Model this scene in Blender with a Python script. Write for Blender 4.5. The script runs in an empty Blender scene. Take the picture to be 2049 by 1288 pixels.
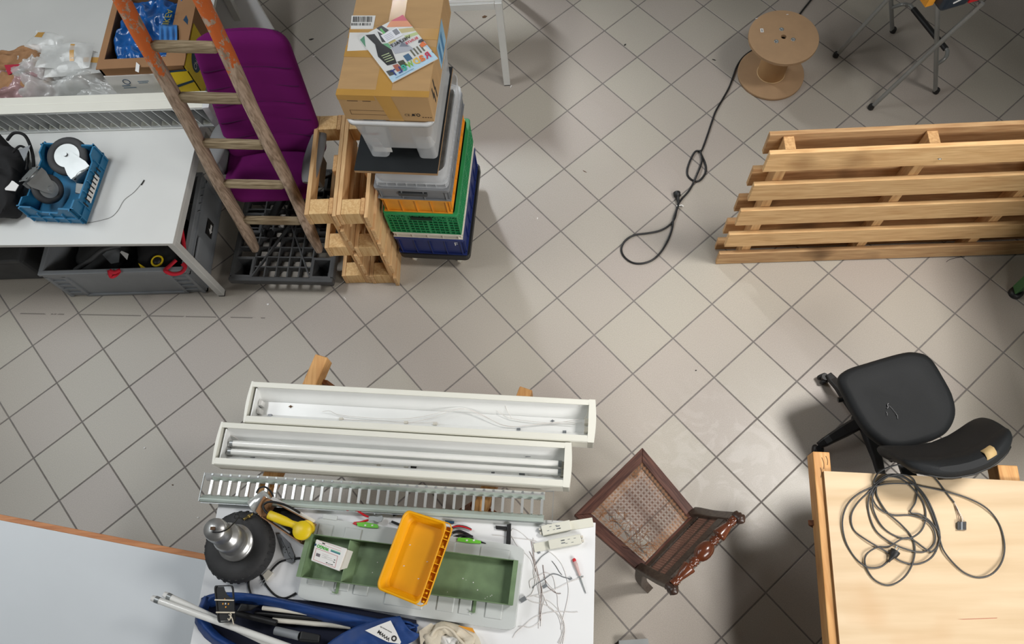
import bpy, math, random
from mathutils import Matrix, Vector, noise as mnoise
random.seed(7)
PI = math.pi
scene = bpy.context.scene
col = scene.collection

# ------------------------------------------------------------------ camera
FPX = 1552.93
CAM = Vector((0, 0, 3.9514))
RX = Vector((0.99782, 0.0, -0.06594)); DN = Vector((-0.02533, -0.92329, -0.38326)); FW = Vector((-0.06088, 0.38410, -0.92129))
RX.normalize(); FW = (FW - RX * FW.dot(RX)).normalized(); DN = FW.cross(RX).normalized()
cd = bpy.data.cameras.new('camera'); cam = bpy.data.objects.new('camera', cd); col.objects.link(cam)
cd.sensor_width = 36.0; cd.sensor_fit = 'HORIZONTAL'; cd.lens = FPX / 2049 * 36.0; cd.clip_start = 0.05
cam.matrix_world = Matrix(((RX.x, -DN.x, -FW.x, CAM.x), (RX.y, -DN.y, -FW.y, CAM.y), (RX.z, -DN.z, -FW.z, CAM.z), (0, 0, 0, 1)))
scene.camera = cam

# ------------------------------------------------------------------ light
vs = scene.view_settings
vs.view_transform = 'Standard'; vs.look = 'None'; vs.exposure = 0.1; vs.gamma = 1.0; vs.use_curve_mapping = False
w = bpy.data.worlds.new('room_ambient'); scene.world = w; w.use_nodes = True
w.node_tree.nodes['Background'].inputs[0].default_value = (1.0, 0.95, 0.88, 1)
w.node_tree.nodes['Background'].inputs[1].default_value = 0.025

def area(name, loc, target, sx, sy, power, colr, spread=180):
    d = bpy.data.lights.new(name, 'AREA'); d.shape = 'RECTANGLE'; d.size = sx; d.size_y = sy; d.energy = power; d.color = colr
    o = bpy.data.objects.new(name, d); col.objects.link(o); o.location = loc
    d.spread = math.radians(spread)
    o.rotation_euler = (Vector(target) - Vector(loc)).to_track_quat('-Z', 'Y').to_euler()
    return o
area('key_lamp', (2.6, 1.5, 4.5), (0.9, 1.15, 0), 0.8, 0.8, 25, (1.0, 0.97, 0.93), 70)
area('front_window', (2.6, -2.1, 3.3), (0.3, 1.6, 0.3), 2.2, 1.2, 90, (1.0, 0.98, 0.95), 150)
area('left_window', (-5.1, 1.4, 3.7), (-0.8, 0.7, 0.3), 3.6, 1.6, 74, (0.93, 0.98, 1.0), 140)
area('overhead_fill', (-3.0, 2.2, 5.0), (-2.0, 2.1, 0.6), 1.2, 0.5, 20, (0.96, 0.98, 1.0), 100)  # added fill light, not a known fixture; brightens the desks at left
area('slot_window', (-1.6, 5.5, 3.2), (-0.15, 3.15, 0.0), 0.16, 1.5, 11, (0.93, 0.97, 1.0), 44)

# ------------------------------------------------------------------ helpers
def ray(px, py):
    return RX * ((px - 1024) / FPX) + DN * ((py - 644) / FPX) + FW
def at(px, py, z=0.0):
    "point of the room at height z that the photograph shows at a pixel"
    d = ray(px, py); return CAM + d * ((z - CAM.z) / d.z)
def aty(px, py, Y):
    d = ray(px, py); return CAM + d * ((Y - CAM.y) / d.y)
def lin(c):
    return tuple((v / 12.92 if v <= 0.04045 else ((v + 0.055) / 1.055) ** 2.4) for v in c)
def rgb(r, g, b):
    return lin((r / 255, g / 255, b / 255)) + (1,)

def new_mat(name):
    m = bpy.data.materials.new(name); m.use_nodes = True
    nt = m.node_tree; return m, nt, nt.nodes['Principled BSDF']
def mat(name, c, rough=0.5, metal=0.0, var=0.12, vs=6.0, bump=0.0, bs=150.0, spec=0.5, alpha=1.0, trans=0.0, c2=None, stretch=None, coat=0.0):
    m, nt, b = new_mat(name); N = nt.nodes; L = nt.links
    b.inputs['Roughness'].default_value = rough; b.inputs['Metallic'].default_value = metal
    b.inputs['Specular IOR Level'].default_value = spec; b.inputs['Alpha'].default_value = alpha
    b.inputs['Transmission Weight'].default_value = trans; b.inputs['Coat Weight'].default_value = coat
    tc = N.new('ShaderNodeTexCoord'); src = tc.outputs['Object']
    if stretch:
        mp = N.new('ShaderNodeMapping'); mp.inputs['Scale'].default_value = stretch; L.new(src, mp.inputs[0]); src = mp.outputs[0]
    nz = N.new('ShaderNodeTexNoise'); nz.inputs['Scale'].default_value = vs; nz.inputs['Detail'].default_value = 4; L.new(src, nz.inputs['Vector'])
    rp = N.new('ShaderNodeValToRGB'); rp.color_ramp.elements[0].position = 0.3; rp.color_ramp.elements[1].position = 0.7
    c = tuple(c); d2 = tuple(c2) if c2 else tuple(v * (1 - var) for v in c[:3]) + (1,)
    rp.color_ramp.elements[0].color = d2; rp.color_ramp.elements[1].color = c if c2 else tuple(min(1, v * (1 + var * .5)) for v in c[:3]) + (1,)
    L.new(nz.outputs['Fac'], rp.inputs[0]); L.new(rp.outputs[0], b.inputs['Base Color'])
    if bump:
        n2 = N.new('ShaderNodeTexNoise'); n2.inputs['Scale'].default_value = bs; L.new(src, n2.inputs['Vector'])
        bp = N.new('ShaderNodeBump'); bp.inputs['Strength'].default_value = bump; bp.inputs['Distance'].default_value = 0.002
        L.new(n2.outputs['Fac'], bp.inputs['Height']); L.new(bp.outputs[0], b.inputs['Normal'])
    return m
def wood(name, c1, c2, axis='X', scale=9.0, rough=0.6, knots=0.0, stain=0.0, rings=0.5):
    "grain runs along the given object axis"
    m, nt, b = new_mat(name); N = nt.nodes; L = nt.links
    b.inputs['Roughness'].default_value = rough; b.inputs['Specular IOR Level'].default_value = 0.3
    tc = N.new('ShaderNodeTexCoord'); oi = N.new('ShaderNodeObjectInfo')
    ad = N.new('ShaderNodeVectorMath'); ad.operation = 'ADD'; L.new(tc.outputs['Object'], ad.inputs[0])
    sc_ = N.new('ShaderNodeVectorMath'); sc_.operation = 'SCALE'; sc_.inputs[0].default_value = (7.1, 3.3, 5.7); L.new(oi.outputs['Random'], sc_.inputs['Scale']); L.new(sc_.outputs[0], ad.inputs[1])
    mp = N.new('ShaderNodeMapping'); s = [scale] * 3; s['XYZ'.index(axis)] = scale * 0.09; mp.inputs['Scale'].default_value = s; L.new(ad.outputs[0], mp.inputs[0])
    n1 = N.new('ShaderNodeTexNoise'); n1.inputs['Scale'].default_value = 1.6; n1.inputs['Detail'].default_value = 3; n1.inputs['Distortion'].default_value = 0.6; L.new(mp.outputs[0], n1.inputs['Vector'])
    mu = N.new('ShaderNodeMath'); mu.operation = 'MULTIPLY'; mu.inputs[1].default_value = 34.0; L.new(n1.outputs['Fac'], mu.inputs[0])
    sn = N.new('ShaderNodeMath'); sn.operation = 'SINE'; L.new(mu.outputs[0], sn.inputs[0])
    n2 = N.new('ShaderNodeTexNoise'); n2.inputs['Scale'].default_value = 9.0; n2.inputs['Detail'].default_value = 6; L.new(mp.outputs[0], n2.inputs['Vector'])
    m1 = N.new('ShaderNodeMath'); m1.operation = 'MULTIPLY_ADD'; m1.inputs[1].default_value = 0.28 * rings; m1.inputs[2].default_value = 0.0; L.new(sn.outputs[0], m1.inputs[0])
    m2 = N.new('ShaderNodeMath'); m2.operation = 'ADD'; L.new(m1.outputs[0], m2.inputs[0]); L.new(n2.outputs['Fac'], m2.inputs[1])
    rp = N.new('ShaderNodeValToRGB'); rp.color_ramp.elements[0].position = 0.25; rp.color_ramp.elements[1].position = 0.72
    rp.color_ramp.elements[0].color = c2; rp.color_ramp.elements[1].color = c1; L.new(m2.outputs[0], rp.inputs[0])
    out = rp.outputs[0]
    if knots or stain:
        n3 = N.new('ShaderNodeTexNoise'); n3.inputs['Scale'].default_value = 3.0; n3.inputs['Detail'].default_value = 2; L.new(ad.outputs[0], n3.inputs['Vector'])
        r3 = N.new('ShaderNodeValToRGB'); r3.color_ramp.elements[0].position = 0.60; r3.color_ramp.elements[1].position = 0.74
        r3.color_ramp.elements[0].color = (1, 1, 1, 1); k = 1 - max(knots, stain); r3.color_ramp.elements[1].color = (k, k * .92, k * .85, 1)
        L.new(n3.outputs['Fac'], r3.inputs[0])
        mx = N.new('ShaderNodeMix'); mx.data_type = 'RGBA'; mx.blend_type = 'MULTIPLY'; mx.inputs[0].default_value = 1.0
        L.new(out, mx.inputs[6]); L.new(r3.outputs[0], mx.inputs[7]); out = mx.outputs[2]
    hv = N.new('ShaderNodeHueSaturation'); vr = N.new('ShaderNodeMath'); vr.operation = 'MULTIPLY_ADD'; vr.inputs[1].default_value = 0.22; vr.inputs[2].default_value = 0.89
    L.new(oi.outputs['Random'], vr.inputs[0]); L.new(vr.outputs[0], hv.inputs['Value']); L.new(out, hv.inputs['Color']); L.new(hv.outputs[0], b.inputs['Base Color'])
    bp = N.new('ShaderNodeBump'); bp.inputs['Strength'].default_value = 0.25; bp.inputs['Distance'].default_value = 0.001; L.new(m2.outputs[0], bp.inputs['Height']); L.new(bp.outputs[0], b.inputs['Normal'])
    return m

MW = {}          # world matrix of every root / part
def thing(name, label, cat, loc=(0, 0, 0), rotz=0.0, group=None, mtx=None):
    o = bpy.data.objects.new(name, None); col.objects.link(o); o.empty_display_size = 0.1
    m = mtx if mtx is not None else Matrix.Translation(Vector(loc)) @ Matrix.Rotation(rotz, 4, 'Z')
    o.matrix_world = m; MW[o] = m
    o['label'] = label; o['category'] = cat
    if group: o['group'] = group
    return o
def tag(o, label, cat, group=None):
    o['label'] = label; o['category'] = cat
    if group: o['group'] = group
    return o

class MB:
    def __init__(s): s.v = []; s.f = []; s.m = []; s.sm = []
    def add(s, vs, fs, mi=0, smooth=False):
        n = len(s.v); s.v += [Vector(p) for p in vs]
        for f in fs: s.f.append([i + n for i in f]); s.m.append(mi); s.sm.append(smooth)
        return s
    def hexa(s, b, t, mi=0):
        "b, t: four bottom and four top corners, counter-clockwise from above"
        return s.add(list(b) + list(t), [(3, 2, 1, 0), (4, 5, 6, 7), (0, 1, 5, 4), (1, 2, 6, 5), (2, 3, 7, 6), (3, 0, 4, 7)], mi)
    def box(s, x0, x1, y0, y1, z0, z1, mi=0):
        return s.hexa([(x0, y0, z0), (x1, y0, z0), (x1, y1, z0), (x0, y1, z0)], [(x0, y0, z1), (x1, y0, z1), (x1, y1, z1), (x0, y1, z1)], mi)
    def bar(s, p, q, wd, ht, up=(0, 0, 1), mi=0, w2=None, h2=None):
        "rectangular bar from p to q"
        p = Vector(p); q = Vector(q); d = (q - p).normalized(); u = Vector(up); sd = d.cross(u)
        if sd.length < 1e-4: sd = d.cross(Vector((1, 0, 0)))
        sd.normalize(); u = sd.cross(d).normalized(); w2 = w2 or wd; h2 = h2 or ht
        A = [p + sd * a * wd / 2 + u * b * ht / 2 for a, b in ((-1, -1), (1, -1), (1, 1), (-1, 1))]
        B = [q + sd * a * w2 / 2 + u * b * h2 / 2 for a, b in ((-1, -1), (1, -1), (1, 1), (-1, 1))]
        return s.add(A + B, [(0, 1, 2, 3), (7, 6, 5, 4), (4, 5, 1, 0), (5, 6, 2, 1), (6, 7, 3, 2), (7, 4, 0, 3)], mi)
    def rings(s, rs, mi=0, smooth=True, cap=True, closed=False):
        n = len(rs[0]); V = [p for r in rs for p in r]; F = []
        k = len(rs)
        for i in range(k if closed else k - 1):
            a = i * n; b = ((i + 1) % k) * n
            for j in range(n): F.append((a + j, a + (j + 1) % n, b + (j + 1) % n, b + j))
        s.add(V, F, mi, smooth)
        if cap and not closed:
            s.add(rs[0], [tuple(range(n - 1, -1, -1))], mi); s.add(rs[-1], [tuple(range(n))], mi)
        return s
    def tube(s, pts, r, n=8, mi=0, closed=False, smooth=True):
        P = [Vector(p) for p in pts]; k = len(P); rs = []
        u = None
        for i in range(k):
            a = P[i - 1] if (i > 0 or closed) else P[i]; b = P[(i + 1) % k] if (i < k - 1 or closed) else P[i]
            d = (b - a)
            if d.length < 1e-9: d = Vector((0, 0, 1))
            d.normalize()
            if u is None:
                u = d.cross(Vector((0, 0, 1)))
                if u.length < 1e-3: u = d.cross(Vector((1, 0, 0)))
            u = (u - d * u.dot(d)).normalized(); w_ = d.cross(u)
            rr = r[i] if isinstance(r, (list, tuple)) else r
            rs.append([P[i] + (u * math.cos(2 * PI * j / n) + w_ * math.sin(2 * PI * j / n)) * rr for j in range(n)])
        return s.rings(rs, mi, smooth, True, closed)
    def lathe(s, prof, n=20, mi=0, M=None, smooth=True):
        "prof: (radius, height) pairs from the bottom up"
        rs = [[Vector((r * math.cos(2 * PI * j / n), r * math.sin(2 * PI * j / n), z)) for j in range(n)] for r, z in prof]
        if M is not None: rs = [[M @ p for p in r] for r in rs]
        return s.rings(rs, mi, smooth)
    def prism(s, out, z0, z1, mi=0, smooth=False):
        return s.rings([[Vector((x, y, z0)) for x, y in out], [Vector((x, y, z1)) for x, y in out]], mi, smooth)
    def poly(s, pts, mi=0): return s.add(pts, [tuple(range(len(pts)))], mi)
    def slab(s, pts, t, mi=0, n=None):
        "planar polygon given a thickness t along its normal"
        P = [Vector(p) for p in pts]
        if n is None:
            n = Vector((0, 0, 0))
            for i in range(len(P)): n += (P[i] - P[0]).cross(P[(i + 1) % len(P)] - P[0])
            n.normalize()
        k = len(P)
        s.rings([[p - Vector(n) * t for p in P], P], mi, False); return s
    def grid(s, fn, nu, nv, mi=0, smooth=True):
        V = [fn(i / nu, j / nv) for j in range(nv + 1) for i in range(nu + 1)]
        F = [(j * (nu + 1) + i, j * (nu + 1) + i + 1, (j + 1) * (nu + 1) + i + 1, (j + 1) * (nu + 1) + i) for j in range(nv) for i in range(nu)]
        return s.add(V, F, mi, smooth)
    def xf(s, M): s.v = [M @ p for p in s.v]; return s
    def build(s, name, mats, parent=None, world=False, bevel=0.0, seg=2, solid=0.0, sub=0, kind=None, label=None, wn=False):
        me = bpy.data.meshes.new(name)
        if parent is not None and world:
            inv = MW[parent].inverted(); V = [inv @ p for p in s.v]
        else: V = s.v
        me.from_pydata([tuple(p) for p in V], [], s.f)
        for m in (mats if isinstance(mats, (list, tuple)) else [mats]): me.materials.append(m)
        for i, p in enumerate(me.polygons): p.material_index = s.m[i]; p.use_smooth = s.sm[i]
        me.update()
        o = bpy.data.objects.new(name, me); col.objects.link(o)
        if parent is not None: o.parent = parent; MW[o] = MW[parent]
        else: MW[o] = Matrix.Identity(4)
        if solid:
            md = o.modifiers.new('thickness', 'SOLIDIFY'); md.thickness = solid; md.offset = 0
        if bevel:
            md = o.modifiers.new('edges', 'BEVEL'); md.width = bevel; md.segments = seg; md.limit_method = 'ANGLE'; md.angle_limit = math.radians(40)
            md.harden_normals = False
        if sub:
            md = o.modifiers.new('smooth', 'SUBSURF'); md.levels = sub; md.render_levels = sub
        if kind: o['kind'] = kind
        if label: o['label'] = label
        return o

def spline(pts, n=8, closed=False):
    P = [Vector(p) for p in pts]; k = len(P); out = []
    for i in range(k if closed else k - 1):
        g = lambda j: P[j % k] if closed else P[min(max(j, 0), k - 1)]
        a, b, c, d = g(i - 1), g(i), g(i + 1), g(i + 2)
        for t in range(n):
            t /= n
            out.append(0.5 * ((2 * b) + (c - a) * t + (2 * a - 5 * b + 4 * c - d) * t * t + (3 * b - a - 3 * c + d) * t ** 3))
    if not closed: out.append(P[-1])
    return out
def rrect(x0, x1, y0, y1, r, n=5):
    o = []
    for cx, cy, a in ((x1 - r, y0 + r, -90), (x1 - r, y1 - r, 0), (x0 + r, y1 - r, 90), (x0 + r, y0 + r, 180)):
        for i in range(n + 1):
            t = math.radians(a + 90 * i / n); o.append((cx + r * math.cos(t), cy + r * math.sin(t)))
    return o
def text(body, p0, p1, up, mt, parent, height=None, lift=0.0004, name='lettering', bold=0.0, center=False):
    "flat lettering whose baseline runs from p0 to p1 (world); up is the direction of the letters' tops"
    c = bpy.data.curves.new('t', 'FONT'); c.body = body; c.size = 1.0; c.extrude = 0.0; c.offset = bold; c.resolution_u = 3
    t = bpy.data.objects.new('t', c); me = t.to_mesh()
    vs_ = [v.co.copy() for v in me.vertices]; fs = [list(p.vertices) for p in me.polygons]; t.to_mesh_clear()
    bpy.data.objects.remove(t); bpy.data.curves.remove(c)
    if not vs_: return None
    x0 = min(v.x for v in vs_); x1 = max(v.x for v in vs_); hh = max(v.y for v in vs_)
    p0 = Vector(p0); d = Vector(p1) - p0; L_ = d.length; d.normalize(); u = Vector(up); u = (u - d * u.dot(d)).normalized(); nn = d.cross(u)
    sx = L_ / (x1 - x0); sy = (height / hh) if height else sx
    b = MB(); b.add([p0 + d * (v.x - x0) * sx + u * v.y * sy + nn * lift for v in vs_], fs)
    return b.build(name, mt, parent, world=True)

# ------------------------------------------------------------------ materials
M_white = mat('white_laminate', rgb(216, 217, 214), 0.42, var=0.04, vs=3)
M_white2 = mat('bright_white_laminate', rgb(236, 237, 238), 0.4, var=0.03, vs=3)
M_edge = mat('grey_edge', rgb(150, 152, 150), 0.5)
M_lgrey = mat('light_grey_steel', rgb(205, 206, 203), 0.4, var=0.05)
M_black = mat('black_plastic', rgb(26, 26, 27), 0.5, var=0.25)
M_blackfab = mat('black_fabric', rgb(22, 22, 24), 0.85, var=0.3, bump=0.4, bs=500)
M_dgrey = mat('dark_grey_plastic', rgb(66, 67, 68), 0.6, var=0.25, vs=10)
M_mgrey = mat('grey_plastic', rgb(136, 140, 144), 0.5, var=0.08)
M_grey2 = mat('crate_grey_plastic', rgb(128, 130, 133), 0.5, var=0.08)
M_arm = mat('grey_armrest_plastic', rgb(112, 113, 114), 0.6, var=0.08)
M_purple = mat('purple_fabric', rgb(104, 18, 92), 0.9, var=0.12, vs=5, bump=0.35, bs=700, spec=0.2)
M_seam = mat('purple_seam', rgb(58, 8, 58), 0.95)
M_blue = mat('blue_crate_plastic', rgb(40, 116, 158), 0.45, var=0.12)
M_navy = mat('navy_crate_plastic', rgb(28, 44, 104), 0.5, var=0.15)
M_green = mat('green_crate_plastic', rgb(30, 142, 84), 0.5, var=0.12)
M_orange = mat('orange_crate_plastic', rgb(232, 158, 48), 0.45, var=0.14, vs=12)
M_cream = mat('cream_plastic', rgb(214, 209, 196), 0.5, var=0.06)
M_clear = mat('clear_plastic', rgb(236, 239, 242), 0.22, var=0.03, alpha=0.36)
M_frost = mat('frosted_plastic', rgb(232, 235, 237), 0.35, var=0.04, alpha=0.40)
M_bag = mat('clear_plastic_film', rgb(226, 228, 226), 0.16, var=0.12, vs=14, alpha=0.5, bump=0.9, bs=26, spec=0.8)
M_bagpink = mat('pink_plastic_film', rgb(206, 168, 172), 0.2, var=0.25, vs=9, alpha=0.72, bump=0.9, bs=30, spec=0.8)
M_bluefilm = mat('blue_plastic_film', rgb(20, 88, 158), 0.25, var=0.3, vs=8, bump=0.9, bs=30, spec=0.7)
M_card = mat('cardboard', rgb(190, 153, 106), 0.8, var=0.08, vs=5, bump=0.15, bs=260, stretch=(1, 5, 1))
M_card2 = mat('brown_cardboard', rgb(158, 118, 82), 0.85, var=0.1, vs=5)
M_kraft = mat('brown_paper', rgb(170, 128, 90), 0.85, var=0.25, vs=10, bump=0.7, bs=40)
M_tape = mat('packing_tape', rgb(196, 150, 76), 0.22, var=0.1, vs=8, spec=0.6)
M_paper = mat('white_paper', rgb(232, 231, 228), 0.7, var=0.03)
M_ink = mat('black_ink', rgb(30, 28, 28), 0.7)
M_inkbrown = mat('brown_ink', rgb(96, 70, 46), 0.8)
M_red = mat('red_plastic', rgb(206, 30, 40), 0.4, var=0.1)
M_redcloth = mat('red_strap', rgb(206, 26, 48), 0.75, var=0.15)
M_yellow = mat('yellow_plastic', rgb(236, 204, 30), 0.38, var=0.06)
M_yprint = mat('yellow_print', rgb(240, 208, 36), 0.6, var=0.03)
M_bprint = mat('dark_blue_print', rgb(20, 62, 92), 0.6)
M_bin = mat('amber_bin_plastic', rgb(240, 172, 12), 0.42, var=0.05, vs=7)
M_gtray = mat('green_painted_steel', rgb(114, 138, 102), 0.5, var=0.22, vs=14, bump=0.15, bs=120)
M_gwear = mat('worn_steel', rgb(170, 176, 160), 0.5, var=0.2)
M_lime = mat('lime_plastic', rgb(112, 200, 62), 0.4, var=0.06)
M_steel = mat('zinc_steel', rgb(168, 172, 172), 0.4, metal=0.7, var=0.12, vs=12)
M_chrome = mat('mirror_aluminium', rgb(226, 228, 226), 0.22, metal=0.55, var=0.06, vs=10)
M_alu = mat('cast_aluminium', rgb(205, 205, 204), 0.34, metal=0.85, var=0.1, vs=10)
M_tube = mat('grey_painted_tube', rgb(150, 152, 150), 0.35, metal=0.3, var=0.08)
M_rubber = mat('grey_rubber', rgb(62, 63, 65), 0.75, var=0.25, vs=16)
M_tyre = mat('black_tyre_rubber', rgb(46, 46, 47), 0.7, var=0.3, vs=14, bump=0.3, bs=90)
M_cable = mat('black_cable', rgb(20, 20, 21), 0.45)
M_gcable = mat('grey_black_cable', rgb(66, 66, 66), 0.45)
M_wire = mat('white_wire', rgb(226, 221, 217), 0.5, var=0.06, vs=30)
M_wirebr = mat('brown_wire', rgb(112, 84, 74), 0.5)
M_wiregr = mat('grey_wire', rgb(104, 108, 112), 0.5)
M_conn = mat('grey_connector', rgb(122, 126, 130), 0.35)
M_lumi = mat('luminaire_cream_enamel', rgb(234, 233, 222), 0.38, var=0.03)
M_lumin = mat('luminaire_white_enamel', rgb(240, 241, 239), 0.3, var=0.03)
M_lampglass = mat('lamp_phosphor_glass', rgb(236, 236, 232), 0.18, var=0.03)
M_louv = mat('louvre_green_aluminium', rgb(196, 208, 200), 0.35, metal=0.25, var=0.05)
M_mdf = mat('spool_fibreboard', rgb(172, 140, 106), 0.75, var=0.06, vs=14, bump=0.15, bs=400)
M_mdf2 = mat('spool_core_card', rgb(178, 140, 96), 0.7, var=0.06, vs=10)
M_leather = mat('black_seat_vinyl', rgb(29, 31, 33), 0.6, var=0.16, vs=7, bump=0.3, bs=350, spec=0.25)
M_scuff = mat('pale_scuff', rgb(120, 120, 122), 0.7)
M_lid = mat('grey_case_plastic', rgb(198, 202, 200), 0.5, var=0.05)
M_ballast = mat('ballast_ivory', rgb(222, 221, 208), 0.45, var=0.05)
M_canvas = mat('cream_canvas', rgb(218, 208, 188), 0.9, var=0.1, vs=14, bump=0.5, bs=300)
M_bluebag = mat('blue_bag_nylon', rgb(24, 62, 124), 0.6, var=0.3, vs=7, bump=0.35, bs=60)
M_bluein = mat('dark_blue_bag_lining', rgb(10, 18, 44), 0.8, var=0.3)
M_wdark = wood('dark_oak', rgb(112, 74, 62), rgb(72, 44, 38), 'X', 14, 0.42, rings=0.4)
M_wcane = wood('dark_oak_back', rgb(84, 72, 62), rgb(54, 44, 38), 'Z', 14, 0.45, rings=0.4)
M_turn = mat('polished_turned_wood', rgb(96, 50, 30), 0.25, var=0.3, vs=12, spec=0.5, coat=0.2)
M_turnd = mat('dark_turned_wood', rgb(66, 48, 40), 0.35, var=0.25, vs=14)
M_canes = mat('cane_strand', rgb(172, 120, 78), 0.6, var=0.28, vs=30)
M_canef = mat('worn_cane_strand', rgb(122, 86, 70), 0.65, var=0.25, vs=24)
M_pX = wood('pine_slat', rgb(226, 188, 136), rgb(200, 156, 106), 'X', 10, 0.65, knots=0.38, rings=0.35)
M_pXs = wood('stained_pine_slat', rgb(206, 168, 122), rgb(176, 134, 92), 'X', 10, 0.65, knots=0.62, rings=0.35)
M_pY = wood('pine_board', rgb(226, 190, 140), rgb(200, 156, 108), 'Y', 10, 0.65, knots=0.3, rings=0.35)
M_pZ = wood('pine_post', rgb(218, 176, 124), rgb(188, 142, 94), 'Z', 10, 0.65, knots=0.25, rings=0.35)
M_pEnd = wood('pine_block', rgb(230, 196, 142), rgb(206, 162, 108), 'Z', 12, 0.7, rings=0.4)
M_birch = wood('birch_plywood', rgb(224, 200, 166), rgb(206, 178, 140), 'X', 2.2, 0.55, knots=0.06, rings=0.22)
M_plyedge = mat('plywood_edge', rgb(168, 134, 96), 0.7, stretch=(1, 1, 30))
M_beech = wood('beech_edging', rgb(206, 142, 92), rgb(178, 112, 66), 'X', 10, 0.45, rings=0.4)
M_saw = wood('sawhorse_pine', rgb(222, 172, 112), rgb(196, 140, 82), 'Y', 9, 0.55, rings=0.45)
M_sawd = wood('sawhorse_leg', rgb(150, 96, 60), rgb(106, 62, 38), 'Z', 9, 0.6, rings=0.6)

def mat_ladder():
    m = wood('weathered_ladder', rgb(182, 160, 140), rgb(134, 114, 96), 'Z', 13, 0.75, knots=0.3, rings=0.5)
    nt = m.node_tree; N = nt.nodes; L = nt.links; b = N['Principled BSDF']
    src = b.inputs['Base Color'].links[0].from_socket
    tc = N.new('ShaderNodeTexCoord'); sp = N.new('ShaderNodeSeparateXYZ'); L.new(tc.outputs['Object'], sp.inputs[0])
    nz = N.new('ShaderNodeTexNoise'); nz.inputs['Scale'].default_value = 16; nz.inputs['Detail'].default_value = 7; nz.inputs['Roughness'].default_value = 0.7; L.new(tc.outputs['Object'], nz.inputs[0])
    a = N.new('ShaderNodeMath'); a.operation = 'MULTIPLY_ADD'; a.inputs[1].default_value = 0.5; L.new(nz.outputs['Fac'], a.inputs[0]); L.new(sp.outputs['Z'], a.inputs[2])
    g = N.new('ShaderNodeMath'); g.operation = 'GREATER_THAN'; g.inputs[1].default_value = 1.47; L.new(a.outputs[0], g.inputs[0])
    mx = N.new('ShaderNodeMix'); mx.data_type = 'RGBA'; mx.inputs[7].default_value = rgb(200, 102, 48)
    n2 = N.new('ShaderNodeTexNoise'); n2.inputs['Scale'].default_value = 9; n2.inputs['Detail'].default_value = 8; n2.inputs['Roughness'].default_value = 0.75; L.new(tc.outputs['Object'], n2.inputs[0])
    g2 = N.new('ShaderNodeMath'); g2.operation = 'LESS_THAN'; g2.inputs[1].default_value = 0.53; L.new(n2.outputs['Fac'], g2.inputs[0])
    g3 = N.new('ShaderNodeMath'); g3.operation = 'MULTIPLY'; L.new(g.outputs[0], g3.inputs[0]); L.new(g2.outputs[0], g3.inputs[1])
    L.new(g3.outputs[0], mx.inputs[0]); L.new(src, mx.inputs[6]); L.new(mx.outputs[2], b.inputs['Base Color'])
    return m
M_ladder = mat_ladder()
M_rung = wood('weathered_rung', rgb(168, 152, 124), rgb(118, 102, 78), 'X', 13, 0.75, knots=0.25, rings=0.4)

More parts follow.
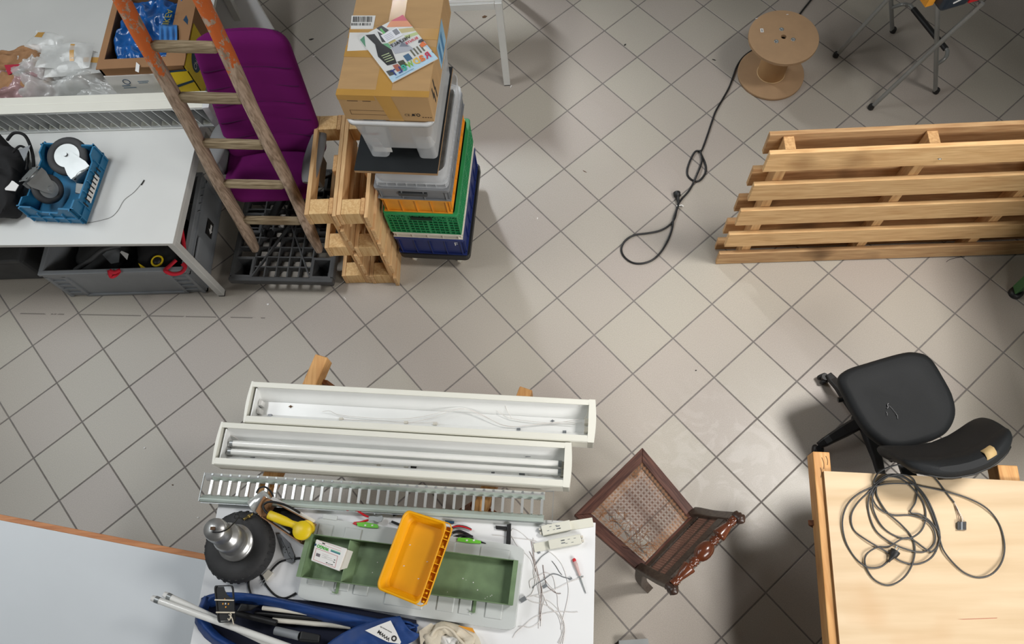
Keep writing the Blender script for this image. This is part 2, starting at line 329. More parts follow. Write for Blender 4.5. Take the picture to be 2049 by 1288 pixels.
def mat_tile():
    m, nt, b = new_mat('floor_tile_ceramic'); N = nt.nodes; L = nt.links
    ge = N.new('ShaderNodeNewGeometry'); oi = N.new('ShaderNodeObjectInfo')
    n1 = N.new('ShaderNodeTexNoise'); n1.inputs['Scale'].default_value = 260; n1.inputs['Detail'].default_value = 2; L.new(ge.outputs['Position'], n1.inputs['Vector'])
    r1 = N.new('ShaderNodeValToRGB'); r1.color_ramp.elements[0].position = 0.3; r1.color_ramp.elements[1].position = 0.7
    r1.color_ramp.elements[0].color = rgb(*(164, 156, 146)); r1.color_ramp.elements[1].color = rgb(*(182, 174, 164)); L.new(n1.outputs['Fac'], r1.inputs[0])
    # slight change of tint from tile to tile
    hv = N.new('ShaderNodeHueSaturation'); v = N.new('ShaderNodeMath'); v.operation = 'MULTIPLY_ADD'; v.inputs[1].default_value = 0.05; v.inputs[2].default_value = 0.975
    L.new(oi.outputs['Random'], v.inputs[0]); L.new(v.outputs[0], hv.inputs['Value']); L.new(r1.outputs[0], hv.inputs['Color'])
    h2 = N.new('ShaderNodeMath'); h2.operation = 'MULTIPLY_ADD'; h2.inputs[1].default_value = 0.03; h2.inputs[2].default_value = 0.487; L.new(oi.outputs['Random'], h2.inputs[0]); L.new(h2.outputs[0], hv.inputs['Hue'])
    # wiped-dry smears, stronger near the cane chair
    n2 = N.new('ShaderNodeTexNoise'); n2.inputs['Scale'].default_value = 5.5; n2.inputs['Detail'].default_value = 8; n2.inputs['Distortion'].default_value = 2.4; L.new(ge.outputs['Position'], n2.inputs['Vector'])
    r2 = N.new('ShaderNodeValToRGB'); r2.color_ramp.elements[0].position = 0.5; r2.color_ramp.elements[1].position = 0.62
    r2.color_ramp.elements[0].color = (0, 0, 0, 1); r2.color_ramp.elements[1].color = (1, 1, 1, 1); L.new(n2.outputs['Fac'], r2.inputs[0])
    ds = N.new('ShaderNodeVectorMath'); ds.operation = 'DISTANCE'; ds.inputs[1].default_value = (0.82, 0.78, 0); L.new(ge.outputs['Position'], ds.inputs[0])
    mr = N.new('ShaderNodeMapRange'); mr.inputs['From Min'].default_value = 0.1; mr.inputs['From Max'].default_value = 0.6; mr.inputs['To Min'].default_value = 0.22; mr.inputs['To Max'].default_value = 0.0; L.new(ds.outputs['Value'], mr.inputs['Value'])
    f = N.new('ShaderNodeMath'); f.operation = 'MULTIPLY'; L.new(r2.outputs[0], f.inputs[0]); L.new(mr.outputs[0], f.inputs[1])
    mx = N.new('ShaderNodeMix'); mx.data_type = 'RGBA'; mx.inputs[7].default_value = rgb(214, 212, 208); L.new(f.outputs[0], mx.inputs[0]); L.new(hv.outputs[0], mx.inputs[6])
    # a black scuffed line across the floor in front of the desk
    A = at(40, 627); B = at(530, 636); d = (B - A); Ls = d.length; d.normalize()
    s1 = N.new('ShaderNodeVectorMath'); s1.operation = 'SUBTRACT'; s1.inputs[1].default_value = A; L.new(ge.outputs['Position'], s1.inputs[0])
    al = N.new('ShaderNodeVectorMath'); al.operation = 'DOT_PRODUCT'; al.inputs[1].default_value = d; L.new(s1.outputs[0], al.inputs[0])
    ac = N.new('ShaderNodeVectorMath'); ac.operation = 'DOT_PRODUCT'; ac.inputs[1].default_value = (-d.y, d.x, 0); L.new(s1.outputs[0], ac.inputs[0])
    n3 = N.new('ShaderNodeTexNoise'); n3.inputs['Scale'].default_value = 9; n3.inputs['Detail'].default_value = 5; L.new(ge.outputs['Position'], n3.inputs['Vector'])
    def math_(op, a, bb):
        q = N.new('ShaderNodeMath'); q.operation = op
        for i, x in enumerate((a, bb)):
            if x is None: continue
            if isinstance(x, float): q.inputs[i].default_value = x
            else: L.new(x, q.inputs[i])
        return q.outputs[0]
    near = math_('LESS_THAN', math_('ABSOLUTE', ac.outputs['Value'], None), 0.0035)
    rng = math_('MULTIPLY', math_('GREATER_THAN', al.outputs['Value'], 0.0), math_('LESS_THAN', al.outputs['Value'], float(Ls)))
    k = math_('MULTIPLY', math_('MULTIPLY', near, rng), math_('MULTIPLY', math_('GREATER_THAN', n3.outputs['Fac'], 0.47), 0.6))
    m2 = N.new('ShaderNodeMix'); m2.data_type = 'RGBA'; m2.inputs[7].default_value = rgb(60, 56, 52); L.new(k, m2.inputs[0]); L.new(mx.outputs[2], m2.inputs[6])
    L.new(m2.outputs[2], b.inputs['Base Color'])
    b.inputs['Roughness'].default_value = 0.38; b.inputs['Specular IOR Level'].default_value = 0.5
    return m
M_tile = mat_tile()
M_grout = mat('floor_grout', rgb(124, 119, 115), 0.9, var=0.2, vs=20)

# ------------------------------------------------------------------ floor: one slab of grout, each tile a piece of its own
fb = MB().box(-5.2, 4.6, -1.2, 5.6, -0.08, -0.0012)
floor = fb.build('floor', M_grout, kind='structure'); MW[floor] = Matrix.Identity(4)
M_wall = mat('white_wall_paint', rgb(212, 212, 208), .9, var=.03)
for nm, bb in (('wall_left', (-5.4, -5.2, -1.2, 5.6)), ('wall_right', (4.6, 4.8, -1.2, 5.6)), ('wall_back', (-5.4, 4.8, 5.6, 5.8))):
    MB().box(bb[0], bb[1], bb[2], bb[3], -.08, 5.4).build(nm, M_wall, kind='structure')
TO = Vector((0.7021, 2.7974, 0)); TA = Vector((0.1963, -0.2269, 0)); TB = Vector((-0.2269, -0.1963, 0))
ta = TA.normalized(); tb = TB.normalized(); hs = 0.1474; ch = 0.0022
tm = MB()
ring = lambda s, z: [ta * (sx * s) + tb * (sy * s) + Vector((0, 0, z)) for sx, sy in ((-1, -1), (-1, 1), (1, 1), (1, -1))]
tm.rings([ring(hs, -0.02), ring(hs, -ch), ring(hs - ch, 0.0)], 0, False)
tile_mesh = None; cells = []
for i in range(-16, 26):
    for j in range(-18, 24):
        c = TO + TA * (i + 0.5) + TB * (j + 0.5)
        if not (-4.6 < c.x < 3.9 and -0.6 < c.y < 4.9): continue
        e = c - CAM; zc = e.dot(FW); px = 1024 + FPX * e.dot(RX) / zc; py = 644 + FPX * e.dot(DN) / zc
        big = -60 < px < 2110 and -50 < py < 1345
        cells.append((0 if big else 1, -py, c))
cells.sort(key=lambda t: (t[0], t[1]))
rest = MB()
for k, (out, _, c) in enumerate(cells):
    if k < 300 and not out:
        if tile_mesh is None:
            t = tm.build('tile', M_tile, floor); tile_mesh = t.data
        else:
            t = bpy.data.objects.new('tile', tile_mesh); col.objects.link(t); t.parent = floor
        t.location = c + Vector((0, 0, random.uniform(-0.0004, 0.0004)))
    else:
        rest.add([p + c for p in tm.v], tm.f)
rest.build('outer_tiles', M_tile, floor, kind='stuff')

# ------------------------------------------------------------------ left desk
ZD = 0.645
desk = thing('desk', 'white desk at left with grey steel frame, a blue crate of castors on it', 'desk', (-2.9, 2.24, 0))
FL, FR, BR, BL = Vector((-3.95, 1.90, 0)), Vector((-1.915, 1.849, 0)), Vector((-1.885, 2.62, 0)), Vector((-3.95, 2.67, 0))
up = lambda p, z: Vector((p.x, p.y, z))
MB().hexa([up(p, ZD - 0.024) for p in (FL, FR, BR, BL)], [up(p, ZD) for p in (FL, FR, BR, BL)]).build('tabletop', M_white, desk, True, bevel=0.002)
lf = at(447, 597, 0)
for nm, p in (('leg', Vector((-1.935, 1.87, 0))), ('leg', Vector((-1.908, 2.59, 0))), ('leg', Vector((-3.9, 1.93, 0))), ('leg', Vector((-3.9, 2.63, 0)))):
    l = MB().box(p.x - 0.019, p.x + 0.019, p.y - 0.019, p.y + 0.019, 0.012, ZD - 0.025).build('leg', M_lgrey, desk, True, bevel=0.003)
    MB().box(p.x - 0.017, p.x + 0.017, p.y - 0.017, p.y + 0.017, 0.0, 0.012).build('foot', M_black, l, True)
MB().bar((-1.932, 1.88, 0.598), (-1.906, 2.58, 0.598), 0.034, 0.045).build('side_rail', M_lgrey, desk, True, bevel=0.003)
MB().bar((-1.95, 2.59, 0.598), (-3.88, 2.63, 0.598), 0.03, 0.045).build('back_rail', M_lgrey, desk, True)

desk2 = thing('desk', 'white desk standing behind the louvred lamp, with plastic bags and a banana box on it', 'desk', (-2.9, 3.2, 0))
MB().box(-4.3, -1.94, 2.70, 3.72, ZD - 0.024, ZD).build('tabletop', M_white, desk2, True, bevel=0.002)
for x in (-4.2, -1.98):
    for y in (2.74, 3.66): MB().box(x - 0.02, x + 0.02, y - 0.02, y + 0.02, 0, ZD - 0.025).build('leg', M_lgrey, desk2, True)

wb = thing('white_board', 'plain white board standing upright behind the purple chair', 'board', (-1.75, 3.4, 0))
B0 = at(588, 131, 0); z2 = .1
for _ in range(200):
    z2 += .004; P2_ = at(548, 62, z2)
    if P2_.y - B0.y <= .5 * z2: break
dE = (P2_ - B0); T0 = B0 + dE * (1.3 / dE.z); lft = Vector((-.38, .0, 0)); bk_ = Vector((0, .018, 0))
MB().hexa([B0 + lft, B0, B0 + bk_, B0 + lft + bk_], [T0 + lft, T0, T0 + bk_, T0 + lft + bk_]).build('panel', M_white2, wb, True, bevel=.002)
MB().hexa([B0 + lft + Vector((0, -.012, 0)), B0 + Vector((-.004, -.012, 0)), B0 + Vector((-.004, -.001, 0)), B0 + lft + Vector((0, -.001, 0))], [B0 + lft + Vector((0, -.010, .03)), B0 + Vector((-.004, -.010, .03)), B0 + Vector((-.004, .001, .03)), B0 + lft + Vector((0, .001, .03))]).build('bottom_strip', M_lgrey, wb, True)

# ------------------------------------------------------------------ louvred lamp on the left desk
lum = thing('louvre_luminaire', 'long cream louvred ceiling lamp lying on its side across the left desks', 'lamp', (-2.8, 2.60, ZD))
lx0, lx1 = -3.95, -1.80; tilt = 0.03
def lb(x, y, z): return Vector((x, 2.548 + y - 0.012 * (x + 1.84), ZD + z))
b = MB()
def lbox(bb, x0, x1, y0, y1, z0, z1, mi=0):
    return bb.hexa([lb(x0, y0, z0), lb(x1, y0, z0), lb(x1, y1, z0), lb(x0, y1, z0)], [lb(x0, y0, z1), lb(x1, y0, z1), lb(x1, y1, z1), lb(x0, y1, z1)], mi)
lbox(b, lx0, lx1, 0.05, 0.10, 0, 0.168); lbox(b, lx0, lx1, -0.004, 0.05, 0.162, 0.168); lbox(b, lx0, lx1, 0, 0.05, 0, 0.005)
b.build('housing', M_lumi, lum, True, bevel=0.002)
e_ = MB(); e_.add([lb(lx1, -0.008, 0), lb(lx1, 0.10, 0), lb(lx1, 0.10, 0.168), lb(lx1, -0.008, 0.168), lb(lx1 + 0.03, 0.0, 0.004), lb(lx1 + 0.03, 0.09, 0.004), lb(lx1 + 0.03, 0.09, 0.160), lb(lx1 + 0.03, 0.0, 0.160)],
    [(3, 2, 1, 0), (4, 5, 6, 7), (0, 1, 5, 4), (1, 2, 6, 5), (2, 3, 7, 6), (3, 0, 4, 7)]); e_.build('end_cap', M_white2, lum, True)
lbox(MB(), lx0, lx1, -0.004, 0.006, 0.152, 0.161).build('louvre_rail', M_chrome, lum, True)
lbox(MB(), lx0, lx1, -0.006, 0.006, 0.005, 0.016).build('louvre_rail', M_chrome, lum, True)
lbox(MB(), lx0, lx1, 0.044, 0.048, 0.006, 0.161).build('reflector', M_mgrey, lum, True)
bl0 = None
for i in range(36):
    x = lx1 - 0.03 - i * 0.057
    if x < lx0: break
    bb = MB().add([lb(x + 0.022, 0.0, 0.017), lb(x + 0.026, 0.0, 0.017), lb(x - 0.022, 0.0, 0.151), lb(x - 0.026, 0.0, 0.151), lb(x + 0.008, 0.043, 0.017), lb(x + 0.020, 0.043, 0.017), lb(x - 0.034, 0.043, 0.151), lb(x - 0.046, 0.043, 0.151)],
        [(0, 1, 2, 3), (7, 6, 5, 4), (1, 0, 4, 5), (2, 1, 5, 6), (3, 2, 6, 7), (0, 3, 7, 4)])
    bb.build('blade', M_chrome, lum, True)

# ------------------------------------------------------------------ bags and banana box on the far desk
def crumple(sx, sy, sz, seed, rot=0.0, crease=0.4, n=46, edge=4.0, smooth=True, freq=0.7):
    "a crumpled sheet bulging over a flat base"
    off = Vector((seed * 7.31, seed * 3.17, seed * 1.9)); V = []
    for j in range(n + 1):
        for i in range(n + 1):
            U, W_ = 2 * i / n - 1, 2 * j / n - 1; m_ = max(abs(U), abs(W_))
            x = U * math.sqrt(1 - W_ * W_ * .42); y = W_ * math.sqrt(1 - U * U * .42)
            q = Vector((x * 1.9 * freq, y * 1.9 * freq, 0)) + off
            r1 = 1 - 2.4 * abs(mnoise.noise(q)); r2 = 1 - 2.4 * abs(mnoise.noise(q * 2.3)); r3 = 1 - 2.4 * abs(mnoise.noise(q * 5.1))
            h = (1 - m_ ** edge); h = math.sqrt(max(0, h))
            z = sz * h * (1 + crease * (r1 + .55 * r2 + .3 * r3 - .7)) + .002
            k = 1 + .10 * mnoise.noise(q * 1.4 + Vector((9, 2, 4)))
            px_, py_ = x * sx * k, y * sy * k
            V.append((px_ * math.cos(rot) - py_ * math.sin(rot), px_ * math.sin(rot) + py_ * math.cos(rot), max(0.001, z)))
    F = [(j * (n + 1) + i, j * (n + 1) + i + 1, (j + 1) * (n + 1) + i + 1, (j + 1) * (n + 1) + i) for j in range(n) for i in range(n)]
    b_ = MB(); b_.add(V, F, 0, smooth)
    rim = [i for i in range(n + 1)] + [j * (n + 1) + n for j in range(1, n + 1)] + [n * (n + 1) + i for i in range(n - 1, -1, -1)] + [j * (n + 1) for j in range(n - 1, 0, -1)]
    b_.add([(V[i][0], V[i][1], 0.0006) for i in rim], [tuple(range(len(rim)))[::-1]])
    k = len(rim); b_.add([V[i] for i in rim] + [(V[i][0], V[i][1], 0.0006) for i in rim], [(i + k, (i + 1) % k + k, (i + 1) % k, i) for i in range(k)])
    return b_
def bag(name, label, cat, px, py, z, sx, sy, sz, seed, m, rot=0.0, amp=0.4, group=None):
    p = at(px, py, z); o = crumple(sx, sy, sz * 1.5, seed, rot=rot, crease=amp).build(name, m); o.location = (p.x, p.y, ZD)
    MW[o] = Matrix.Translation((p.x, p.y, ZD)); tag(o, label, cat, group); return o
bag('paper_bag', 'crumpled brown paper bag with a red print beneath the plastic bags', 'bag', 40, 150, 0.68, 0.26, 0.17, 0.075, 3, M_kraft, 0.15, 0.3)
pb = [o for o in col.objects if o.name == 'paper_bag'][0]
rp = [at(8, 130, 0.775), at(40, 128, 0.775), at(38, 139, 0.775), at(16, 150, 0.775)]
MB().slab([Vector(p) for p in rp][::-1], 0.002).build('red_print', mat('red_print', rgb(178, 32, 60), 0.7), pb, True, label='red printed patch on the brown paper bag')
bag('plastic_bag', 'pinkish crumpled plastic bag nearest the left edge of the photo', 'bag', 42, 170, 0.70, 0.20, 0.12, 0.07, 5, M_bagpink, 0.5)
bag('plastic_bag', 'large clear crumpled plastic bag in the middle of the bag pile', 'bag', 112, 152, 0.70, 0.30, 0.16, 0.085, 11, M_bag, 0.05)
bag('plastic_bag', 'clear flat plastic bag spread at the foot of the banana box', 'bag', 180, 165, 0.68, 0.24, 0.12, 0.05, 17, M_bag, -0.3)
def pouch(px, py, z, wx, wy, rot, seed, label, tapes):
    p = at(px, py, z); rnd = random.Random(seed); ph = rnd.uniform(0, 6)
    root = thing('bubble_pouch', label, 'pouch', (p.x, p.y, z), rot)
    def top(s):
        return lambda u, v: ((u - .5) * wx, (v - .5) * wy, s * (0.016 * (math.sin(PI * u) * math.sin(PI * v)) ** 0.4) + 0.012 * math.sin(5 * u + ph) * math.sin(4 * v + ph) + 0.02 * (v - .5))
    g = MB(); g.grid(top(1), 14, 10); g2 = MB().grid(top(-1), 14, 10); g.add(g2.v, [f[::-1] for f in g2.f], 0, True)
    g.build('film', M_bag, root)
    for (u0, u1, v0, v1) in tapes:
        f = top(1); MB().grid(lambda a, c: Vector(f(u0 + (u1 - u0) * a, v0 + (v1 - v0) * c)) + Vector((0, 0, 0.0015)), 3, 2).build('tape_strip', M_tape, root, label='brown tape strip')
pouch(130, 112, 0.80, 0.30, 0.15, -0.03, 4, 'clear bubble pouch with an upright brown tape strip, on top of the bags', [(0.62, 0.70, 0.25, 0.85)])
pouch(90, 85, 0.78, 0.20, 0.12, -0.35, 8, 'small clear pouch with slanted brown tape, furthest back of the bags', [(0.12, 0.42, 0.6, 0.9)])
pouch(150, 130, 0.775, 0.34, 0.12, 0.04, 12, 'long clear pouch with a level brown tape strip, under the upper pouch', [(0.66, 0.90, 0.5, 0.75)])

bx = thing('banana_box', 'open brown fruit carton with white and yellow printed sides, holding a blue bag', 'box', (-2.12, 2.98, ZD))
X0, X1, Y0, Y1 = -2.36, -1.90, 2.765, 3.28; ZB = 0.885
b = MB(); t_ = 0.012
b.box(X0, X1, Y0, Y1, ZD + 0.001, ZD + 0.012)
b.box(X0, X1, Y0, Y0 + t_, ZD, ZB); b.box(X0, X1, Y1 - t_, Y1, ZD, ZB); b.box(X0, X0 + t_, Y0, Y1, ZD, ZB); b.box(X1 - t_, X1, Y0, Y1, ZD, ZB)
b.build('carton', M_card2, bx, True)
MB().box(X0 + 0.0, X1, Y0 - 0.006, Y0, ZD, ZB - 0.06).build('front_print', M_paper, bx, True, label='white printed front of the fruit carton')
fl = MB(); fl.box(X0 - 0.004, X1 + 0.006, Y0 - 0.012, Y0 + 0.05, ZB, ZB + 0.006); fl.build('folded_rim', M_card2, bx, True)
fl = MB(); fl.box(X1 - 0.10, X1 + 0.004, Y0 + 0.05, Y1, ZB, ZB + 0.006); fl.build('folded_rim', M_card2, bx, True)
fl = MB(); fl.box(X0 - 0.004, X0 + 0.03, Y0 + 0.05, Y1, ZB, ZB + 0.006); fl.build('folded_rim', M_card2, bx, True)
yp = MB(); yp.box(X1 - 0.18, X1 + 0.004, Y0 - 0.009, Y0 - 0.005, ZD, ZB - 0.045); yp.box(X1, X1 + 0.004, Y0 - 0.009, Y0 + 0.28, ZD, ZB - 0.01); yp.build('yellow_panel', M_yprint, bx, True, label='yellow printed corner panel')
sp_ = MB(); sp_.add([(X1 - 0.18, Y0 - 0.0095, ZB - 0.055), (X1 + 0.001, Y0 - 0.0095, ZB - 0.04), (X1 + 0.001, Y0 - 0.0095, ZB - 0.028), (X1 - 0.18, Y0 - 0.0095, ZB - 0.042)], [(0, 1, 2, 3)])
sp_.add([(X1 - 0.15, Y0 - 0.0095, ZD + 0.06), (X1 + 0.001, Y0 - 0.0095, ZD + 0.115), (X1 + 0.001, Y0 - 0.0095, ZD + 0.13), (X1 - 0.18, Y0 - 0.0095, ZD + 0.07)], [(0, 1, 2, 3)]); sp_.build('blue_stripe', M_bprint, bx, True, label='dark blue stripes across the yellow corner')
ov = MB(); ov.poly([(X1 + 0.0045, Y0 + 0.125 + 0.085 * math.cos(a * PI / 12), ZB - 0.10 + 0.055 * math.sin(a * PI / 12)) for a in range(24)]); ov.build('oval_badge', M_bprint, bx, True, label='dark blue oval badge with a name')
text('Chiquita', (X1 + 0.005, Y0 + 0.055, ZB - 0.115), (X1 + 0.005, Y0 + 0.195, ZB - 0.115), (0, 0, 1), M_paper, bx)
for (x, z, wd, h) in ((X0 + 0.06, ZD + 0.10, 0.045, 0.008), (X0 + 0.06, ZD + 0.085, 0.07, 0.006), (X0 + 0.16, ZD + 0.13, 0.06, 0.006), (X0 + 0.16, ZD + 0.118, 0.05, 0.006)):
    MB().box(x, x + wd, Y0 - 0.0068, Y0 - 0.0055, z, z + h).build('print_line', mat('blue_print', rgb(120, 140, 158), 0.7), bx, True)
MB().tube([(X0 + 0.10 + 0.018 * math.cos(a * PI / 10), Y0 - 0.007, ZD + 0.135 + 0.018 * math.sin(a * PI / 10)) for a in range(20)], 0.002, 5, closed=True).build('ring_mark', M_bprint, bx, True)
ar = [at(366, 40, ZB + 0.0065), at(372, 30, ZB + 0.0065), at(376, 40, ZB + 0.0065), at(375, 50, ZB + 0.0065), at(372, 46, ZB + 0.0065)]
MB().poly([Vector(p) for p in ar]).build('arrow_mark', M_bprint, bx, True, label='small dark blue arrow')
bl = crumple(0.224, 0.256, 0.188, 21, crease=0.30, n=80, edge=14.0, freq=0.42).build('blue_bag', M_bluefilm)
bl.location = (-2.130, 3.02, ZD + 0.013); MW[bl] = Matrix.Translation(bl.location); tag(bl, 'shiny blue plastic bag stuffed into the open fruit carton', 'bag')
g = MB().grid(lambda u, v: at(318 + 36 * u, 50 + 40 * v, ZB + 0.012 + 0.008 * math.sin(20 * u) * math.sin(3 * v)), 16, 8); g.build('pale_fold', mat('light_blue_film', rgb(70, 132, 200), 0.3, var=0.2, vs=12, bump=0.6, bs=40), bl, True, solid=0.002)
text('IKEA', at(324, 48, ZB + 0.03), at(334, 18, ZB + 0.03), (1, 0.2, 0), mat('yellow_lettering', rgb(150, 140, 40), 0.6), bl)
tg = MB().slab([at(272, 124, ZB + 0.012), at(270, 142, ZB + 0.01), at(277, 145, ZB + 0.01), at(279, 130, ZB + 0.012)], 0.001).build('tag', M_paper, bl, True, label='white tag hanging out of the bag')

# ------------------------------------------------------------------ black backpack
bp_ = thing('backpack', 'black backpack with a white patch, leaning at the left end of the desk', 'backpack', (-2.95, 2.22, ZD))
def bpk(u, v):
    a = 2 * PI * u; t = (v - 0.5) * PI
    x = math.copysign(abs(math.cos(t)) ** 0.6, 1) * math.copysign(abs(math.cos(a)) ** 0.75, math.cos(a)); y = math.cos(t) ** 0.6 * math.copysign(abs(math.sin(a)) ** 0.75, math.sin(a)); z = math.copysign(abs(math.sin(t)) ** 0.7, math.sin(t))
    k = 1 + 0.05 * math.sin(5 * a + 3 * t) + 0.03 * math.sin(9 * a - 4 * t)
    z += .35 * (1 - 2.2 * abs(mnoise.noise(Vector((2.3 * x + 4, 2.3 * y, z))))) - .1
    return (-2.96 + 0.235 * x * k - .05 * y, 2.22 + 0.235 * y * k + 0.02 * z, max(ZD + .002, ZD + 0.085 + 0.085 * z * (1 + 0.10 * math.sin(6 * x + 4 * y) + .08 * math.sin(11 * y))))
MB().grid(bpk, 64, 36).build('body', M_blackfab, bp_, True)
for pts, r in (([(14, 280, .80), (28, 266, .83), (50, 272, .82), (64, 305, .78), (66, 340, .75), (56, 362, .72)], 0.008), ([(25, 305, .81), (40, 292, .82), (56, 305, .79), (52, 340, .78)], 0.006)):
    MB().tube(spline([at(*p) for p in pts], 6), r, 6).build('strap', M_blackfab, bp_, True)
MB().slab([at(3, 358, 0.80), at(10, 380, 0.80), at(30, 382, 0.80), at(37, 370, 0.80), at(26, 362, 0.80)], 0.003).build('white_patch', M_paper, bp_, True, label='white patch on black cloth')
MB().slab([at(37, 300, 0.815), at(48, 322, 0.81), at(60, 290, 0.81)], 0.002).build('lining', M_mgrey, bp_, True)

# ------------------------------------------------------------------ blue crate with two big castors
cm = at(130, 360, 0.72); ya = math.atan2(*(at(180, 444, ZD) - at(75, 438, ZD)).yx)
cr = thing('small_crate', 'blue plastic crate on the left desk filled with loose castors', 'crate', (-2.513, 2.185, ZD), ya)
W, D, H = 0.285, 0.385, 0.135; t_ = 0.008
b = MB(); b.box(-W/2 + .01, W/2 - .01, -D/2 + .01, D/2 - .01, 0, 0.008); b.build('base', M_blue, cr)
def wallpanel(out, name='wall', m=None, parent=None): return out.build(name, m, parent)
for s in (-1, 1):
    # short ends with a deep scoop in the middle, corners full height
    y = s * (D/2 - t_/2)
    pr_ = [(-W/2, 0.0), (W/2, 0.0), (W/2, H), (W/2 - 0.07, H), (W/2 - 0.085, H - 0.03), (W/2 - 0.10, H - 0.045), (-W/2 + 0.10, H - 0.045), (-W/2 + 0.085, H - 0.03), (-W/2 + 0.07, H), (-W/2, H)]
    bb = MB(); bb.rings([[Vector((x, y - t_/2, z)) for x, z in pr_], [Vector((x, y + t_/2, z)) for x, z in pr_]], 0, False); bb.build('end_wall', M_blue, cr)
    x = s * (W/2 - t_/2); pr_ = [(-D/2, 0.0), (D/2, 0.0), (D/2, H), (D/2 - 0.06, H), (D/2 - 0.085, H - 0.03), (-D/2 + 0.085, H - 0.03), (-D/2 + 0.06, H), (-D/2, H)]
    bb = MB(); bb.rings([[Vector((x - t_/2, y_, z)) for y_, z in pr_], [Vector((x + t_/2, y_, z)) for y_, z in pr_]], 0, False); sw = bb.build('side_wall', M_blue, cr)
    for k in range(7):
        yy = -D/2 + 0.01 + k * (D - 0.02) / 6
        MB().box(s * (W/2) - (0 if s > 0 else .008), s * (W/2) + (.008 if s > 0 else 0), yy - .003, yy + .003, 0.01, H - (0 if k in (0, 6) else .032)).build('rib', M_blue, cr)
    MB().box(s * W/2 - (0 if s > 0 else .009), s * W/2 + (.009 if s > 0 else 0), -D/2, D/2, 0.055, 0.061).build('rib', M_blue, cr)
    for k in range(5):
        xx = -W/2 + 0.01 + k * (W - 0.02) / 4
        MB().box(xx - .003, xx + .003, s * D/2 - (0 if s > 0 else .008), s * D/2 + (.008 if s > 0 else 0), 0.01, H - (0 if k in (0, 4) else .047)).build('rib', M_blue, cr)
    MB().box(-W/2, W/2, s * D/2 - (0 if s > 0 else .009), s * D/2 + (.009 if s > 0 else 0), 0.05, 0.056).build('rib', M_blue, cr)
lab_ = MB().box(W/2 + 0.0085, W/2 + 0.0095, -0.09, 0.06, 0.03, 0.07).build('paper_label', M_paper, cr, label='worn white paper label')
for k in range(9):
    MB().box(W/2 + 0.0096, W/2 + 0.0102, -0.12 + k * 0.026, -0.112 + k * 0.026, 0.04, 0.08).build('print_mark', M_ink, cr)

def castor(label, c, axis, fork_dir, R, wd):
    "wheel with its axle along axis; fork_dir points from the axle to the mounting plate"
    ax = Vector(axis).normalized(); fd = Vector(fork_dir); fd = (fd - ax * fd.dot(ax)).normalized(); sd = ax.cross(fd)
    M = Matrix.Translation(Vector(c)) @ Matrix(((fd.x, sd.x, ax.x, 0), (fd.y, sd.y, ax.y, 0), (fd.z, sd.z, ax.z, 0), (0, 0, 0, 1))).to_4x4()
    root = thing('castor', label, 'castor', mtx=M)
    h = wd / 2
    ty = MB(); prof = [(R * .62, -h * .8), (R * .78, -h), (R * .93, -h * .9), (R, -h * .5), (R, h * .5), (R * .93, h * .9), (R * .78, h), (R * .62, h * .8)]
    n = 32; rs = [[Vector((r * math.cos(2 * PI * j / n), r * math.sin(2 * PI * j / n), z)) for j in range(n)] for r, z in prof]
    ty.rings(rs, 0, True, False, True); ty.build('tyre', M_rubber, root)
    rm = MB(); rm.lathe([(R * .63, -h * .8), (R * .6, -h * .5), (R * .3, -h * .55), (R * .2, -h * .9), (R * .2, h * .9), (R * .3, h * .55), (R * .6, h * .5), (R * .63, h * .8)], 28); rm.build('rim', M_steel, root)
    fk = MB()
    for s in (-1, 1):
        z = s * (h + 0.006)
        out = [(-0.02, -0.016), (-0.02, 0.016), (0.0, 0.028), (R * .9, 0.056), (R * 1.22, 0.056), (R * 1.22, -0.056), (R * .9, -0.056), (0.0, -0.028)]
        fk.prism(out, min(z, z + s * 0.003), max(z, z + s * 0.003))
    fk.box(R * 1.2, R * 1.225, -0.048, 0.048, -h - 0.009, h + 0.009)
    fk.build('fork', M_steel, root)
    MB().lathe([(0.011, -h - 0.018), (0.011, h + 0.018)], 10).build('axle', M_steel, root)
    rn = MB(); MM = Matrix(((0, 0, 1, R * 1.225), (0, 1, 0, 0), (-1, 0, 0, 0), (0, 0, 0, 1))); rn.lathe([(0.04, 0), (0.043, 0.006), (0.04, 0.012)], 20, M=MM); rn.build('swivel_ring', M_steel, root)
    pl = MB(); pl.box(R * 1.225 + .012, R * 1.225 + .016, -0.05, 0.05, -0.045, 0.045); pl.build('mounting_plate', M_steel, root, bevel=0.004)
    for sy in (-1, 1):
        for sz in (-1, 1):
            MB().lathe([(0.006, 0), (0.006, 0.002)], 8, M=Matrix.Translation((0, sy * .038, sz * .034)) @ Matrix(((0, 0, 1, R * 1.225 + .0155), (0, 1, 0, 0), (-1, 0, 0, 0), (0, 0, 0, 1)))).build('bolt_hole', M_ink, root)
castor('larger grey-tyred castor lying flat in the blue crate, fork towards its right side', at(136, 313, 0.745), (0.12, -0.25, 1), at(175, 365, 0.73) - at(136, 313, 0.745), 0.102, 0.036)
castor('smaller grey-tyred castor tilted in the blue crate, square plate sticking out at left', at(95, 378, 0.745), (0.85, -0.25, 0.5), at(58, 350, 0.80) - at(100, 375, 0.745), 0.075, 0.034)
pt = MB().hexa([at(150, 388, .70), at(166, 388, .70), at(168, 372, .70), at(152, 370, .70)], [at(150, 384, .715), at(164, 388, .715), at(168, 368, .715), at(152, 366, .715)])
o = pt.build('bracket', M_steel, bevel=0.001); tag(o, 'small bright steel bracket in the near right corner of the blue crate', 'bracket')

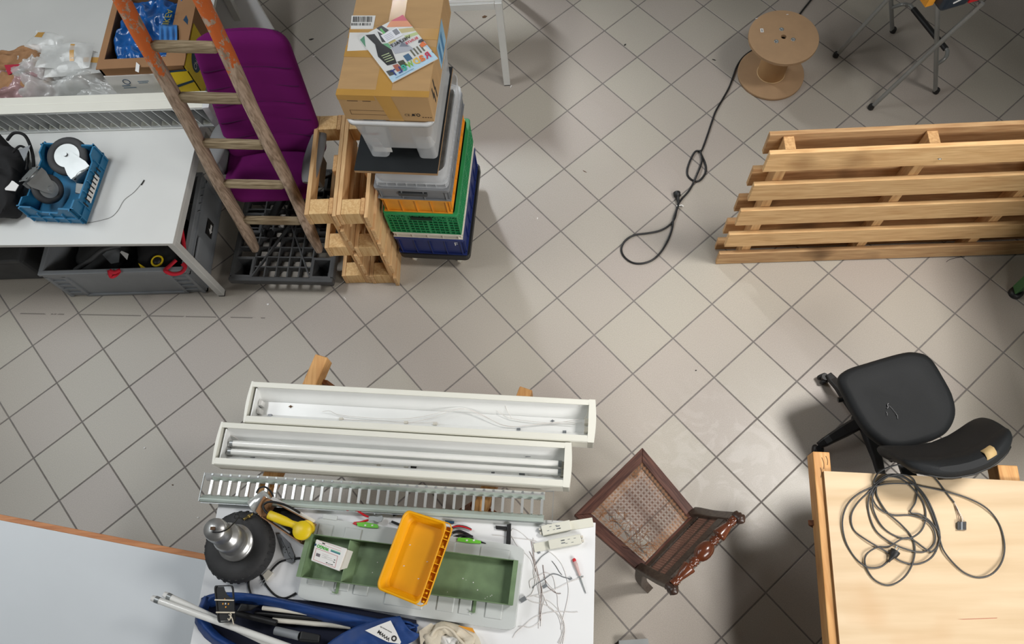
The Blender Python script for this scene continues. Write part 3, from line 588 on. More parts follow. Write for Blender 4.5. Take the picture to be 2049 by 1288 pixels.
# loose wire on the desk
b = MB().tube(spline([at(285, 364, ZD + .002), at(268, 384, ZD + .002), at(248, 400, ZD + .002), at(236, 420, ZD + .002), at(222, 434, ZD + .002), at(200, 441, ZD + .002), at(175, 446, ZD + .002)], 6), 0.0011, 5)
o = b.build('wire', mat('thin_dark_wire', rgb(120, 120, 118), 0.6)); tag(o, 'thin dark wire lying curved on the left desk', 'wire')
b = MB().tube([at(282, 370, ZD + .003), at(288, 360, ZD + .003)], 0.003, 6).build('wire_tip', M_ink, o, True)

# ------------------------------------------------------------------ grey box under the desk
gb = thing('storage_box', 'large open grey plastic box under the left desk, full of black gear', 'box', (-2.44, 2.19, 0))
X0, X1, Y0, Y1, H = -2.84, -2.03, 1.885, 2.49, 0.30; t_ = 0.01
MB().box(X0 + .02, X1 - .02, Y0 + .02, Y1 - .02, 0.0, 0.012).build('base', M_mgrey, gb, True)
for nm, bb in (('wall', (X0, X1, Y0, Y0 + t_)), ('wall', (X0, X1, Y1 - t_, Y1)), ('wall', (X0, X0 + t_, Y0, Y1)), ('wall', (X1 - t_, X1, Y0, Y1))):
    MB().box(bb[0], bb[1], bb[2], bb[3], 0.004, H - .002).build('wall', M_mgrey, gb, True)
rm = MB(); rm.box(X0 - .012, X1 + .012, Y0 - .012, Y0 + .014, H - .022, H); rm.box(X0 - .012, X1 + .012, Y1 - .014, Y1 + .012, H - .022, H); rm.box(X0 - .012, X0 + .014, Y0 + .014, Y1 - .014, H - .022, H); rm.box(X1 - .014, X1 + .012, Y0 + .014, Y1 - .014, H - .022, H)
rm.build('rim', M_mgrey, gb, True, bevel=0.003)
fr = MB()
fr.box(X0 + .1, X1 - .1, Y0 - .009, Y0, 0.004, 0.024); fr.box(X0 + .002, X1 - .002, Y0 - .009, Y0, H - .045, H - .022); fr.box(X0, X0 + .02, Y0 - .009, Y0, 0.004, H - .04); fr.box(X1 - .02, X1, Y0 - .009, Y0, .004, H - .04)
fr.box(X0 + .10, X0 + .12, Y0 - .009, Y0, .02, H - .04); fr.box(X1 - .12, X1 - .10, Y0 - .009, Y0, .02, H - .04)
fr.box(X1, X1 + .009, Y0, Y0 + .02, .004, H - .02); fr.box(X1, X1 + .009, Y1 - .02, Y1, .004, H - .02); fr.box(X1, X1 + .009, Y0, Y1, .004, .02); fr.box(X1, X1 + .009, Y0, Y1, H - .07, H - .06)
fr.build('frame_ribs', M_mgrey, gb, True)
for s in (0, 1):
    for k in range(4):
        xx0 = X0 + .02 if s == 0 else X1 - .10
        MB().box(xx0, xx0 + .08, Y0 - .009, Y0, .05 + k * .05, .058 + k * .05).build('rib', M_mgrey, gb, True)
for k in range(4):
    yy = Y0 + .36 + k * .05
    MB().add([(X1 + .004, yy, H - .022), (X1 + .010, yy, H - .022), (X1 + .010, yy + .03, H - .06), (X1 + .004, yy + .03, H - .06), (X1 + .004, yy + .008, H - .022), (X1 + .010, yy + .008, H - .022), (X1 + .010, yy + .038, H - .06), (X1 + .004, yy + .038, H - .06)], [(0, 1, 2, 3), (7, 6, 5, 4), (1, 0, 4, 5), (2, 1, 5, 6), (3, 2, 6, 7), (0, 3, 7, 4)]).build('rib', M_mgrey, gb, True)
MB().box(X1 + .009, X1 + .024, Y0 + .10, Y0 + .24, H - .12, H - .075).build('clip_handle', M_mgrey, gb, True, bevel=0.006, label='rounded grey handle clip')
MB().box(X1 + .009, X1 + .0105, Y1 - .30, Y1 - .20, .07, .14).build('label_plate', M_ink, gb, True, label='small black label with a white arrow')
MB().poly([(X1 + .011, Y1 - .28, .095), (X1 + .011, Y1 - .255, .12), (X1 + .011, Y1 - .255, .105), (X1 + .011, Y1 - .22, .105), (X1 + .011, Y1 - .22, .085), (X1 + .011, Y1 - .255, .085), (X1 + .011, Y1 - .255, .075)]).build('arrow_mark', M_paper, gb, True)
# what lies in it
def blob(cx, cy, cz, sx, sy, sz, pw=0.7, seed=1, amp=0.06, n=24, rot=0.0):
    ph = random.Random(seed).uniform(0, 6)
    def fn(u, v):
        a = 2 * PI * u; t = (v - 0.5) * PI; f = lambda q: math.copysign(abs(q) ** pw, q)
        k = 1 + amp * math.sin(4 * a + 3 * t + ph) + amp * .6 * math.sin(7 * a - 5 * t + ph)
        x = sx * f(math.cos(t)) * f(math.cos(a)) * k; y = sy * f(math.cos(t)) * f(math.sin(a)) * k
        return (cx + x * math.cos(rot) - y * math.sin(rot), cy + x * math.sin(rot) + y * math.cos(rot), cz + sz * f(math.sin(t)) * k)
    return MB().grid(fn, n, n * 2 // 3)
gr = thing('gear_bag', 'black bag with a yellow-ringed reel and yellow flashes in the grey box', 'bag', (-2.24, 2.1, 0.012))
blob(-2.22, 2.10, .15, .16, .17, .135, seed=4).build('body', M_blackfab, gr, True)
c = at(314, 522, .27); rr = MB().tube([c + Vector((.030 * math.cos(a * PI / 12), .030 * math.sin(a * PI / 12), 0)) for a in range(24)], 0.006, 8, closed=True).build('yellow_ring', M_yellow, gr, True, label='yellow ring around a black reel')
MB().lathe([(0.024, 0), (0.022, 0.012), (0.010, 0.016)], 18, M=Matrix.Translation(c - Vector((0, 0, .006)))).build('reel_hub', M_black, gr, True)
for q in ([(276, 526), (292, 536), (282, 537)], [(352, 455), (362, 462), (356, 470)]):
    MB().slab([at(x, y, .285) for x, y in q][::-1], .002).build('yellow_flash', M_yellow, gr, True)
o = blob(-2.62, 2.17, .10, .17, .2, .085, seed=9).build('dark_bag', M_dgrey); tag(o, 'dark grey soft bag in the left end of the grey box', 'bag')
hp = MB().tube(spline([at(150, 540, .22), at(180, 520, .25), at(205, 500, .26), at(240, 492, .22)], 6), .014, 8).build('hose', M_dgrey); tag(hp, 'dark grey hose curving out of the grey box under the desk', 'hose')
pp = MB().slab([at(205, 510, .2), at(222, 528, .2), at(238, 525, .2), at(240, 500, .2), at(225, 494, .2)][::-1], .004).build('paper', M_mgrey); tag(pp, 'folded grey sheet among the black gear in the grey box', 'paper')
pp = MB().slab([at(240, 505, .24), at(254, 520, .24), at(257, 508, .24), at(243, 502, .24)][::-1], .002).build('paper_tag', M_paper, gr, True)
s1 = MB()
def ribbon(pts, wd, upv=(0, 0, 1), n=6):
    P = spline(pts, n); g = MB(); V = []
    for i, p in enumerate(P):
        d = (P[min(i + 1, len(P) - 1)] - P[max(i - 1, 0)]).normalized(); sd = d.cross(Vector(upv))
        if sd.length < .01: sd = Vector((1, 0, 0))
        sd.normalize(); V += [p + sd * wd / 2, p - sd * wd / 2]
    g.add(V, [(2 * i, 2 * i + 1, 2 * i + 3, 2 * i + 2) for i in range(len(P) - 1)], 0, True); return g
o = ribbon([at(218, 540, .31), at(222, 553, .29), at(232, 550, .29), at(240, 540, .31), at(228, 545, .315), at(218, 541, .312)], .022).build('strap', M_redcloth, solid=.003); tag(o, 'red strap looped over the middle of the grey box front rim', 'strap')
o = ribbon([at(352, 520, .31), at(338, 533, .31), at(330, 541, .312), at(345, 548, .30), at(362, 545, .30), at(370, 534, .31), at(364, 527, .31)], .022).build('strap', M_redcloth, solid=.003); tag(o, 'red strap looped over the right front corner of the grey box', 'strap')
o = ribbon([at(366, 420, .31), at(362, 450, .31), at(366, 480, .31), at(368, 500, .31)], .022).build('strap', M_redcloth, solid=.003); tag(o, 'red strap lying inside along the right wall of the grey box', 'strap')

db = thing('dark_box', 'dark grey lidded box on the floor at the left edge, under the desk', 'box', (-3.3, 2.25, 0))
MB().box(-3.75, -3.03, 1.995, 2.5, 0, .22).build('body', M_dgrey, db, True, bevel=.02)
MB().box(-3.76, -3.02, 1.985, 2.51, .222, .26).build('lid', M_dgrey, db, True, bevel=.01)

# ------------------------------------------------------------------ black plastic pallet
pp = thing('plastic_pallet', 'black plastic grid pallet on the floor under the purple chair and ladder feet', 'pallet', (-1.53, 2.24, 0), math.radians(-3.0))
W, D, ZT = 0.60, 0.74, 0.14
fr = MB()
fr.box(-W/2, W/2, -D/2, -D/2 + .03, .09, ZT); fr.box(-W/2, W/2, D/2 - .03, D/2, .09, ZT); fr.box(-W/2, -W/2 + .03, -D/2 + .03, D/2 - .03, .09, ZT); fr.box(W/2 - .03, W/2, -D/2 + .03, D/2 - .03, .09, ZT)
fr.build('frame', M_dgrey, pp, bevel=.008)
for sx in (-1, 0, 1):
    for sy in (-1, 0, 1):
        cx, cy = sx * (W/2 - .075), sy * (D/2 - .085)
        if sx == 0: continue
        c = MB(); o1 = [Vector((cx + x, cy + y, ZT + .001)) for x, y in ((-.06, -.065), (.06, -.065), (.06, .065), (-.06, .065))]
        i1 = [Vector((cx + x, cy + y, ZT + .001)) for x, y in ((-.045, -.05), (.045, -.05), (.045, .05), (-.045, .05))]
        i2 = [Vector((cx + x, cy + y, .012)) for x, y in ((-.032, -.036), (.032, -.036), (.032, .036), (-.032, .036))]
        o2 = [Vector((cx + x, cy + y, .0)) for x, y in ((-.038, -.042), (.038, -.042), (.038, .042), (-.038, .042))]
        c.rings([i2, i1, o1, [p - Vector((0, 0, .03)) for p in o1], o2], 0, False); c.build('foot_cup', M_dgrey, pp)
gridm = MB(); y0, y1 = -D/2 + .03, D/2 - .03; x0, x1 = -W/2 + .135, W/2 - .135
for k in range(6):
    x = x0 + (x1 - x0) * k / 5; MB().box(x - .004, x + .004, y0, y1, .085, ZT - .004).build('grid_rib', M_dgrey, pp)
for k in range(1, 11):
    y = y0 + (y1 - y0) * k / 11; (lambda xx: MB().box(-xx, xx, y - .004, y + .004, .085, ZT - .006))(W/2 - .03 if abs(y) < D/2 - .16 else W/2 - .138).build('grid_rib', M_dgrey, pp)
for a, bb in (((x0, y0), (0, .0)), ((x1, y0), (0, .0)), ((x0, y1), (0, 0)), ((x1, y1), (0, 0))):
    MB().bar((a[0], a[1], ZT - .008), (bb[0], bb[1], ZT - .008), .008, .02).build('diagonal_rib', M_dgrey, pp)
MB().lathe([(.022, ZT - .04), (.022, ZT - .002)], 14).build('hub', M_dgrey, pp)

# ------------------------------------------------------------------ purple office chair standing on it
PC = Vector((-1.53, 2.40, 0.14))
pc = thing('office_chair', 'tall purple office chair with grey armrests, behind the leaning ladder', 'chair', PC)
def cushion(rings_): return MB().rings(rings_, 0, True)
seat = MB(); n = 40; rs = []
for k, (z, s) in enumerate(((.375, .86), (.385, .95), (.41, 1.0), (.435, 1.0), (.455, .97), (.468, .90), (.473, .75), (.475, .4))):
    r = []
    for x, y in rrect(-.235 * s, .235 * s, -.235 * s, .22 * s, .085 * s, 9):
        dz = -0.05 * max(0, (-y - .10) / .135) ** 2
        r.append(Vector((x, y + .0, z + dz)))
    rs.append(r)
seat.rings(rs); seat.xf(Matrix.Translation((.03, 0, 0))); seat.build('seat', M_purple, pc)
MB().prism(rrect(-.21, .21, -.19, .20, .07, 6), .355, .378).build('seat_pan', M_black, pc)
back = MB(); rs = []; NV = 46; seams = (.20, .34, .48, .62, .76)
def backprof(v): # centre y, z, half width, thickness
    y = .03 + .20 * v; z = .45 + .655 * v
    hw = .262 - .036 * v
    e = min(v / .10, (1 - v) / .10, 1.0); e = max(e, 0.0)
    hw *= 1 - .28 * (1 - math.sqrt(1 - (1 - e) ** 2))
    th = .10 * (0.25 + .75 * math.sqrt(1 - (1 - e) ** 2))
    return y, z, hw, th
for i in range(NV + 1):
    v = i / NV; y, z, hw, th = backprof(v); r = []
    g = sum(math.exp(-((v - s) / .009) ** 2) for s in seams)
    M_ = 36
    for j in range(M_):
        a = 2 * PI * j / M_; ca, sa = math.cos(a), math.sin(a); f = lambda q, p: math.copysign(abs(q) ** p, q)
        x = hw * f(ca, .55) + .085; dy = th / 2 * f(sa, .7)
        curve = .055 * (abs(x - .085) / .26) ** 2.2          # wings come forward
        ind = .0035 * g * (1 if sa < 0 else 0) * max(0, 1 - (abs(x - .085) / hw) ** 6)
        r.append(Vector((x, y - curve + dy + ind, z - dy * .3)))
    rs.append(r)
back.rings(rs); bo = back.build('backrest', M_purple, pc)
for s in seams:
    y, z, hw, th = backprof(s); P = []
    for i in range(25):
        x = hw * .93 * (i / 12 - 1); P.append((x + .085, y - .055 * (abs(x) / .26) ** 2.2 - th / 2 * (1 - abs(x / hw) ** 6) ** .4 + .003, z + th * .15))
    MB().tube(P, .0016, 5).build('seam', M_seam, bo)
shell = MB(); rs = []
for i in range(9):
    v = .06 + .86 * i / 8; y, z, hw, th = backprof(v)
    rs.append([Vector((.080 + hw * .74 * math.cos(a), y + th / 2 - .004 + .02 * max(0, math.sin(a)), z)) for a in [2 * PI * j / 24 for j in range(24)]])
shell.rings(rs); shell.build('back_shell', M_dgrey, pc)
for s, pts in ((-1, [(446, 252, .735), (438, 275, .735), (430, 302, .725), (420, 332, .71)]), (1, [(641, 262, .735), (632, 296, .735), (623, 330, .73), (616, 366, .71)])):
    P = spline([at(*p) for p in pts], 5); g = MB(); rs = []
    for i, p in enumerate(P):
        d = (P[min(i + 1, len(P) - 1)] - P[max(0, i - 1)]).normalized(); sd = d.cross(Vector((0, 0, 1))).normalized(); uu = sd.cross(d)
        q = i / (len(P) - 1); wv = .05 * (math.sin(PI * min(1, max(0, .06 + .88 * q))) ** .35)
        rs.append([p + sd * wv * math.cos(a) + uu * .017 * math.sin(a) for a in [2 * PI * j / 14 for j in range(14)]])
    g.rings(rs); arm = g.build('armrest', M_arm, pc, True)
    mid = P[len(P) // 2]; sx = PC.x + s * .20
    st = MB(); st.rings([[Vector((mid.x + dx, mid.y + dy, mid.z - .01)) for dx, dy in ((-.012, -.09), (.012, -.09), (.012, .09), (-.012, .09))],
                         [Vector((mid.x + s * .012 + dx, mid.y + dy - .01, mid.z - .14)) for dx, dy in ((-.012, -.075), (.012, -.075), (.012, .075), (-.012, .075))],
                         [Vector((sx + dx, PC.y + dy, PC.z + .36)) for dx, dy in ((-.012, -.05), (.012, -.05), (.012, .05), (-.012, .05))]], 0, False)
    st.build('arm_support', M_arm, pc, True, bevel=.004)
MB().box(-.10, .10, -.14, .16, .29, .355).build('tilt_mechanism', M_black, pc, bevel=.01)
MB().tube([(.08, -.02, .32), (.20, -.04, .315), (.255, -.05, .31)], .007, 6).build('lever', M_black, pc)
MB().lathe([(.028, .10), (.028, .24), (.02, .24), (.02, .30)], 14).build('column', M_black, pc)
MB().lathe([(.05, .07), (.05, .12), (.03, .13)], 16).build('hub', M_black, pc)
for k in range(5):
    a = math.radians(18 + 72 * k + 10); d = Vector((math.cos(a), math.sin(a), 0))
    MB().bar(d * .04 + Vector((0, 0, .10)), d * .26 + Vector((0, 0, .065)), .05, .035, w2=.032, h2=.022).build('base_leg', M_black, pc, bevel=.006)
    c = MB(); s_ = Vector((-d.y, d.x, 0))
    for q in (-1, 1):
        M2 = Matrix.Translation(d * .26 + s_ * q * .012 + Vector((0, 0, .026))) @ Vector((0, 0, 1)).rotation_difference(s_ * q).to_matrix().to_4x4()
        c.lathe([(.024, 0), (.026, .004), (.022, .014)], 14, M=M2)
    c.build('castor_wheel', M_black, pc)

# ------------------------------------------------------------------ ladder
lf0 = at(510, 498, .145); rf0 = at(640, 500, .145)
L1 = at(245, 0, 1.68); R1 = at(402, 0, 1.68)
ld = thing('ladder', 'weathered wooden ladder with orange-painted rail tops, leaning behind the left desk', 'ladder', ((lf0.x + rf0.x) / 2, lf0.y, .145))
def rail(a, b2):
    d = b2 - a; e = a + d * 1.16; P = [a + (e - a) * t for t in [i / 14 for i in range(15)]]
    sd = Vector((1, 0, 0)); dn = d.normalized(); nn = dn.cross(sd).normalized(); sd = nn.cross(dn)
    rs = []; ph = random.uniform(0, 6)
    for i, p in enumerate(P):
        q = i / 14; k = (0.72 if i == 0 else 1) * (1 + .04 * math.sin(ph + i * 1.7))
        o_ = sd * .004 * math.sin(i * .9 + ph)
        rs.append([p + o_ + sd * .027 * k * math.copysign(abs(math.cos(t)) ** .6, math.cos(t)) + nn * .035 * k * math.copysign(abs(math.sin(t)) ** .6, math.sin(t)) for t in [2 * PI * j / 12 for j in range(12)]])
    return MB().rings(rs, 0, True)
rail(lf0, L1).build('rail', M_ladder, ld, True); rail(rf0, R1).build('rail', M_ladder, ld, True)
def onrail(a, b2, py):
    lo, hi = 0.0, 1.3
    for _ in range(40):
        m_ = (lo + hi) / 2; e = a + (b2 - a) * m_ - CAM; y = 644 + FPX * e.dot(DN) / e.dot(FW)
        if y > py: lo = m_
        else: hi = m_
    return a + (b2 - a) * lo
for yl, yr in ((92, 95), (194, 198), (286, 290), (367, 370), (440, 442)):
    p = onrail(lf0, L1, yl); q = onrail(rf0, R1, yr); d = (q - p).normalized()
    tl = (L1 - lf0).normalized()
    bb = MB(); u_ = tl; k_ = d.cross(u_).normalized()
    sec = [(0.0, .018, .014), (.03, .018, .014), (.045, .027, .016), (.5, .028, .017), (1, 1, 1)]
    rs = []; Ld = (q - p).length
    for t, hh, ww in ((0, .017, .012), (.07, .017, .012), (.12, .026, .014), (.5, .027, .015), (.88, .026, .014), (.93, .017, .012), (1, .017, .012)):
        c = p + (q - p) * t; rs.append([c + u_ * hh * math.copysign(abs(math.sin(a)) ** .5, math.sin(a)) + k_ * ww * math.copysign(abs(math.cos(a)) ** .5, math.cos(a)) for a in [2 * PI * (j + .5) / 8 for j in range(8)]])
    bb.rings(rs, 0, False); bb.build('rung', M_rung, ld, True)

# ------------------------------------------------------------------ two wooden half pallets on end
def half_pallet(label, xl, xr, y0, y1, seedk):
    rnd = random.Random(seedk)
    root = thing('half_pallet', label, 'pallet', ((xl + xr) / 2, (y0 + y1) / 2, 0), group=None)
    Ht = .775; rows = ((0, .10), (.335, .435), (Ht - .10, Ht)); g = .0015
    for z0, z1 in rows:
        MB().box(xl, xl + .021, y0, y1, z0 + g, z1 - g).build('bottom_board', M_pY, root, True, bevel=.002)
        for ya, yb in ((y0 + .002, y0 + .085), ((y0 + y1) / 2 - .045, (y0 + y1) / 2 + .045), (y1 - .085, y1 - .002)):
            if z1 > .7 and y0 + .2 < ya < y1 - .2: continue
            MB().box(xl + .0225, xr - .0405, ya, yb, z0 + g, z1 - g).build('block', M_pEnd, root, True, bevel=.002)
    for ya, yb in ((y0, y0 + .09), ((y0 + y1) / 2 - .045, (y0 + y1) / 2 + .045), (y1 - .09, y1)):
        MB().box(xr - .039, xr - .020, ya, yb, g, Ht - g).build('stringer_board', M_pZ, root, True, bevel=.0015)
    zz = [.002, .130, .262, .394, .526, .672]
    for k, z in enumerate(zz):
        MB().box(xr - .0195, xr, y0 - rnd.uniform(0, .018), y1 + rnd.uniform(0, .005), z, z + .095 + rnd.uniform(0, .005)).build('deck_board', M_pY, root, True, bevel=.0015)
    return root
half_pallet('wooden half pallet on end, left of the pair, next to the purple chair', -1.214, -1.0585, 1.912, 2.49, 1)
half_pallet('wooden half pallet on end, right of the pair, touching the crate stack', -1.0565, -.902, 1.905, 2.485, 2)

# ------------------------------------------------------------------ stack of crates on a dolly
YW = math.radians(-5.0); W, D = .375, .59
SC = Vector((-.876, 2.025, 0)) + Matrix.Rotation(YW, 3, 'Z') @ Vector((W/2, D/2, 0))
def stk(name, label, cat, z, dx=0.0, dy=0.0, yaw=YW, group=None):
    return thing(name, label, cat, SC + Matrix.Rotation(YW, 3, 'Z') @ Vector((dx, dy, 0)) + Vector((0, 0, z)), yaw, group)
dl = stk('dolly', 'black wheeled dolly carrying the tall stack of crates', 'dolly', 0)
MB().prism(rrect(-W/2 - .01, W/2 + .015, -D/2 - .01, D/2 + .01, .03, 4), .105, .15).build('deck', M_black, dl, bevel=.004)
for sx in (-1, 1):
    for sy in (-1, 1):
        c = Vector((sx * .13, sy * .24, .045))
        f = MB().box(c.x - .02, c.x + .02, c.y - .03, c.y + .03, .075, .105).build('castor_fork', M_steel, dl)
        wl = MB(); wl.lathe([(.03, -.012), (.045, -.009), (.045, .009), (.03, .012)], 18, M=Matrix.Translation(c) @ Matrix.Rotation(PI/2, 4, 'Y')); wl.build('castor_wheel', M_cream, dl)

def crate(root, W, D, H, m, rim=.018, t=.006, fr_ribs=4, sd_ribs=6, taper=0.0, lip=.012, cross=False, inner=True):
    W2, D2 = W/2, D/2
    MB().box(-W2 + .012, W2 - .012, -D2 + .012, D2 - .012, 0.0, .008).build('base', m, root)
    for nm, (a, b2) in (('front_wall', ((-W2 + lip, W2 - lip), (-D2 + lip, -D2 + lip + t))), ('back_wall', ((-W2 + lip, W2 - lip), (D2 - lip - t, D2 - lip))), ('side_wall', ((-W2 + lip, -W2 + lip + t), (-D2 + lip, D2 - lip))), ('side_wall', ((W2 - lip - t, W2 - lip), (-D2 + lip, D2 - lip)))):
        MB().box(a[0], a[1], b2[0], b2[1], .002, H - .001).build(nm, m, root)
    r = MB(); o = rrect(-W2, W2, -D2, D2, .015, 4); i = rrect(-W2 + lip + t, W2 - lip - t, -D2 + lip + t, D2 - lip - t, .01, 4)
    f3 = lambda q, z: [Vector((x, y, z)) for x, y in q]
    r.rings([f3(i, H - rim), f3(o, H - rim), f3(o, H), f3(i, H)], 0, False, False, True); r.build('rim', m, root, bevel=.002)
    for k in range(fr_ribs):
        x = -W2 + lip + .012 + (W - 2 * lip - .024) * k / (fr_ribs - 1)
        for s in (-1, 1): MB().box(x - .002, x + .002, s * (D2 - lip) - (lip * .85 if s < 0 else 0), s * (D2 - lip) + (lip * .85 if s > 0 else 0), .004, H - rim).build('rib', m, root)
    for k in range(sd_ribs):
        y = -D2 + lip + .012 + (D - 2 * lip - .024) * k / (sd_ribs - 1)
        for s in (-1, 1): MB().box(s * (W2 - lip) - (lip * .85 if s < 0 else 0), s * (W2 - lip) + (lip * .85 if s > 0 else 0), y - .002, y + .002, .004, H - rim).build('rib', m, root)
    bl_ = MB()
    for s in (-1, 1):
        bl_.box(-W2 + .002, W2 - .002, s * (D2 - lip) - (lip * .8 if s < 0 else 0), s * (D2 - lip) + (lip * .8 if s > 0 else 0), 0.0, .006)
        bl_.box(s * (W2 - lip) - (lip * .8 if s < 0 else 0), s * (W2 - lip) + (lip * .8 if s > 0 else 0), -D2 + .013, D2 - .013, 0.0, .006)
    bl_.build('foot_flange', m, root)
c1 = stk('crate', 'navy blue crate marked F, lowest of the crate stack on the dolly', 'crate', .151)
crate(c1, .385, .60, .175, M_navy, fr_ribs=5, sd_ribs=7)
text('F', c1.matrix_world @ Vector((.135, -.30 + .011, .095)), c1.matrix_world @ Vector((.152, -.30 + .011, .095)), (0, 0, 1), M_paper, c1, height=.035)
c2 = stk('crate', 'cream white crate between the navy and the green crate', 'crate', .327)
crate(c2, .38, .595, .052, M_cream, rim=.014, fr_ribs=5, sd_ribs=7)
# green lattice crate
c3 = stk('crate', 'green lattice-sided crate in the middle of the tall stack', 'crate', .380)
W3, D3, H3 = .378, .592, .20
MB().box(-W3/2 + .01, W3/2 - .01, -D3/2 + .01, D3/2 - .01, 0, .006).build('base', M_green, c3)
rr = MB(); f3 = lambda q, z: [Vector((x, y, z)) for x, y in q]; o = rrect(-W3/2 - .004, W3/2 + .004, -D3/2 - .004, D3/2 + .004, .018, 4); i = rrect(-W3/2 + .016, W3/2 - .016, -D3/2 + .016, D3/2 - .016, .012, 4)
rr.rings([f3(i, H3 - .016), f3(o, H3 - .016), f3(o, H3), f3(i, H3)], 0, False, False, True); rr.build('rim', M_green, c3, bevel=.003)
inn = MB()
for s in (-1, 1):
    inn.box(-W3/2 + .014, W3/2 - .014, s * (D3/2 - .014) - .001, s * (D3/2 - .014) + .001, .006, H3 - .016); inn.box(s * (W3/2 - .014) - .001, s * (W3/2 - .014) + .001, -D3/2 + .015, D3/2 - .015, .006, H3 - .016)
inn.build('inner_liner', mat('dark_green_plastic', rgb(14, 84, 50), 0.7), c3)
def lattice(name, L, fn):
    g = MB(); n = max(4, round(L / .026)); hb = 7
    for k in range(hb + 1):
        z = .004 + (H3 - .022) * k / hb; g.bar(fn(-L/2, z), fn(L/2, z), .006, .005)
    for k in range(n + 1):
        x = -L/2 + L * k / n; g.bar(fn(x, 0.002), fn(x, H3 - .016), .005, .0045 if k % 4 else .012, up=fn(1, 0) - fn(0, 0))
    for k in range(0, n, 2):
        x = -L/2 + L * k / n; x2 = x + 2 * L / n
        if x2 > L/2 + .001: continue
        zz = H3 - .02; g.bar(fn(x, zz), fn(x2, zz - .05), .004, .004); g.bar(fn(x2, zz), fn(x, zz - .05), .004, .004)
    return g.build(name, M_green, c3)
for s in (-1, 1):
    lattice('lattice_wall', W3 - .008, lambda x, z, s=s: Vector((x, s * (D3/2 - .004), z)))
    lattice('lattice_wall', D3 - .012, lambda x, z, s=s: Vector((s * (W3/2 - .004), x, z)))
MB().box(-.055, .055, -D3/2 - .003, -D3/2 + .006, H3 - .055, H3 - .03).build('hand_slot', mat('slot_dark', rgb(6, 40, 24), .8), c3)
c4 = stk('crate', 'orange yellow crate resting on the green lattice crate', 'crate', .5805, -.008)
crate(c4, .355, .58, .125, M_orange, rim=.012, fr_ribs=5, sd_ribs=7)
c5 = stk('crate', 'grey crate above the orange crate in the stack', 'crate', .706, -.004)
crate(c5, .37, .585, .10, M_grey2, rim=.02, fr_ribs=4, sd_ribs=6)
MB().box(-.07, .07, -.585/2 - .002, -.585/2 + .014, .04, .06).build('hand_slot', M_dgrey, c5)
c6 = stk('clear_crate', 'clear plastic crate with cell-ribbed base, under the black board', 'crate', .807, .0, .01)
b = MB(); W6, D6, H6 = .355, .585, .135
rs = [[Vector((x, y, z)) for x, y in rrect(-W6/2 * s, W6/2 * s, -D6/2 * s, D6/2 * s, .05, 5)] for z, s in ((.032, .98), (.06, .97), (H6, .99))]
b.rings(rs, 0, True, False); b.build('body', M_clear, c6, solid=.003)
MB().prism(rrect(-W6/2, W6/2, -D6/2, D6/2, .03, 4), 0.0, .006).build('flange', M_clear, c6)
for k in range(8):
    x = -W6/2 + .01 + (W6 - .02) * k / 7
    MB().box(x - .0015, x + .0015, -D6/2 + .001, -D6/2 + .016, .006, .032).build('cell_rib', M_clear, c6)
for k in range(12):
    y = -D6/2 + .02 + (D6 - .04) * k / 11
    MB().box(W6/2 - .016, W6/2 - .001, y - .0015, y + .0015, .006, .032).build('cell_rib', M_clear, c6)
MB().prism(rrect(-W6/2, W6/2, -D6/2, D6/2, .03, 4), .0325, .036).build('flange', M_clear, c6)
MB().box(-W6/2 + .03, W6/2 - .03, -D6/2 + .05, D6/2 - .05, .037, .06).build('contents', mat('grey_contents', rgb(130, 128, 124), .8, var=.4, vs=20), c6)
bd = stk('board', 'black coated board with a pale wooden edge, lying in the crate stack', 'board', .944, -.045, .005)
MB().box(-.195, .195, -.305, .305, .0015, .018).build('core', M_plyedge, bd); MB().box(-.1955, .1955, -.3055, .3055, .0185, .0205).build('coating', mat('matt_black_coating', rgb(38, 41, 43), .8, var=.1, spec=.15), bd)
tb_ = stk('storage_tub', 'translucent storage tub holding papers, directly under the taped cardboard box', 'box', .9655, -.015, .030)
W7, D7, H7 = .385, .58, .305
body = MB(); rs = []
for z, ins in ((.075, .04), (.09, .034), (H7 - .02, .012), (H7 - .012, .008)):
    rs.append([Vector((x, y, z)) for x, y in rrect(-W7/2 + ins, W7/2 - ins, -D7/2 + ins, D7/2 - ins, .035, 5)])
body.rings(rs[::-1], 0, True, False); body.add(rs[0], [tuple(range(len(rs[0])))]); body.build('body', M_frost, tb_, solid=.003)
for sx in (-1, 1):
    f = MB(); a0, a1 = (sx * (W7/2 - .036), sx * .07)
    lo = rrect(min(a0, a1), max(a0, a1), -D7/2 + .038, D7/2 - .038, .02, 4); hi = rrect(min(a0, a1) - .004, max(a0, a1) + .004, -D7/2 + .022, D7/2 - .022, .02, 4)
    f.rings([[Vector((x, y, 0.0)) for x, y in lo], [Vector((x, y, .19)) for x, y in hi]], 0, True, False); f.add([(x, y, 0.0) for x, y in lo], [tuple(range(len(lo)))[::-1]]); f.build('foot_well', M_frost, tb_)
r = MB(); o = rrect(-W7/2, W7/2, -D7/2, D7/2, .04, 6); i = rrect(-W7/2 + .016, W7/2 - .016, -D7/2 + .016, D7/2 - .016, .03, 6)
r.rings([f3(i, H7 - .016), f3(o, H7 - .022), f3(o, H7 - .004), f3([((x0 + x1) / 2, (y0 + y1) / 2) for (x0, y0), (x1, y1) in zip(o, i)], H7), f3(i, H7 - .004)], 0, True, False, True); r.build('rim', mat('white_rim', rgb(222, 224, 225), .35, alpha=.85), tb_)
pa = MB().box(-.135, -.05, -.245, -.24, .03, .23).build('printed_sheet', M_paper, tb_, label='white printed sheet seen through the plastic')
for k, z in enumerate((.07, .11, .16)): MB().box(-.125, -.085, -.2465, -.2455, z, z + .012).build('red_print', mat('pale_red_print', rgb(200, 120, 110), .7), tb_)
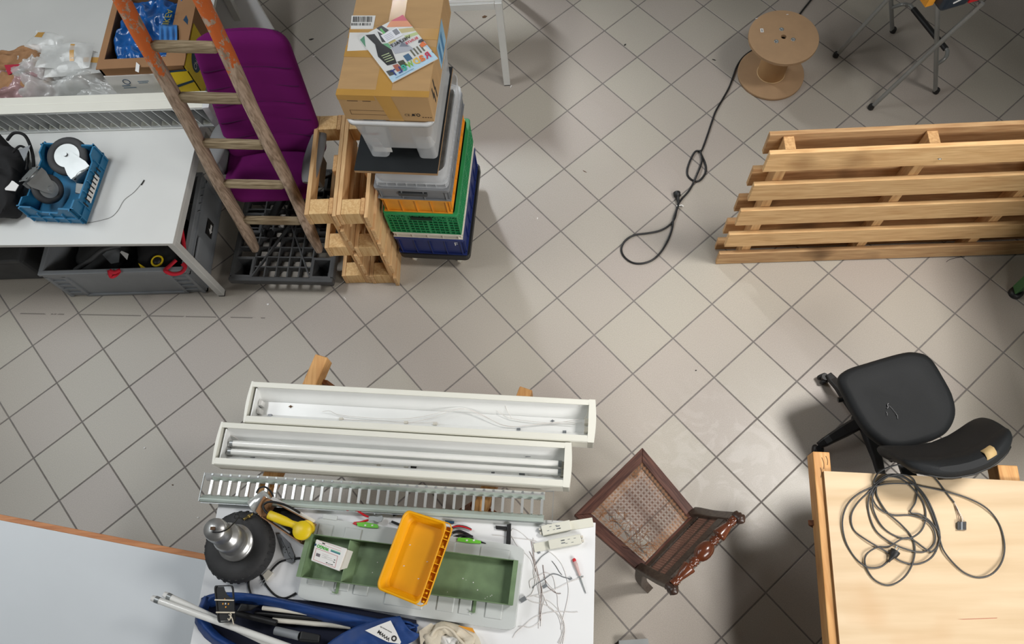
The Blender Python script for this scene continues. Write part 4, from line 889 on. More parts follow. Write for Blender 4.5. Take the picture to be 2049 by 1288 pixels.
MB().box(-.04, .13, -.22, .2, .06, .24).build('brown_carton', M_card, tb_)

cb = stk('cardboard_box', 'taped brown cardboard box on top of the crate stack', 'box', 1.272, -.012, .055)
W8, D8, H8 = .385, .60, .160
MB().box(-W8/2, W8/2, -D8/2, D8/2, 0, H8).build('carton', M_card, cb, bevel=.003)
e = .0007
def tape(x0, x1, y0, y1): return MB().box(x0, x1, y0, y1, H8, H8 + e).build('tape', M_tape, cb)
tape(-.03, .035, -D8/2, D8/2)
MB().add([(-.03, -D8/2 - e, H8 + e), (.035, -D8/2 - e, H8 + e), (.062, -D8/2 - e, .0), (.0, -D8/2 - e, .0)], [(0, 3, 2, 1)]).build('tape', M_tape, cb)
MB().box(-W8/2, W8/2, -.005, .055, H8 + e, H8 + 2 * e).build('tape', M_tape, cb); MB().box(-W8/2, W8/2, -.105, -.045 , H8 + e, H8 + 2 * e).build('tape', M_tape, cb)
MB().box(-W8/2 - .001, W8/2 + .001, -D8/2 - .001, -D8/2 + .03, H8, H8 + e * .6).build('tape', M_tape, cb)
MB().box(-W8/2 + .0, -.035, -D8/2 - .001, -D8/2, H8 - .03, H8).build('tape', M_tape, cb)
MB().slab([at(703, 31, 1.4338), at(701, 58, 1.4338), at(746, 58, 1.4338), at(751, 31, 1.4338)], .0006, n=(0, 0, 1)).build('barcode_label', M_paper, cb, True, label='white label with a black barcode')
rb = random.Random(5); x = 706.0; bm_ = MB()
while x < 745:
    wd = rb.choice((.8, 1.2, 2.0)); bm_.slab([at(x, 33, 1.4344), at(x - .7, 44, 1.4344), at(x - .7 + wd, 44, 1.4344), at(x + wd, 33, 1.4344)], .0003, n=(0, 0, 1)); x += wd + rb.choice((.8, 1.0, 1.5))
x = 703.0
while x < 742:
    wd = rb.choice((.8, 1.2, 2.0)); bm_.slab([at(x, 46, 1.4344), at(x - .3, 51, 1.4344), at(x - .3 + wd, 51, 1.4344), at(x + wd, 46, 1.4344)], .0003, n=(0, 0, 1)); x += wd + rb.choice((.8, 1.6, 2.5))
bm_.build('barcode', M_ink, cb, True)
MB().slab([at(699, 65, 1.4338), at(694, 102, 1.4338), at(742, 100, 1.4338), at(745, 65, 1.4338)], .0006, n=(0, 0, 1)).build('address_label', M_paper, cb, True, label='white address label')
yF = -D8/2 - .0006
Mb = cb.matrix_world
for (x0, x1, z0, z1) in ((-.165, -.10, .150, .156), (-.165, -.045, .138, .142), (-.155, -.11, .122, .126), (-.09, -.055, .122, .126)):
    MB().box(x0, x1, yF, -D8/2, z0, z1).build('print_line', M_inkbrown, cb)
for k in range(4):
    x0, x1, z0, z1 = ((-.16, .02, .035, .037), (-.16, .02, .062, .064), (-.16, -.158, .035, .064), (.018, .02, .035, .064))[k]
    MB().box(x0, x1, yF, -D8/2, z0, z1).build('print_line', M_inkbrown, cb)
text('CE', Mb @ Vector((.072, yF, .035)), Mb @ Vector((.094, yF, .035)), (0, 0, 1), M_ink, cb)
MB().tube([(.130 + .007 * math.cos(a * PI / 8), yF, .043 + .008 * math.sin(a * PI / 8)) for a in range(16)], .0016, 5, closed=True).build('print_mark', M_ink, cb)
MB().add([(.102, yF, .036), (.118, yF, .036), (.112, yF, .05), (.104, yF, .05)], [(0, 1, 2, 3)]).build('print_mark', M_ink, cb)
MB().tube([(.100, yF, .034), (.120, yF, .052)], .0012, 4).build('print_mark', M_ink, cb)
for k in range(4): MB().box(.145 + k * .011, .152 + k * .011, yF, -D8/2, .026, .031).build('print_line', M_inkbrown, cb)
xR = W8/2 + .0006
MB().box(W8/2, xR, -.04, .12, .02, H8 - .01).build('print_panel', mat('light_blue_print', rgb(150, 196, 226), .6), cb, label='pale blue printed panel on the side')
for k in range(2): MB().box(W8/2, xR + .0004, -.02 + k * .06, .01 + k * .06, .03, H8 - .03).build('print_stripe', mat('mid_blue_print', rgb(70, 130, 176), .6), cb)
for (y, z) in ((-.24, .10), (-.225, .06), (-.20, .11), (-.19, .05)):
    MB().box(W8/2, xR, y, y + .012, z - .03, z + .03).build('print_mark', M_ink, cb)
text('FRAGILE', Mb @ Vector((xR + .0003, -.155, .05)), Mb @ Vector((xR + .0003, -.06, .05)), (0, 0, 1), M_ink, cb) if False else None

# magazine
ZM = 1.4368
mg = thing('magazine', 'bicycle magazine with a colourful cover lying on the cardboard box', 'magazine', at(797, 100, ZM))
Q = [at(722, 79, ZM), at(806, 31, ZM), at(876, 118, ZM), at(785, 166, ZM)]       # corners of the cover as it lies
MB().slab([Q[0], Q[3], Q[2], Q[1]], .004, n=(0, 0, 1)).xf(Matrix.Translation((0, 0, .004))).build('pages', M_paper, mg, True)
# cover frame: s along the width (reading direction, right to left in the photo), t up the page
e0 = Q[2]; ex = Q[3] - Q[2]; ey = Q[1] - Q[2]
def cv(s, t, k=1): return e0 + ex * s + ey * t + Vector((0, 0, .0042 + .0004 * k))
def patch(pts, c, k, nm='cover_print'):
    P = [cv(s, t, k) for s, t in pts]
    n_ = (P[1] - P[0]).cross(P[2] - P[0])
    if n_.z < 0: P = P[::-1]
    MB().poly(P).build(nm, mat('print', rgb(*c), .35, var=.02), mg, True)
patch([(0, 0), (1, 0), (1, 1), (0, 1)], (226, 228, 226), 0)
patch([(0, 0), (1, 0), (1, .10), (.0, .16)], (190, 222, 242), 1)
patch([(0, .10), (.05, .30), (.0, .42)], (190, 214, 236), 1)
patch([(.0, .86), (.28, 1), (0, 1)], (206, 74, 92), 1); patch([(0, .72), (.42, .93), (.28, 1), (0, .86)], (222, 142, 96), 1)
patch([(0, .62), (.30, .72), (.25, .80), (0, .70)], (198, 186, 130), 1); patch([(0, .54), (.25, .58), (.25, .64), (0, .60)], (190, 206, 142), 1)
patch([(.55, .52), (.62, .80), (.55, .88), (.42, .60)], (200, 190, 120), 1); patch([(.55, .52), (.75, .60), (.72, .70), (.6, .66)], (110, 176, 130), 1)
patch([(.88, .98), (1, .78), (1, .95)], (90, 150, 120), 1)
patch([(.25, .32), (.62, .42), (.60, .62), (.34, .62)], (178, 182, 192), 2); patch([(.30, .42), (.46, .50), (.36, .56)], (120, 126, 140), 3)
patch([(.70, .26), (.88, .30), (.92, .52), (.82, .74), (.86, .98), (.70, .92), (.70, .70), (.62, .52)], (38, 38, 40), 3)
patch([(.42, .86), (.54, .84), (.60, 1), (.48, 1)], (44, 44, 46), 3); patch([(.56, .66), (.68, .72), (.62, .94), (.56, .82)], (56, 56, 60), 3)
patch([(.5, .76), (.55, .8), (.56, .95), (.52, .96)], (104, 190, 110), 4)
for k in range(4): patch([(.70, .34 + .045 * k), (.86, .36 + .045 * k), (.86, .37 + .045 * k), (.70, .355 + .045 * k)], (206, 222, 170), 4)
patch([(.40, .20), (.52, .20), (.52, .32), (.40, .32)], (62, 104, 140), 4); patch([(.56, .14), (.68, .14), (.68, .28), (.56, .26)], (70, 74, 60), 3); patch([(.68, .10), (.80, .12), (.80, .26), (.70, .24)], (176, 104, 86), 4); patch([(.86, .10), (.97, .12), (.97, .22), (.86, .20)], (86, 88, 84), 3)
for k in range(4): patch([(.10 + .07 * k, .22), (.135 + .07 * k, .22), (.135 + .07 * k, .36), (.10 + .07 * k, .36)], (104, 104, 88), 3)
patch([(.0, .30), (.12, .30), (.12, .36), (.02, .40)], (228, 118, 60), 4); patch([(.0, .38), (.12, .40), (.08, .44), (.0, .44)], (40, 44, 58), 4)
patch([(.26, .66), (.62, .66), (.62, .84), (.26, .84)], (238, 240, 246), 5, 'address_sticker'); patch([(.28, .71), (.38, .71), (.38, .82), (.28, .82)], (130, 132, 140), 6)
for k in range(4): patch([(.42, .70 + .03 * k), (.58, .70 + .03 * k), (.58, .708 + .03 * k), (.42, .708 + .03 * k)], (170, 172, 190), 6)
cols = [(204, 40, 82), (238, 126, 48), (240, 196, 66), (132, 196, 60), (64, 182, 160), (46, 66, 138), (46, 66, 138)]
s = .08
for ch_, c_, wd in zip('RaDWeLT', cols, (.115, .10, .115, .14, .10, .085, .11)):
    text(ch_, cv(s, .075, 8), cv(s + wd, .075, 8), ey, mat('letter_colour', rgb(*c_), .4, var=.02), mg, height=.032, bold=.02); s += wd + .012
text('BUNTE', cv(.06, .47, 8), cv(.33, .47, 8), ey, mat('letter_red', rgb(214, 30, 66), .4), mg, bold=.02)
text('VIELFALT', cv(.16, .545, 8), cv(.60, .545, 8), ey, M_ink, mg, bold=.02)
patch([(.5, .03), (.9, .03), (.9, .038), (.5, .038)], (110, 150, 180), 6)

# ------------------------------------------------------------------ white table at the top
wt = thing('table', 'white table at the top centre of the photo, one square leg visible', 'table', (-0.65, 3.6, 0))
ZT = .69
MB().box(-1.02, -.272, 3.285, 4.05, ZT - .004, ZT + .018).build('tabletop', M_white2, wt, True, bevel=.002)
MB().box(-1.0, -.315, 3.268, 3.284, ZT - .05, ZT - .005).build('front_rail', M_lgrey, wt, True)
f = at(1019, 170, 0)
for x, y in ((-.292, 3.285), (-1.0, 3.285), (-.292, 4.02), (-1.0, 4.02)):
    l = MB().hexa([(x - .02, y - .02, .008), (x + .02, y - .02, .008), (x + .02, y + .02, .008), (x - .02, y + .02, .008)], [(x - .02, y - .02, ZT - .005), (x + .02, y - .02, ZT - .005), (x + .02, y + .02, ZT - .005), (x - .02, y + .02, ZT - .005)]).build('leg', M_lgrey, wt, True, bevel=.002)
    MB().box(x - .018, x + .018, y - .018, y + .018, 0, .008).build('foot', M_black, l, True)

# ------------------------------------------------------------------ cable reel
sp = thing('cable_spool', 'empty brown fibreboard cable spool standing on the tiles', 'spool', at(1541.5, 147, 0.01))
sp.location.z = 0; MW[sp] = Matrix.Translation((sp.location.x, sp.location.y, 0))
R_ = .200; Hs = .325
MB().lathe([(R_ - .002, 0), (R_, .002), (R_, .016), (R_ - .002, .018)], 56).build('flange', M_mdf, sp)
MB().lathe([(.082, .0185), (.082, Hs - .0185)], 40).build('core', M_mdf2, sp)
MB().tube([(.083 * math.cos(a * PI / 20), .083 * math.sin(a * PI / 20), .0195) for a in range(40)], .0025, 5, closed=True).build('glue_bead', mat('glue', rgb(224, 196, 150), .4), sp)
# upper flange with a real bore
tf = MB(); n = 56; hr = .0155
def circ(r, z): return [Vector((r * math.cos(2 * PI * j / n), r * math.sin(2 * PI * j / n), z)) for j in range(n)]
tf.rings([circ(hr, Hs - .018), circ(R_, Hs - .018), circ(R_, Hs - .001), circ(R_ - .001, Hs), circ(hr, Hs)], 0, True, False, True)
for i, p in enumerate(tf.sm): tf.sm[i] = False
tf.build('flange', M_mdf, sp)
MB().lathe([(hr, Hs - .06), (hr, Hs - .0185)], 20).build('bore_dark', M_ink, sp)
for k in range(3):
    a = math.radians(95 + 120 * k); c = Vector((.056 * math.cos(a), .056 * math.sin(a), Hs))
    MB().rings([[c + Vector((r * math.cos(2 * PI * j / 16), r * math.sin(2 * PI * j / 16), z)) for j in range(16)] for r, z in ((.013, 0), (.013, .0015), (.008, .0018), (.007, .0006), (.0, .0006))], 0, True, False).build('bolt', M_steel, sp)
lc = at(1524, 61, Hs) - sp.location; lc.z = Hs
lbm = MB().box(lc.x - .009, lc.x + .009, lc.y - .014, lc.y + .014, Hs + .0005, Hs + .0014).build('paper_label', M_paper, sp, label='small white label')
for k in range(3): MB().box(lc.x - .004, lc.x + .004, lc.y - .009 + .006 * k, lc.y - .006 + .006 * k, Hs + .0015, Hs + .002).build('print_mark', M_ink, sp)
for (px, py) in ((1513, 37), (1575, 29)): 
    p = at(px, py, Hs) - sp.location; MB().box(p.x - .006, p.x + .006, p.y - .002, p.y + .002, Hs + .0003, Hs + .0007).build('chip', M_paper, sp)

# ------------------------------------------------------------------ extension cable on the floor
ex = thing('extension_cable', 'black extension cable running past the spool, looped, with its socket end tied back', 'cable', at(1360, 400, 0))
fl = lambda L_, z=.0052: [at(x, y, zz) for x, y, zz in [(q[0], q[1], q[2] if len(q) > 2 else z) for q in L_]]
pts = fl([(1640, -25), (1622, 0), (1603, 24), (1580, 55), (1545, 85), (1512, 97), (1489, 112), (1475, 131), (1467, 152), (1459, 174), (1447, 196), (1432, 222), (1424, 244), (1416, 268), (1405, 298), (1400, 302),
          (1391, 303, .009), (1382, 318), (1375, 338), (1376, 352), (1388, 362), (1400, 361), (1410, 348), (1412, 334), (1408, 320), (1402, 308, .016), (1401, 302, .016), (1404, 318, .014), (1402, 330, .012), (1394, 350, .014), (1386, 368), (1377, 383), (1364, 398), (1356, 410), (1353, 422), (1349, 438), (1337, 452), (1318, 462), (1292, 467), (1270, 470), (1252, 480), (1243, 497), (1248, 513), (1264, 525), (1284, 527), (1305, 520), (1322, 504), (1336, 480), (1344, 458), (1347, 440, .012), (1352, 424, .012), (1357, 410, .014), (1356, 402, .016)])
MB().tube(spline(pts, 6), .0058, 7).build('cord', M_cable, ex, True)
a, b2 = at(1357, 405, .018), at(1353, 381, .020); d = (b2 - a).normalized()
M2 = Matrix.Translation(a) @ Vector((0, 0, 1)).rotation_difference(d).to_matrix().to_4x4()
MB().lathe([(.006, -.005), (.009, .015), (.011, .035), (.013, .036), (.021, .044), (.021, .066), (.019, .068), (.019, .058), (.0, .058)], 18, M=M2).build('socket', M_black, ex, True, label='black socket end')
MB().tube([at(1353, 412, .012), at(1364, 410, .016), at(1367, 413, .012)], .004, 6).build('cable_tie', M_paper, ex, True, label='white tie holding the doubled cord')

# ------------------------------------------------------------------ folding stand with tool case
st = thing('folding_stand', 'grey tubular folding stand with crossed legs at the top right', 'stand', (2.05, 3.2, 0))
F1, F2, F3, F4 = at(1671, 113), at(1741, 217), at(1785, 64), at(1871, 185)
dA = Vector((.345, .02, 1)); dB = Vector((-.40, .03, 1)); Zt = .80
for p, d in ((F1, dA), (F2, dA), (F3, dB), (F4, dB)):
    l = MB().tube([p + d * .012, p + d * Zt], .0125, 12).build('leg', M_tube, st, True)
    MB().lathe([(.013, 0), (.018, .004), (.018, .026), (.0135, .034)], 14, M=Matrix.Translation(p)).build('foot', M_black, l, True)
for a, b2 in ((F1, F2), (F3, F4)):
    d = dA if a is F1 else dB; MB().tube([a + d * (Zt - .02), b2 + d * (Zt - .02)], .012, 10).build('top_bar', M_tube, st, True)
zf = .27
P = spline([F4 + dB * .24, at(1890, 117, .27), at(1895, 104, .27), at(1888, 92, .27), at(1828, 19, .27), at(1818, 10, .27), at(1804, 9, .27), F3 + dB * .20], 7)
MB().tube(P, .011, 10).build('handle_bar', M_tube, st, True)
MB().tube([at(1892, 98, .27), at(1827, 18, .27)], .0165, 12).build('foam_grip', M_black, st, True, label='black foam grip')
tc_ = thing('tool_case', 'dark navy and red tool case on the folding stand, mostly out of frame', 'case', at(1905, 0, .80))
A, B, ZC = at(1879, 27, .815), at(1975, -2, .815), .815
d = (B - A).normalized(); nrm = Vector((-d.y, d.x, 0))
def cx_(s, t, z): return A + d * s + nrm * t + Vector((0, 0, z))
def cbox(s0, s1, t0, t1, z0, z1, m, nm, **k):
    return MB().hexa([cx_(s0, t0, z0), cx_(s1, t0, z0), cx_(s1, t1, z0), cx_(s0, t1, z0)], [cx_(s0, t0, z1), cx_(s1, t0, z1), cx_(s1, t1, z1), cx_(s0, t1, z1)]).build(nm, m, tc_, True, **k)
M_case = mat('navy_case', rgb(34, 46, 58), .4)
cbox(0, .155, 0, .3, 0, .12, M_case, 'body', bevel=.02); cbox(.157, .255, 0.004, .3, .003, .12, M_red, 'red_panel', bevel=.004, label='red panel'); cbox(.257, .42, 0, .3, 0, .12, M_case, 'body', bevel=.02)
cbox(-.045, -.002, .06, .3, 0, .10, M_orange, 'orange_side', label='orange yellow edge')
MB().bar(cx_(.05, -.002, .05), cx_(.11, -.002, .07), .004, .006).build('white_mark', M_paper, tc_, True)

# ------------------------------------------------------------------ big pallet standing on its long edge
pl = thing('wooden_pallet', 'long wooden pallet standing on its edge at the right, slats running lengthwise', 'pallet', (1.9, 2.02, 0))
xe = 3.05
for k, (x, z0, z1) in enumerate(((.930, .915, 1.054), (.916, .668, .806), (.903, .432, .574), (.891, .203, .339), (.880, .002, .122))):
    mt = (M_pX, M_pX, M_pX, M_pX, M_pXs)[k]
    dz = .018
    MB().hexa([(x, 1.965, z0), (xe, 1.965, z0 + dz), (xe, 1.987, z0 + dz), (x, 1.987, z0)], [(x, 1.965, z1), (xe, 1.965, z1 + dz), (xe, 1.987, z1 + dz), (x, 1.987, z1)]).build('slat', mt, pl, True, bevel=.0025)
for k, (x, z0, z1) in enumerate(((.940, .920, 1.062), (.925, .655, .80), (.910, .415, .556), (.897, .18, .318), (.885, .002, .105))):
    MB().hexa([(x, 2.058, z0), (xe, 2.058, z0 + .018), (xe, 2.080, z0 + .018), (x, 2.080, z0)], [(x, 2.058, z1), (xe, 2.058, z1 + .018), (xe, 2.080, z1 + .018), (x, 2.080, z1)]).build('back_slat', M_pXs, pl, True, bevel=.0025)
for x in (1.0, 1.61, 2.19, 2.8):
    MB().hexa([(x, 1.9885, .002), (x + .046, 1.9885, .002), (x + .046, 2.0565, .002), (x, 2.0565, .002)], [(x, 1.9885, 1.052), (x + .046, 1.9885, 1.052), (x + .046, 2.0565, 1.052), (x, 2.0565, 1.052)]).build('stringer', M_pZ, pl, True, bevel=.002)
p = aty(1879, 317, 1.964); q = MB().tube([p + Vector((-.006, -.003, .0)), p + Vector((0, -.006, .004)), p + Vector((.006, -.003, .001))], .003, 6).build('staple', M_steel, pl, True)
o = MB().tube(spline([at(1893, 524, .003), at(1900, 519, .01), at(1915, 515, .006), at(1930, 514, .003)], 5), .0012, 5).build('bent_wire', M_cable); tag(o, 'short dark bent wire on the tiles in front of the long pallet', 'wire')

gm = thing('machine_stand', 'green steel machine foot at the right edge, partly in frame', 'stand', at(2040, 575, .0))
f0 = at(2029, 588, .0); f0.z = 0
MB().lathe([(.030, 0), (.034, .004), (.034, .03), (.02, .034)], 18, M=Matrix.Translation(f0)).build('rubber_foot', M_black, gm, True)
gg = mat('green_machine_paint', rgb(60, 104, 60), .5)
MB().hexa([f0 + Vector(v) for v in ((-.02, -.02, .035), (.10, .03, .035), (.10, .10, .035), (-.02, .03, .035))], [f0 + Vector(v) for v in ((.10, .08, .60), (.24, .13, .60), (.24, .22, .60), (.10, .16, .60))]).build('leg', gg, gm, True, bevel=.004)
MB().box(2.30, 3.3, 1.02, 1.93, .60, 1.35).build('body', gg, gm, True, bevel=.01)
for x, y in ((2.5, 1.10), (3.2, 1.10), (3.2, 1.85)): MB().box(x - .04, x + .04, y - .04, y + .04, 0, .598).build('leg', gg, gm, True, bevel=.004)

# ------------------------------------------------------------------ black office chair
oc = thing('office_chair', 'black vinyl office chair with scuffed seat beside the plywood sheet', 'chair', (1.50, 1.04, 0))
OUT = [(1040, 107), (1130, 124), (1185, 158), (1235, 215), (1310, 340), (1390, 490), (1425, 640), (1405, 750), (1340, 845), (1250, 900), (1170, 930), (1060, 965), (950, 985), (860, 985), (780, 965), (690, 905), (600, 820), (500, 670), (400, 480), (352, 375), (360, 325), (395, 290), (470, 250), (600, 210), (800, 150), (950, 112)]
Zs = .47
O2 = [at(1600 + x / 4.563, 680 + y / 4.563, Zs) for x, y in OUT]; cen = sum(O2, Vector()) / len(O2)
O2 = spline(O2, 3, closed=True)
if sum((O2[i].x * O2[(i + 1) % len(O2)].y - O2[(i + 1) % len(O2)].x * O2[i].y) for i in range(len(O2))) < 0: O2 = O2[::-1]
st_ = MB(); rs = []
for z, k in ((-.055, .90), (-.045, .96), (-.02, .995), (0, 1.0), (.012, .985), (.022, .94), (.027, .86), (.024, .6), (.020, .3), (.018, .02)):
    rs.append([Vector((cen.x + (p.x - cen.x) * k, cen.y + (p.y - cen.y) * k, Zs - .01 + z)) for p in O2])
st_.rings(rs); so = st_.build('seat', M_leather, oc, True)
M5 = lambda x, y: at(1600 + x / 4.563, 680 + y / 4.563, Zs + .0165)
for pts, r in (([(810, 578), (800, 590), (806, 612), (795, 625)], .0025), ([(815, 600), (840, 622), (862, 650), (880, 668)], .0009), ([(875, 672), (890, 690), (893, 720)], .0016), ([(790, 655), (797, 675), (795, 690)], .0018)):
    MB().tube(spline([M5(*p) for p in pts], 4), r, 5).build('scuff', M_scuff, so, True)
MB().prism([(cen.x + (p.x - cen.x) * .86, cen.y + (p.y - cen.y) * .86) for p in O2], Zs - .085, Zs - .066).build('seat_pan', M_black, oc, True)
c0 = Vector((1.50, 1.035, 0))
MB().box(c0.x - .09, c0.x + .09, c0.y - .10, c0.y + .10, .33, Zs - .087).build('tilt_mechanism', M_black, oc, True, bevel=.012)
MB().lathe([(.028, .12), (.028, .24), (.018, .24), (.018, .33)], 16, M=Matrix.Translation(c0)).build('column', M_black, oc, True)
MB().lathe([(.055, .07), (.055, .11), (.035, .13)], 18, M=Matrix.Translation(c0)).build('hub', M_black, oc, True)
k1 = at(1676, 800, .36); MB().tube([k1, k1 + Vector((.09, .01, .01))], .013, 10).build('lever_knob', M_black, oc, True)
tgt = [at(1655, 757, .03), at(1638, 892, .03)]
ang0 = math.atan2(tgt[1].y - c0.y, tgt[1].x - c0.x)
for k in range(5):
    a = ang0 - k * 2 * PI / 5; d = Vector((math.cos(a), math.sin(a), 0)); R5 = .27
    if k == 0: R5 = (tgt[1] - c0).xy.length
    if k == 1: R5 = (tgt[0] - c0).xy.length; a = math.atan2(tgt[0].y - c0.y, tgt[0].x - c0.x); d = Vector((math.cos(a), math.sin(a), 0))
    leg = MB(); sd = Vector((-d.y, d.x, 0)); rs = []
    for t, wd, z0, z1 in ((.03, .034, .075, .118), (.12, .032, .075, .112), (.20, .026, .072, .10), (R5 - .02, .024, .06, .085), (R5 + .012, .018, .058, .08)):
        rs.append([c0 + d * t + sd * s * wd + Vector((0, 0, z)) for s, z in ((-1, z0), (1, z0), (.8, z1), (-.8, z1))])
    leg.rings([r[::-1] for r in rs], 0, False); leg.build('base_leg', M_black, oc, True, bevel=.006)
    w1 = d * .6 + sd * .8
    if k == 1: w1 = Vector((-.7, -.25, 0))
    w1.normalize(); ax = Vector((-w1.y, w1.x, 0)); cw = c0 + d * (R5 + .006) + w1 * .018 + Vector((0, 0, .028))
    cg = MB()
    for q in (-1, 1):
        cg.lathe([(.020, 0), (.027, .003), (.027, .012), (.022, .018)], 18, M=Matrix.Translation(cw + ax * q * .006) @ Vector((0, 0, 1)).rotation_difference(ax * q).to_matrix().to_4x4())
    cg.build('castor_wheel', M_black, oc, True)
    MB().lathe([(.018, .045), (.02, .05), (.018, .064)], 12, M=Matrix.Translation((cw.x, cw.y, 0))).build('castor_hood', M_black, oc, True)
# back
yawb = math.radians(15)
ub = Vector((math.cos(yawb), math.sin(yawb), 0)); nb = Vector((-math.sin(yawb), math.cos(yawb), 0))
cbk = Vector((1.56, .745, .575)); lean = Vector((-.035, -.125, .0))
bk = MB(); rs = []; NV = 30; Hb = .385
for i in range(NV + 1):
    v = i / NV; e = min(v / .22, (1 - v) / .16, 1.0); f = math.sqrt(max(0, 1 - (1 - e) ** 2))
    hw = (.215 + .015 * math.sin(PI * v)) * (.55 + .45 * f); th = .085 * (.30 + .70 * f)
    bulge = .030 * math.sin(PI * min(1, v * 1.25))
    c = cbk + lean * v + Vector((0, 0, Hb * v)) + nb * bulge
    r = []
    for j in range(36):
        a = 2 * PI * j / 36; fx = math.copysign(abs(math.cos(a)) ** .6, math.cos(a)); fy = math.copysign(abs(math.sin(a)) ** .75, math.sin(a))
        x = hw * fx; r.append(c + ub * x + nb * (.055 * (abs(x) / .2) ** 2 + th / 2 * fy))
    rs.append(r)
bk.rings(rs); bo = bk.build('backrest', M_leather, oc, True)
# piping around the rear of the pad and the tape strip over its top edge
def bpt(v, u, off):
    i = max(0, min(NV, round(v * NV))); r = rs[i]; return r[u % 36] + (r[u % 36] - sum(r, Vector()) / 36).normalized() * off
MB().tube([bpt(v / 30, 32, .002) for v in range(3, 28)] + [bpt(.93, u, .002) for u in range(31, 22, -1)] + [bpt(v / 30, 22, .002) for v in range(27, 2, -1)], .004, 6).build('piping', M_black, bo, True)
tg = MB(); V = []
iu0, iu1 = 5, 7
rows = [(.93, 5, 8), (.97, 5, 8), (1.0, 5, 8)]
P0 = rs[NV]; cN = sum(P0, Vector()) / 36
def topstrip(t, sgn):  # across the pad's top edge from front to back
    x = .085 + .022 * sgn
    prof_ = [(.028, -.035), (.024, -.012), (.012, .0035), (-.006, .0045), (-.020, -.004), (-.032, -.03), (-.036, -.06)]
    k = t * (len(prof_) - 1); i = min(int(k), len(prof_) - 2); q = k - i
    n_, z_ = [prof_[i][m_] * (1 - q) + prof_[i + 1][m_] * q for m_ in (0, 1)]
    return cN + ub * x + nb * (.055 * (x / .2) ** 2 + n_ * .95) + Vector((0, 0, z_))
MB().grid(lambda u, v: topstrip(v, u * 2 - 1), 2, 12).build('tape_patch', mat('beige_tape', rgb(190, 162, 112), .7), bo, True, solid=.003, label='beige tape stuck over the torn top edge')
MB().bar((c0.x, c0.y - .02, .36), (cbk.x - .02, cbk.y - .10, .40), .06, .015).build('back_arm', M_black, oc, True)
MB().bar((cbk.x - .02, cbk.y - .085, .39), (cbk.x - .03, cbk.y - .135, .80), .055, .014, up=(0, 1, 0)).build('back_upright', M_black, oc, True)

# ------------------------------------------------------------------ plywood sheet on a sawhorse pair
def sawbeam(root, a, b2, wd, ht, m, zt, top=0):
    return MB().bar(Vector((a.x, a.y, zt - ht / 2)), Vector((b2.x, b2.y, zt - ht / 2)), wd, ht).build('beam', m, root, True, bevel=.004)
def sawhorse(label, a, b2, wd, ht, zt, splay=.16, inset=.10, lean=0.0):
    root = thing('sawhorse', label, 'sawhorse', ((a.x + b2.x) / 2, (a.y + b2.y) / 2, 0))
    sawbeam(root, a, b2, wd, ht, M_saw, zt)
    d = (b2 - a).xy.normalized().to_3d(); sd = Vector((-d.y, d.x, 0))
    for e, s in ((a + d * inset, 1), (a + d * inset, -1), (b2 - d * .12, 1), (b2 - d * .12, -1)):
        top_ = Vector((e.x, e.y, zt - ht)) + sd * s * (wd / 2 + .0); bot = Vector((e.x + lean, e.y, 0)) + sd * s * (wd / 2 + splay)
        MB().bar(bot, top_ + Vector((0, 0, .02)), .045, .022, up=d).build('leg', M_sawd, root, True, bevel=.002)
    for e in (a + d * inset, b2 - d * .12):
        if lean: break
        (lambda r_: MB().bar(Vector((e.x, e.y, .28)) - sd * r_, Vector((e.x, e.y, .28)) + sd * r_, .02, .05))(wd / 2 + max(splay, 0) * .58).build('brace', M_sawd, root, True)
    return root
ZP = .704
a = Vector((1.067, .738, 0)); b2 = Vector((.985, -.55, 0))
sh = sawhorse('pine sawhorse under the left edge of the plywood sheet', a, b2, .068, .085, ZP, -.03, .28, .30)
p = at(1648, 1033, .70); MB().box(p.x - .022, p.x + .012, p.y - .012, p.y + .012, .66, .7025).build('clamp', M_black, sh, True, label='small black clamp')
for k, (x, y, x2, y2) in enumerate(((1644, 915, 1648, 938), (1652, 912, 1655, 930), (1641, 935, 1642, 955))):
    MB().tube(spline([at(x, y, ZP + .0005), at((x + x2) / 2 + 2, (y + y2) / 2, ZP + .0005), at(x2, y2, ZP + .0005)], 4), .0012, 4).build('pen_mark', M_inkbrown, sh, True)
a = Vector((1.795, .672, 0)); b2 = Vector((1.72, -.55, 0))
sawhorse('pine sawhorse under the right side of the plywood sheet, one end showing', a, b2, .078, .085, ZP, -.03, .28, .20)
ply = thing('plywood_sheet', 'pale birch plywood sheet laid over two sawhorses, cable coil on it', 'sheet', (1.7, .2, ZP))
q0 = at(1648, 942, .72); dx = Vector((1, -.066, 0)).normalized(); dy = (at(1680, 1288, .72) - q0).normalized()
q1 = q0 + dx * 1.35; q2 = q1 + dy * 1.7; q3 = q0 + dy * 1.7
zz = lambda p, z: Vector((p.x, p.y, z))
MB().hexa([zz(p, ZP + .0005) for p in (q3, q2, q1, q0)], [zz(p, .7185) for p in (q3, q2, q1, q0)]).build('core', M_plyedge, ply, True)
MB().hexa([zz(p, .7187) for p in (q3, q2, q1, q0)], [zz(p, .72) for p in (q3, q2, q1, q0)]).build('face_veneer', M_birch, ply, True)
crk = MB().slab([at(1600 + x / 3.236, 890 + y / 3.236, .7203) for x, y in ((1020, 1127), (1280, 1118), (1275, 1122), (1060, 1130))], .0003).build('crack', mat('dark_crack', rgb(190, 120, 96), .7), ply, True)

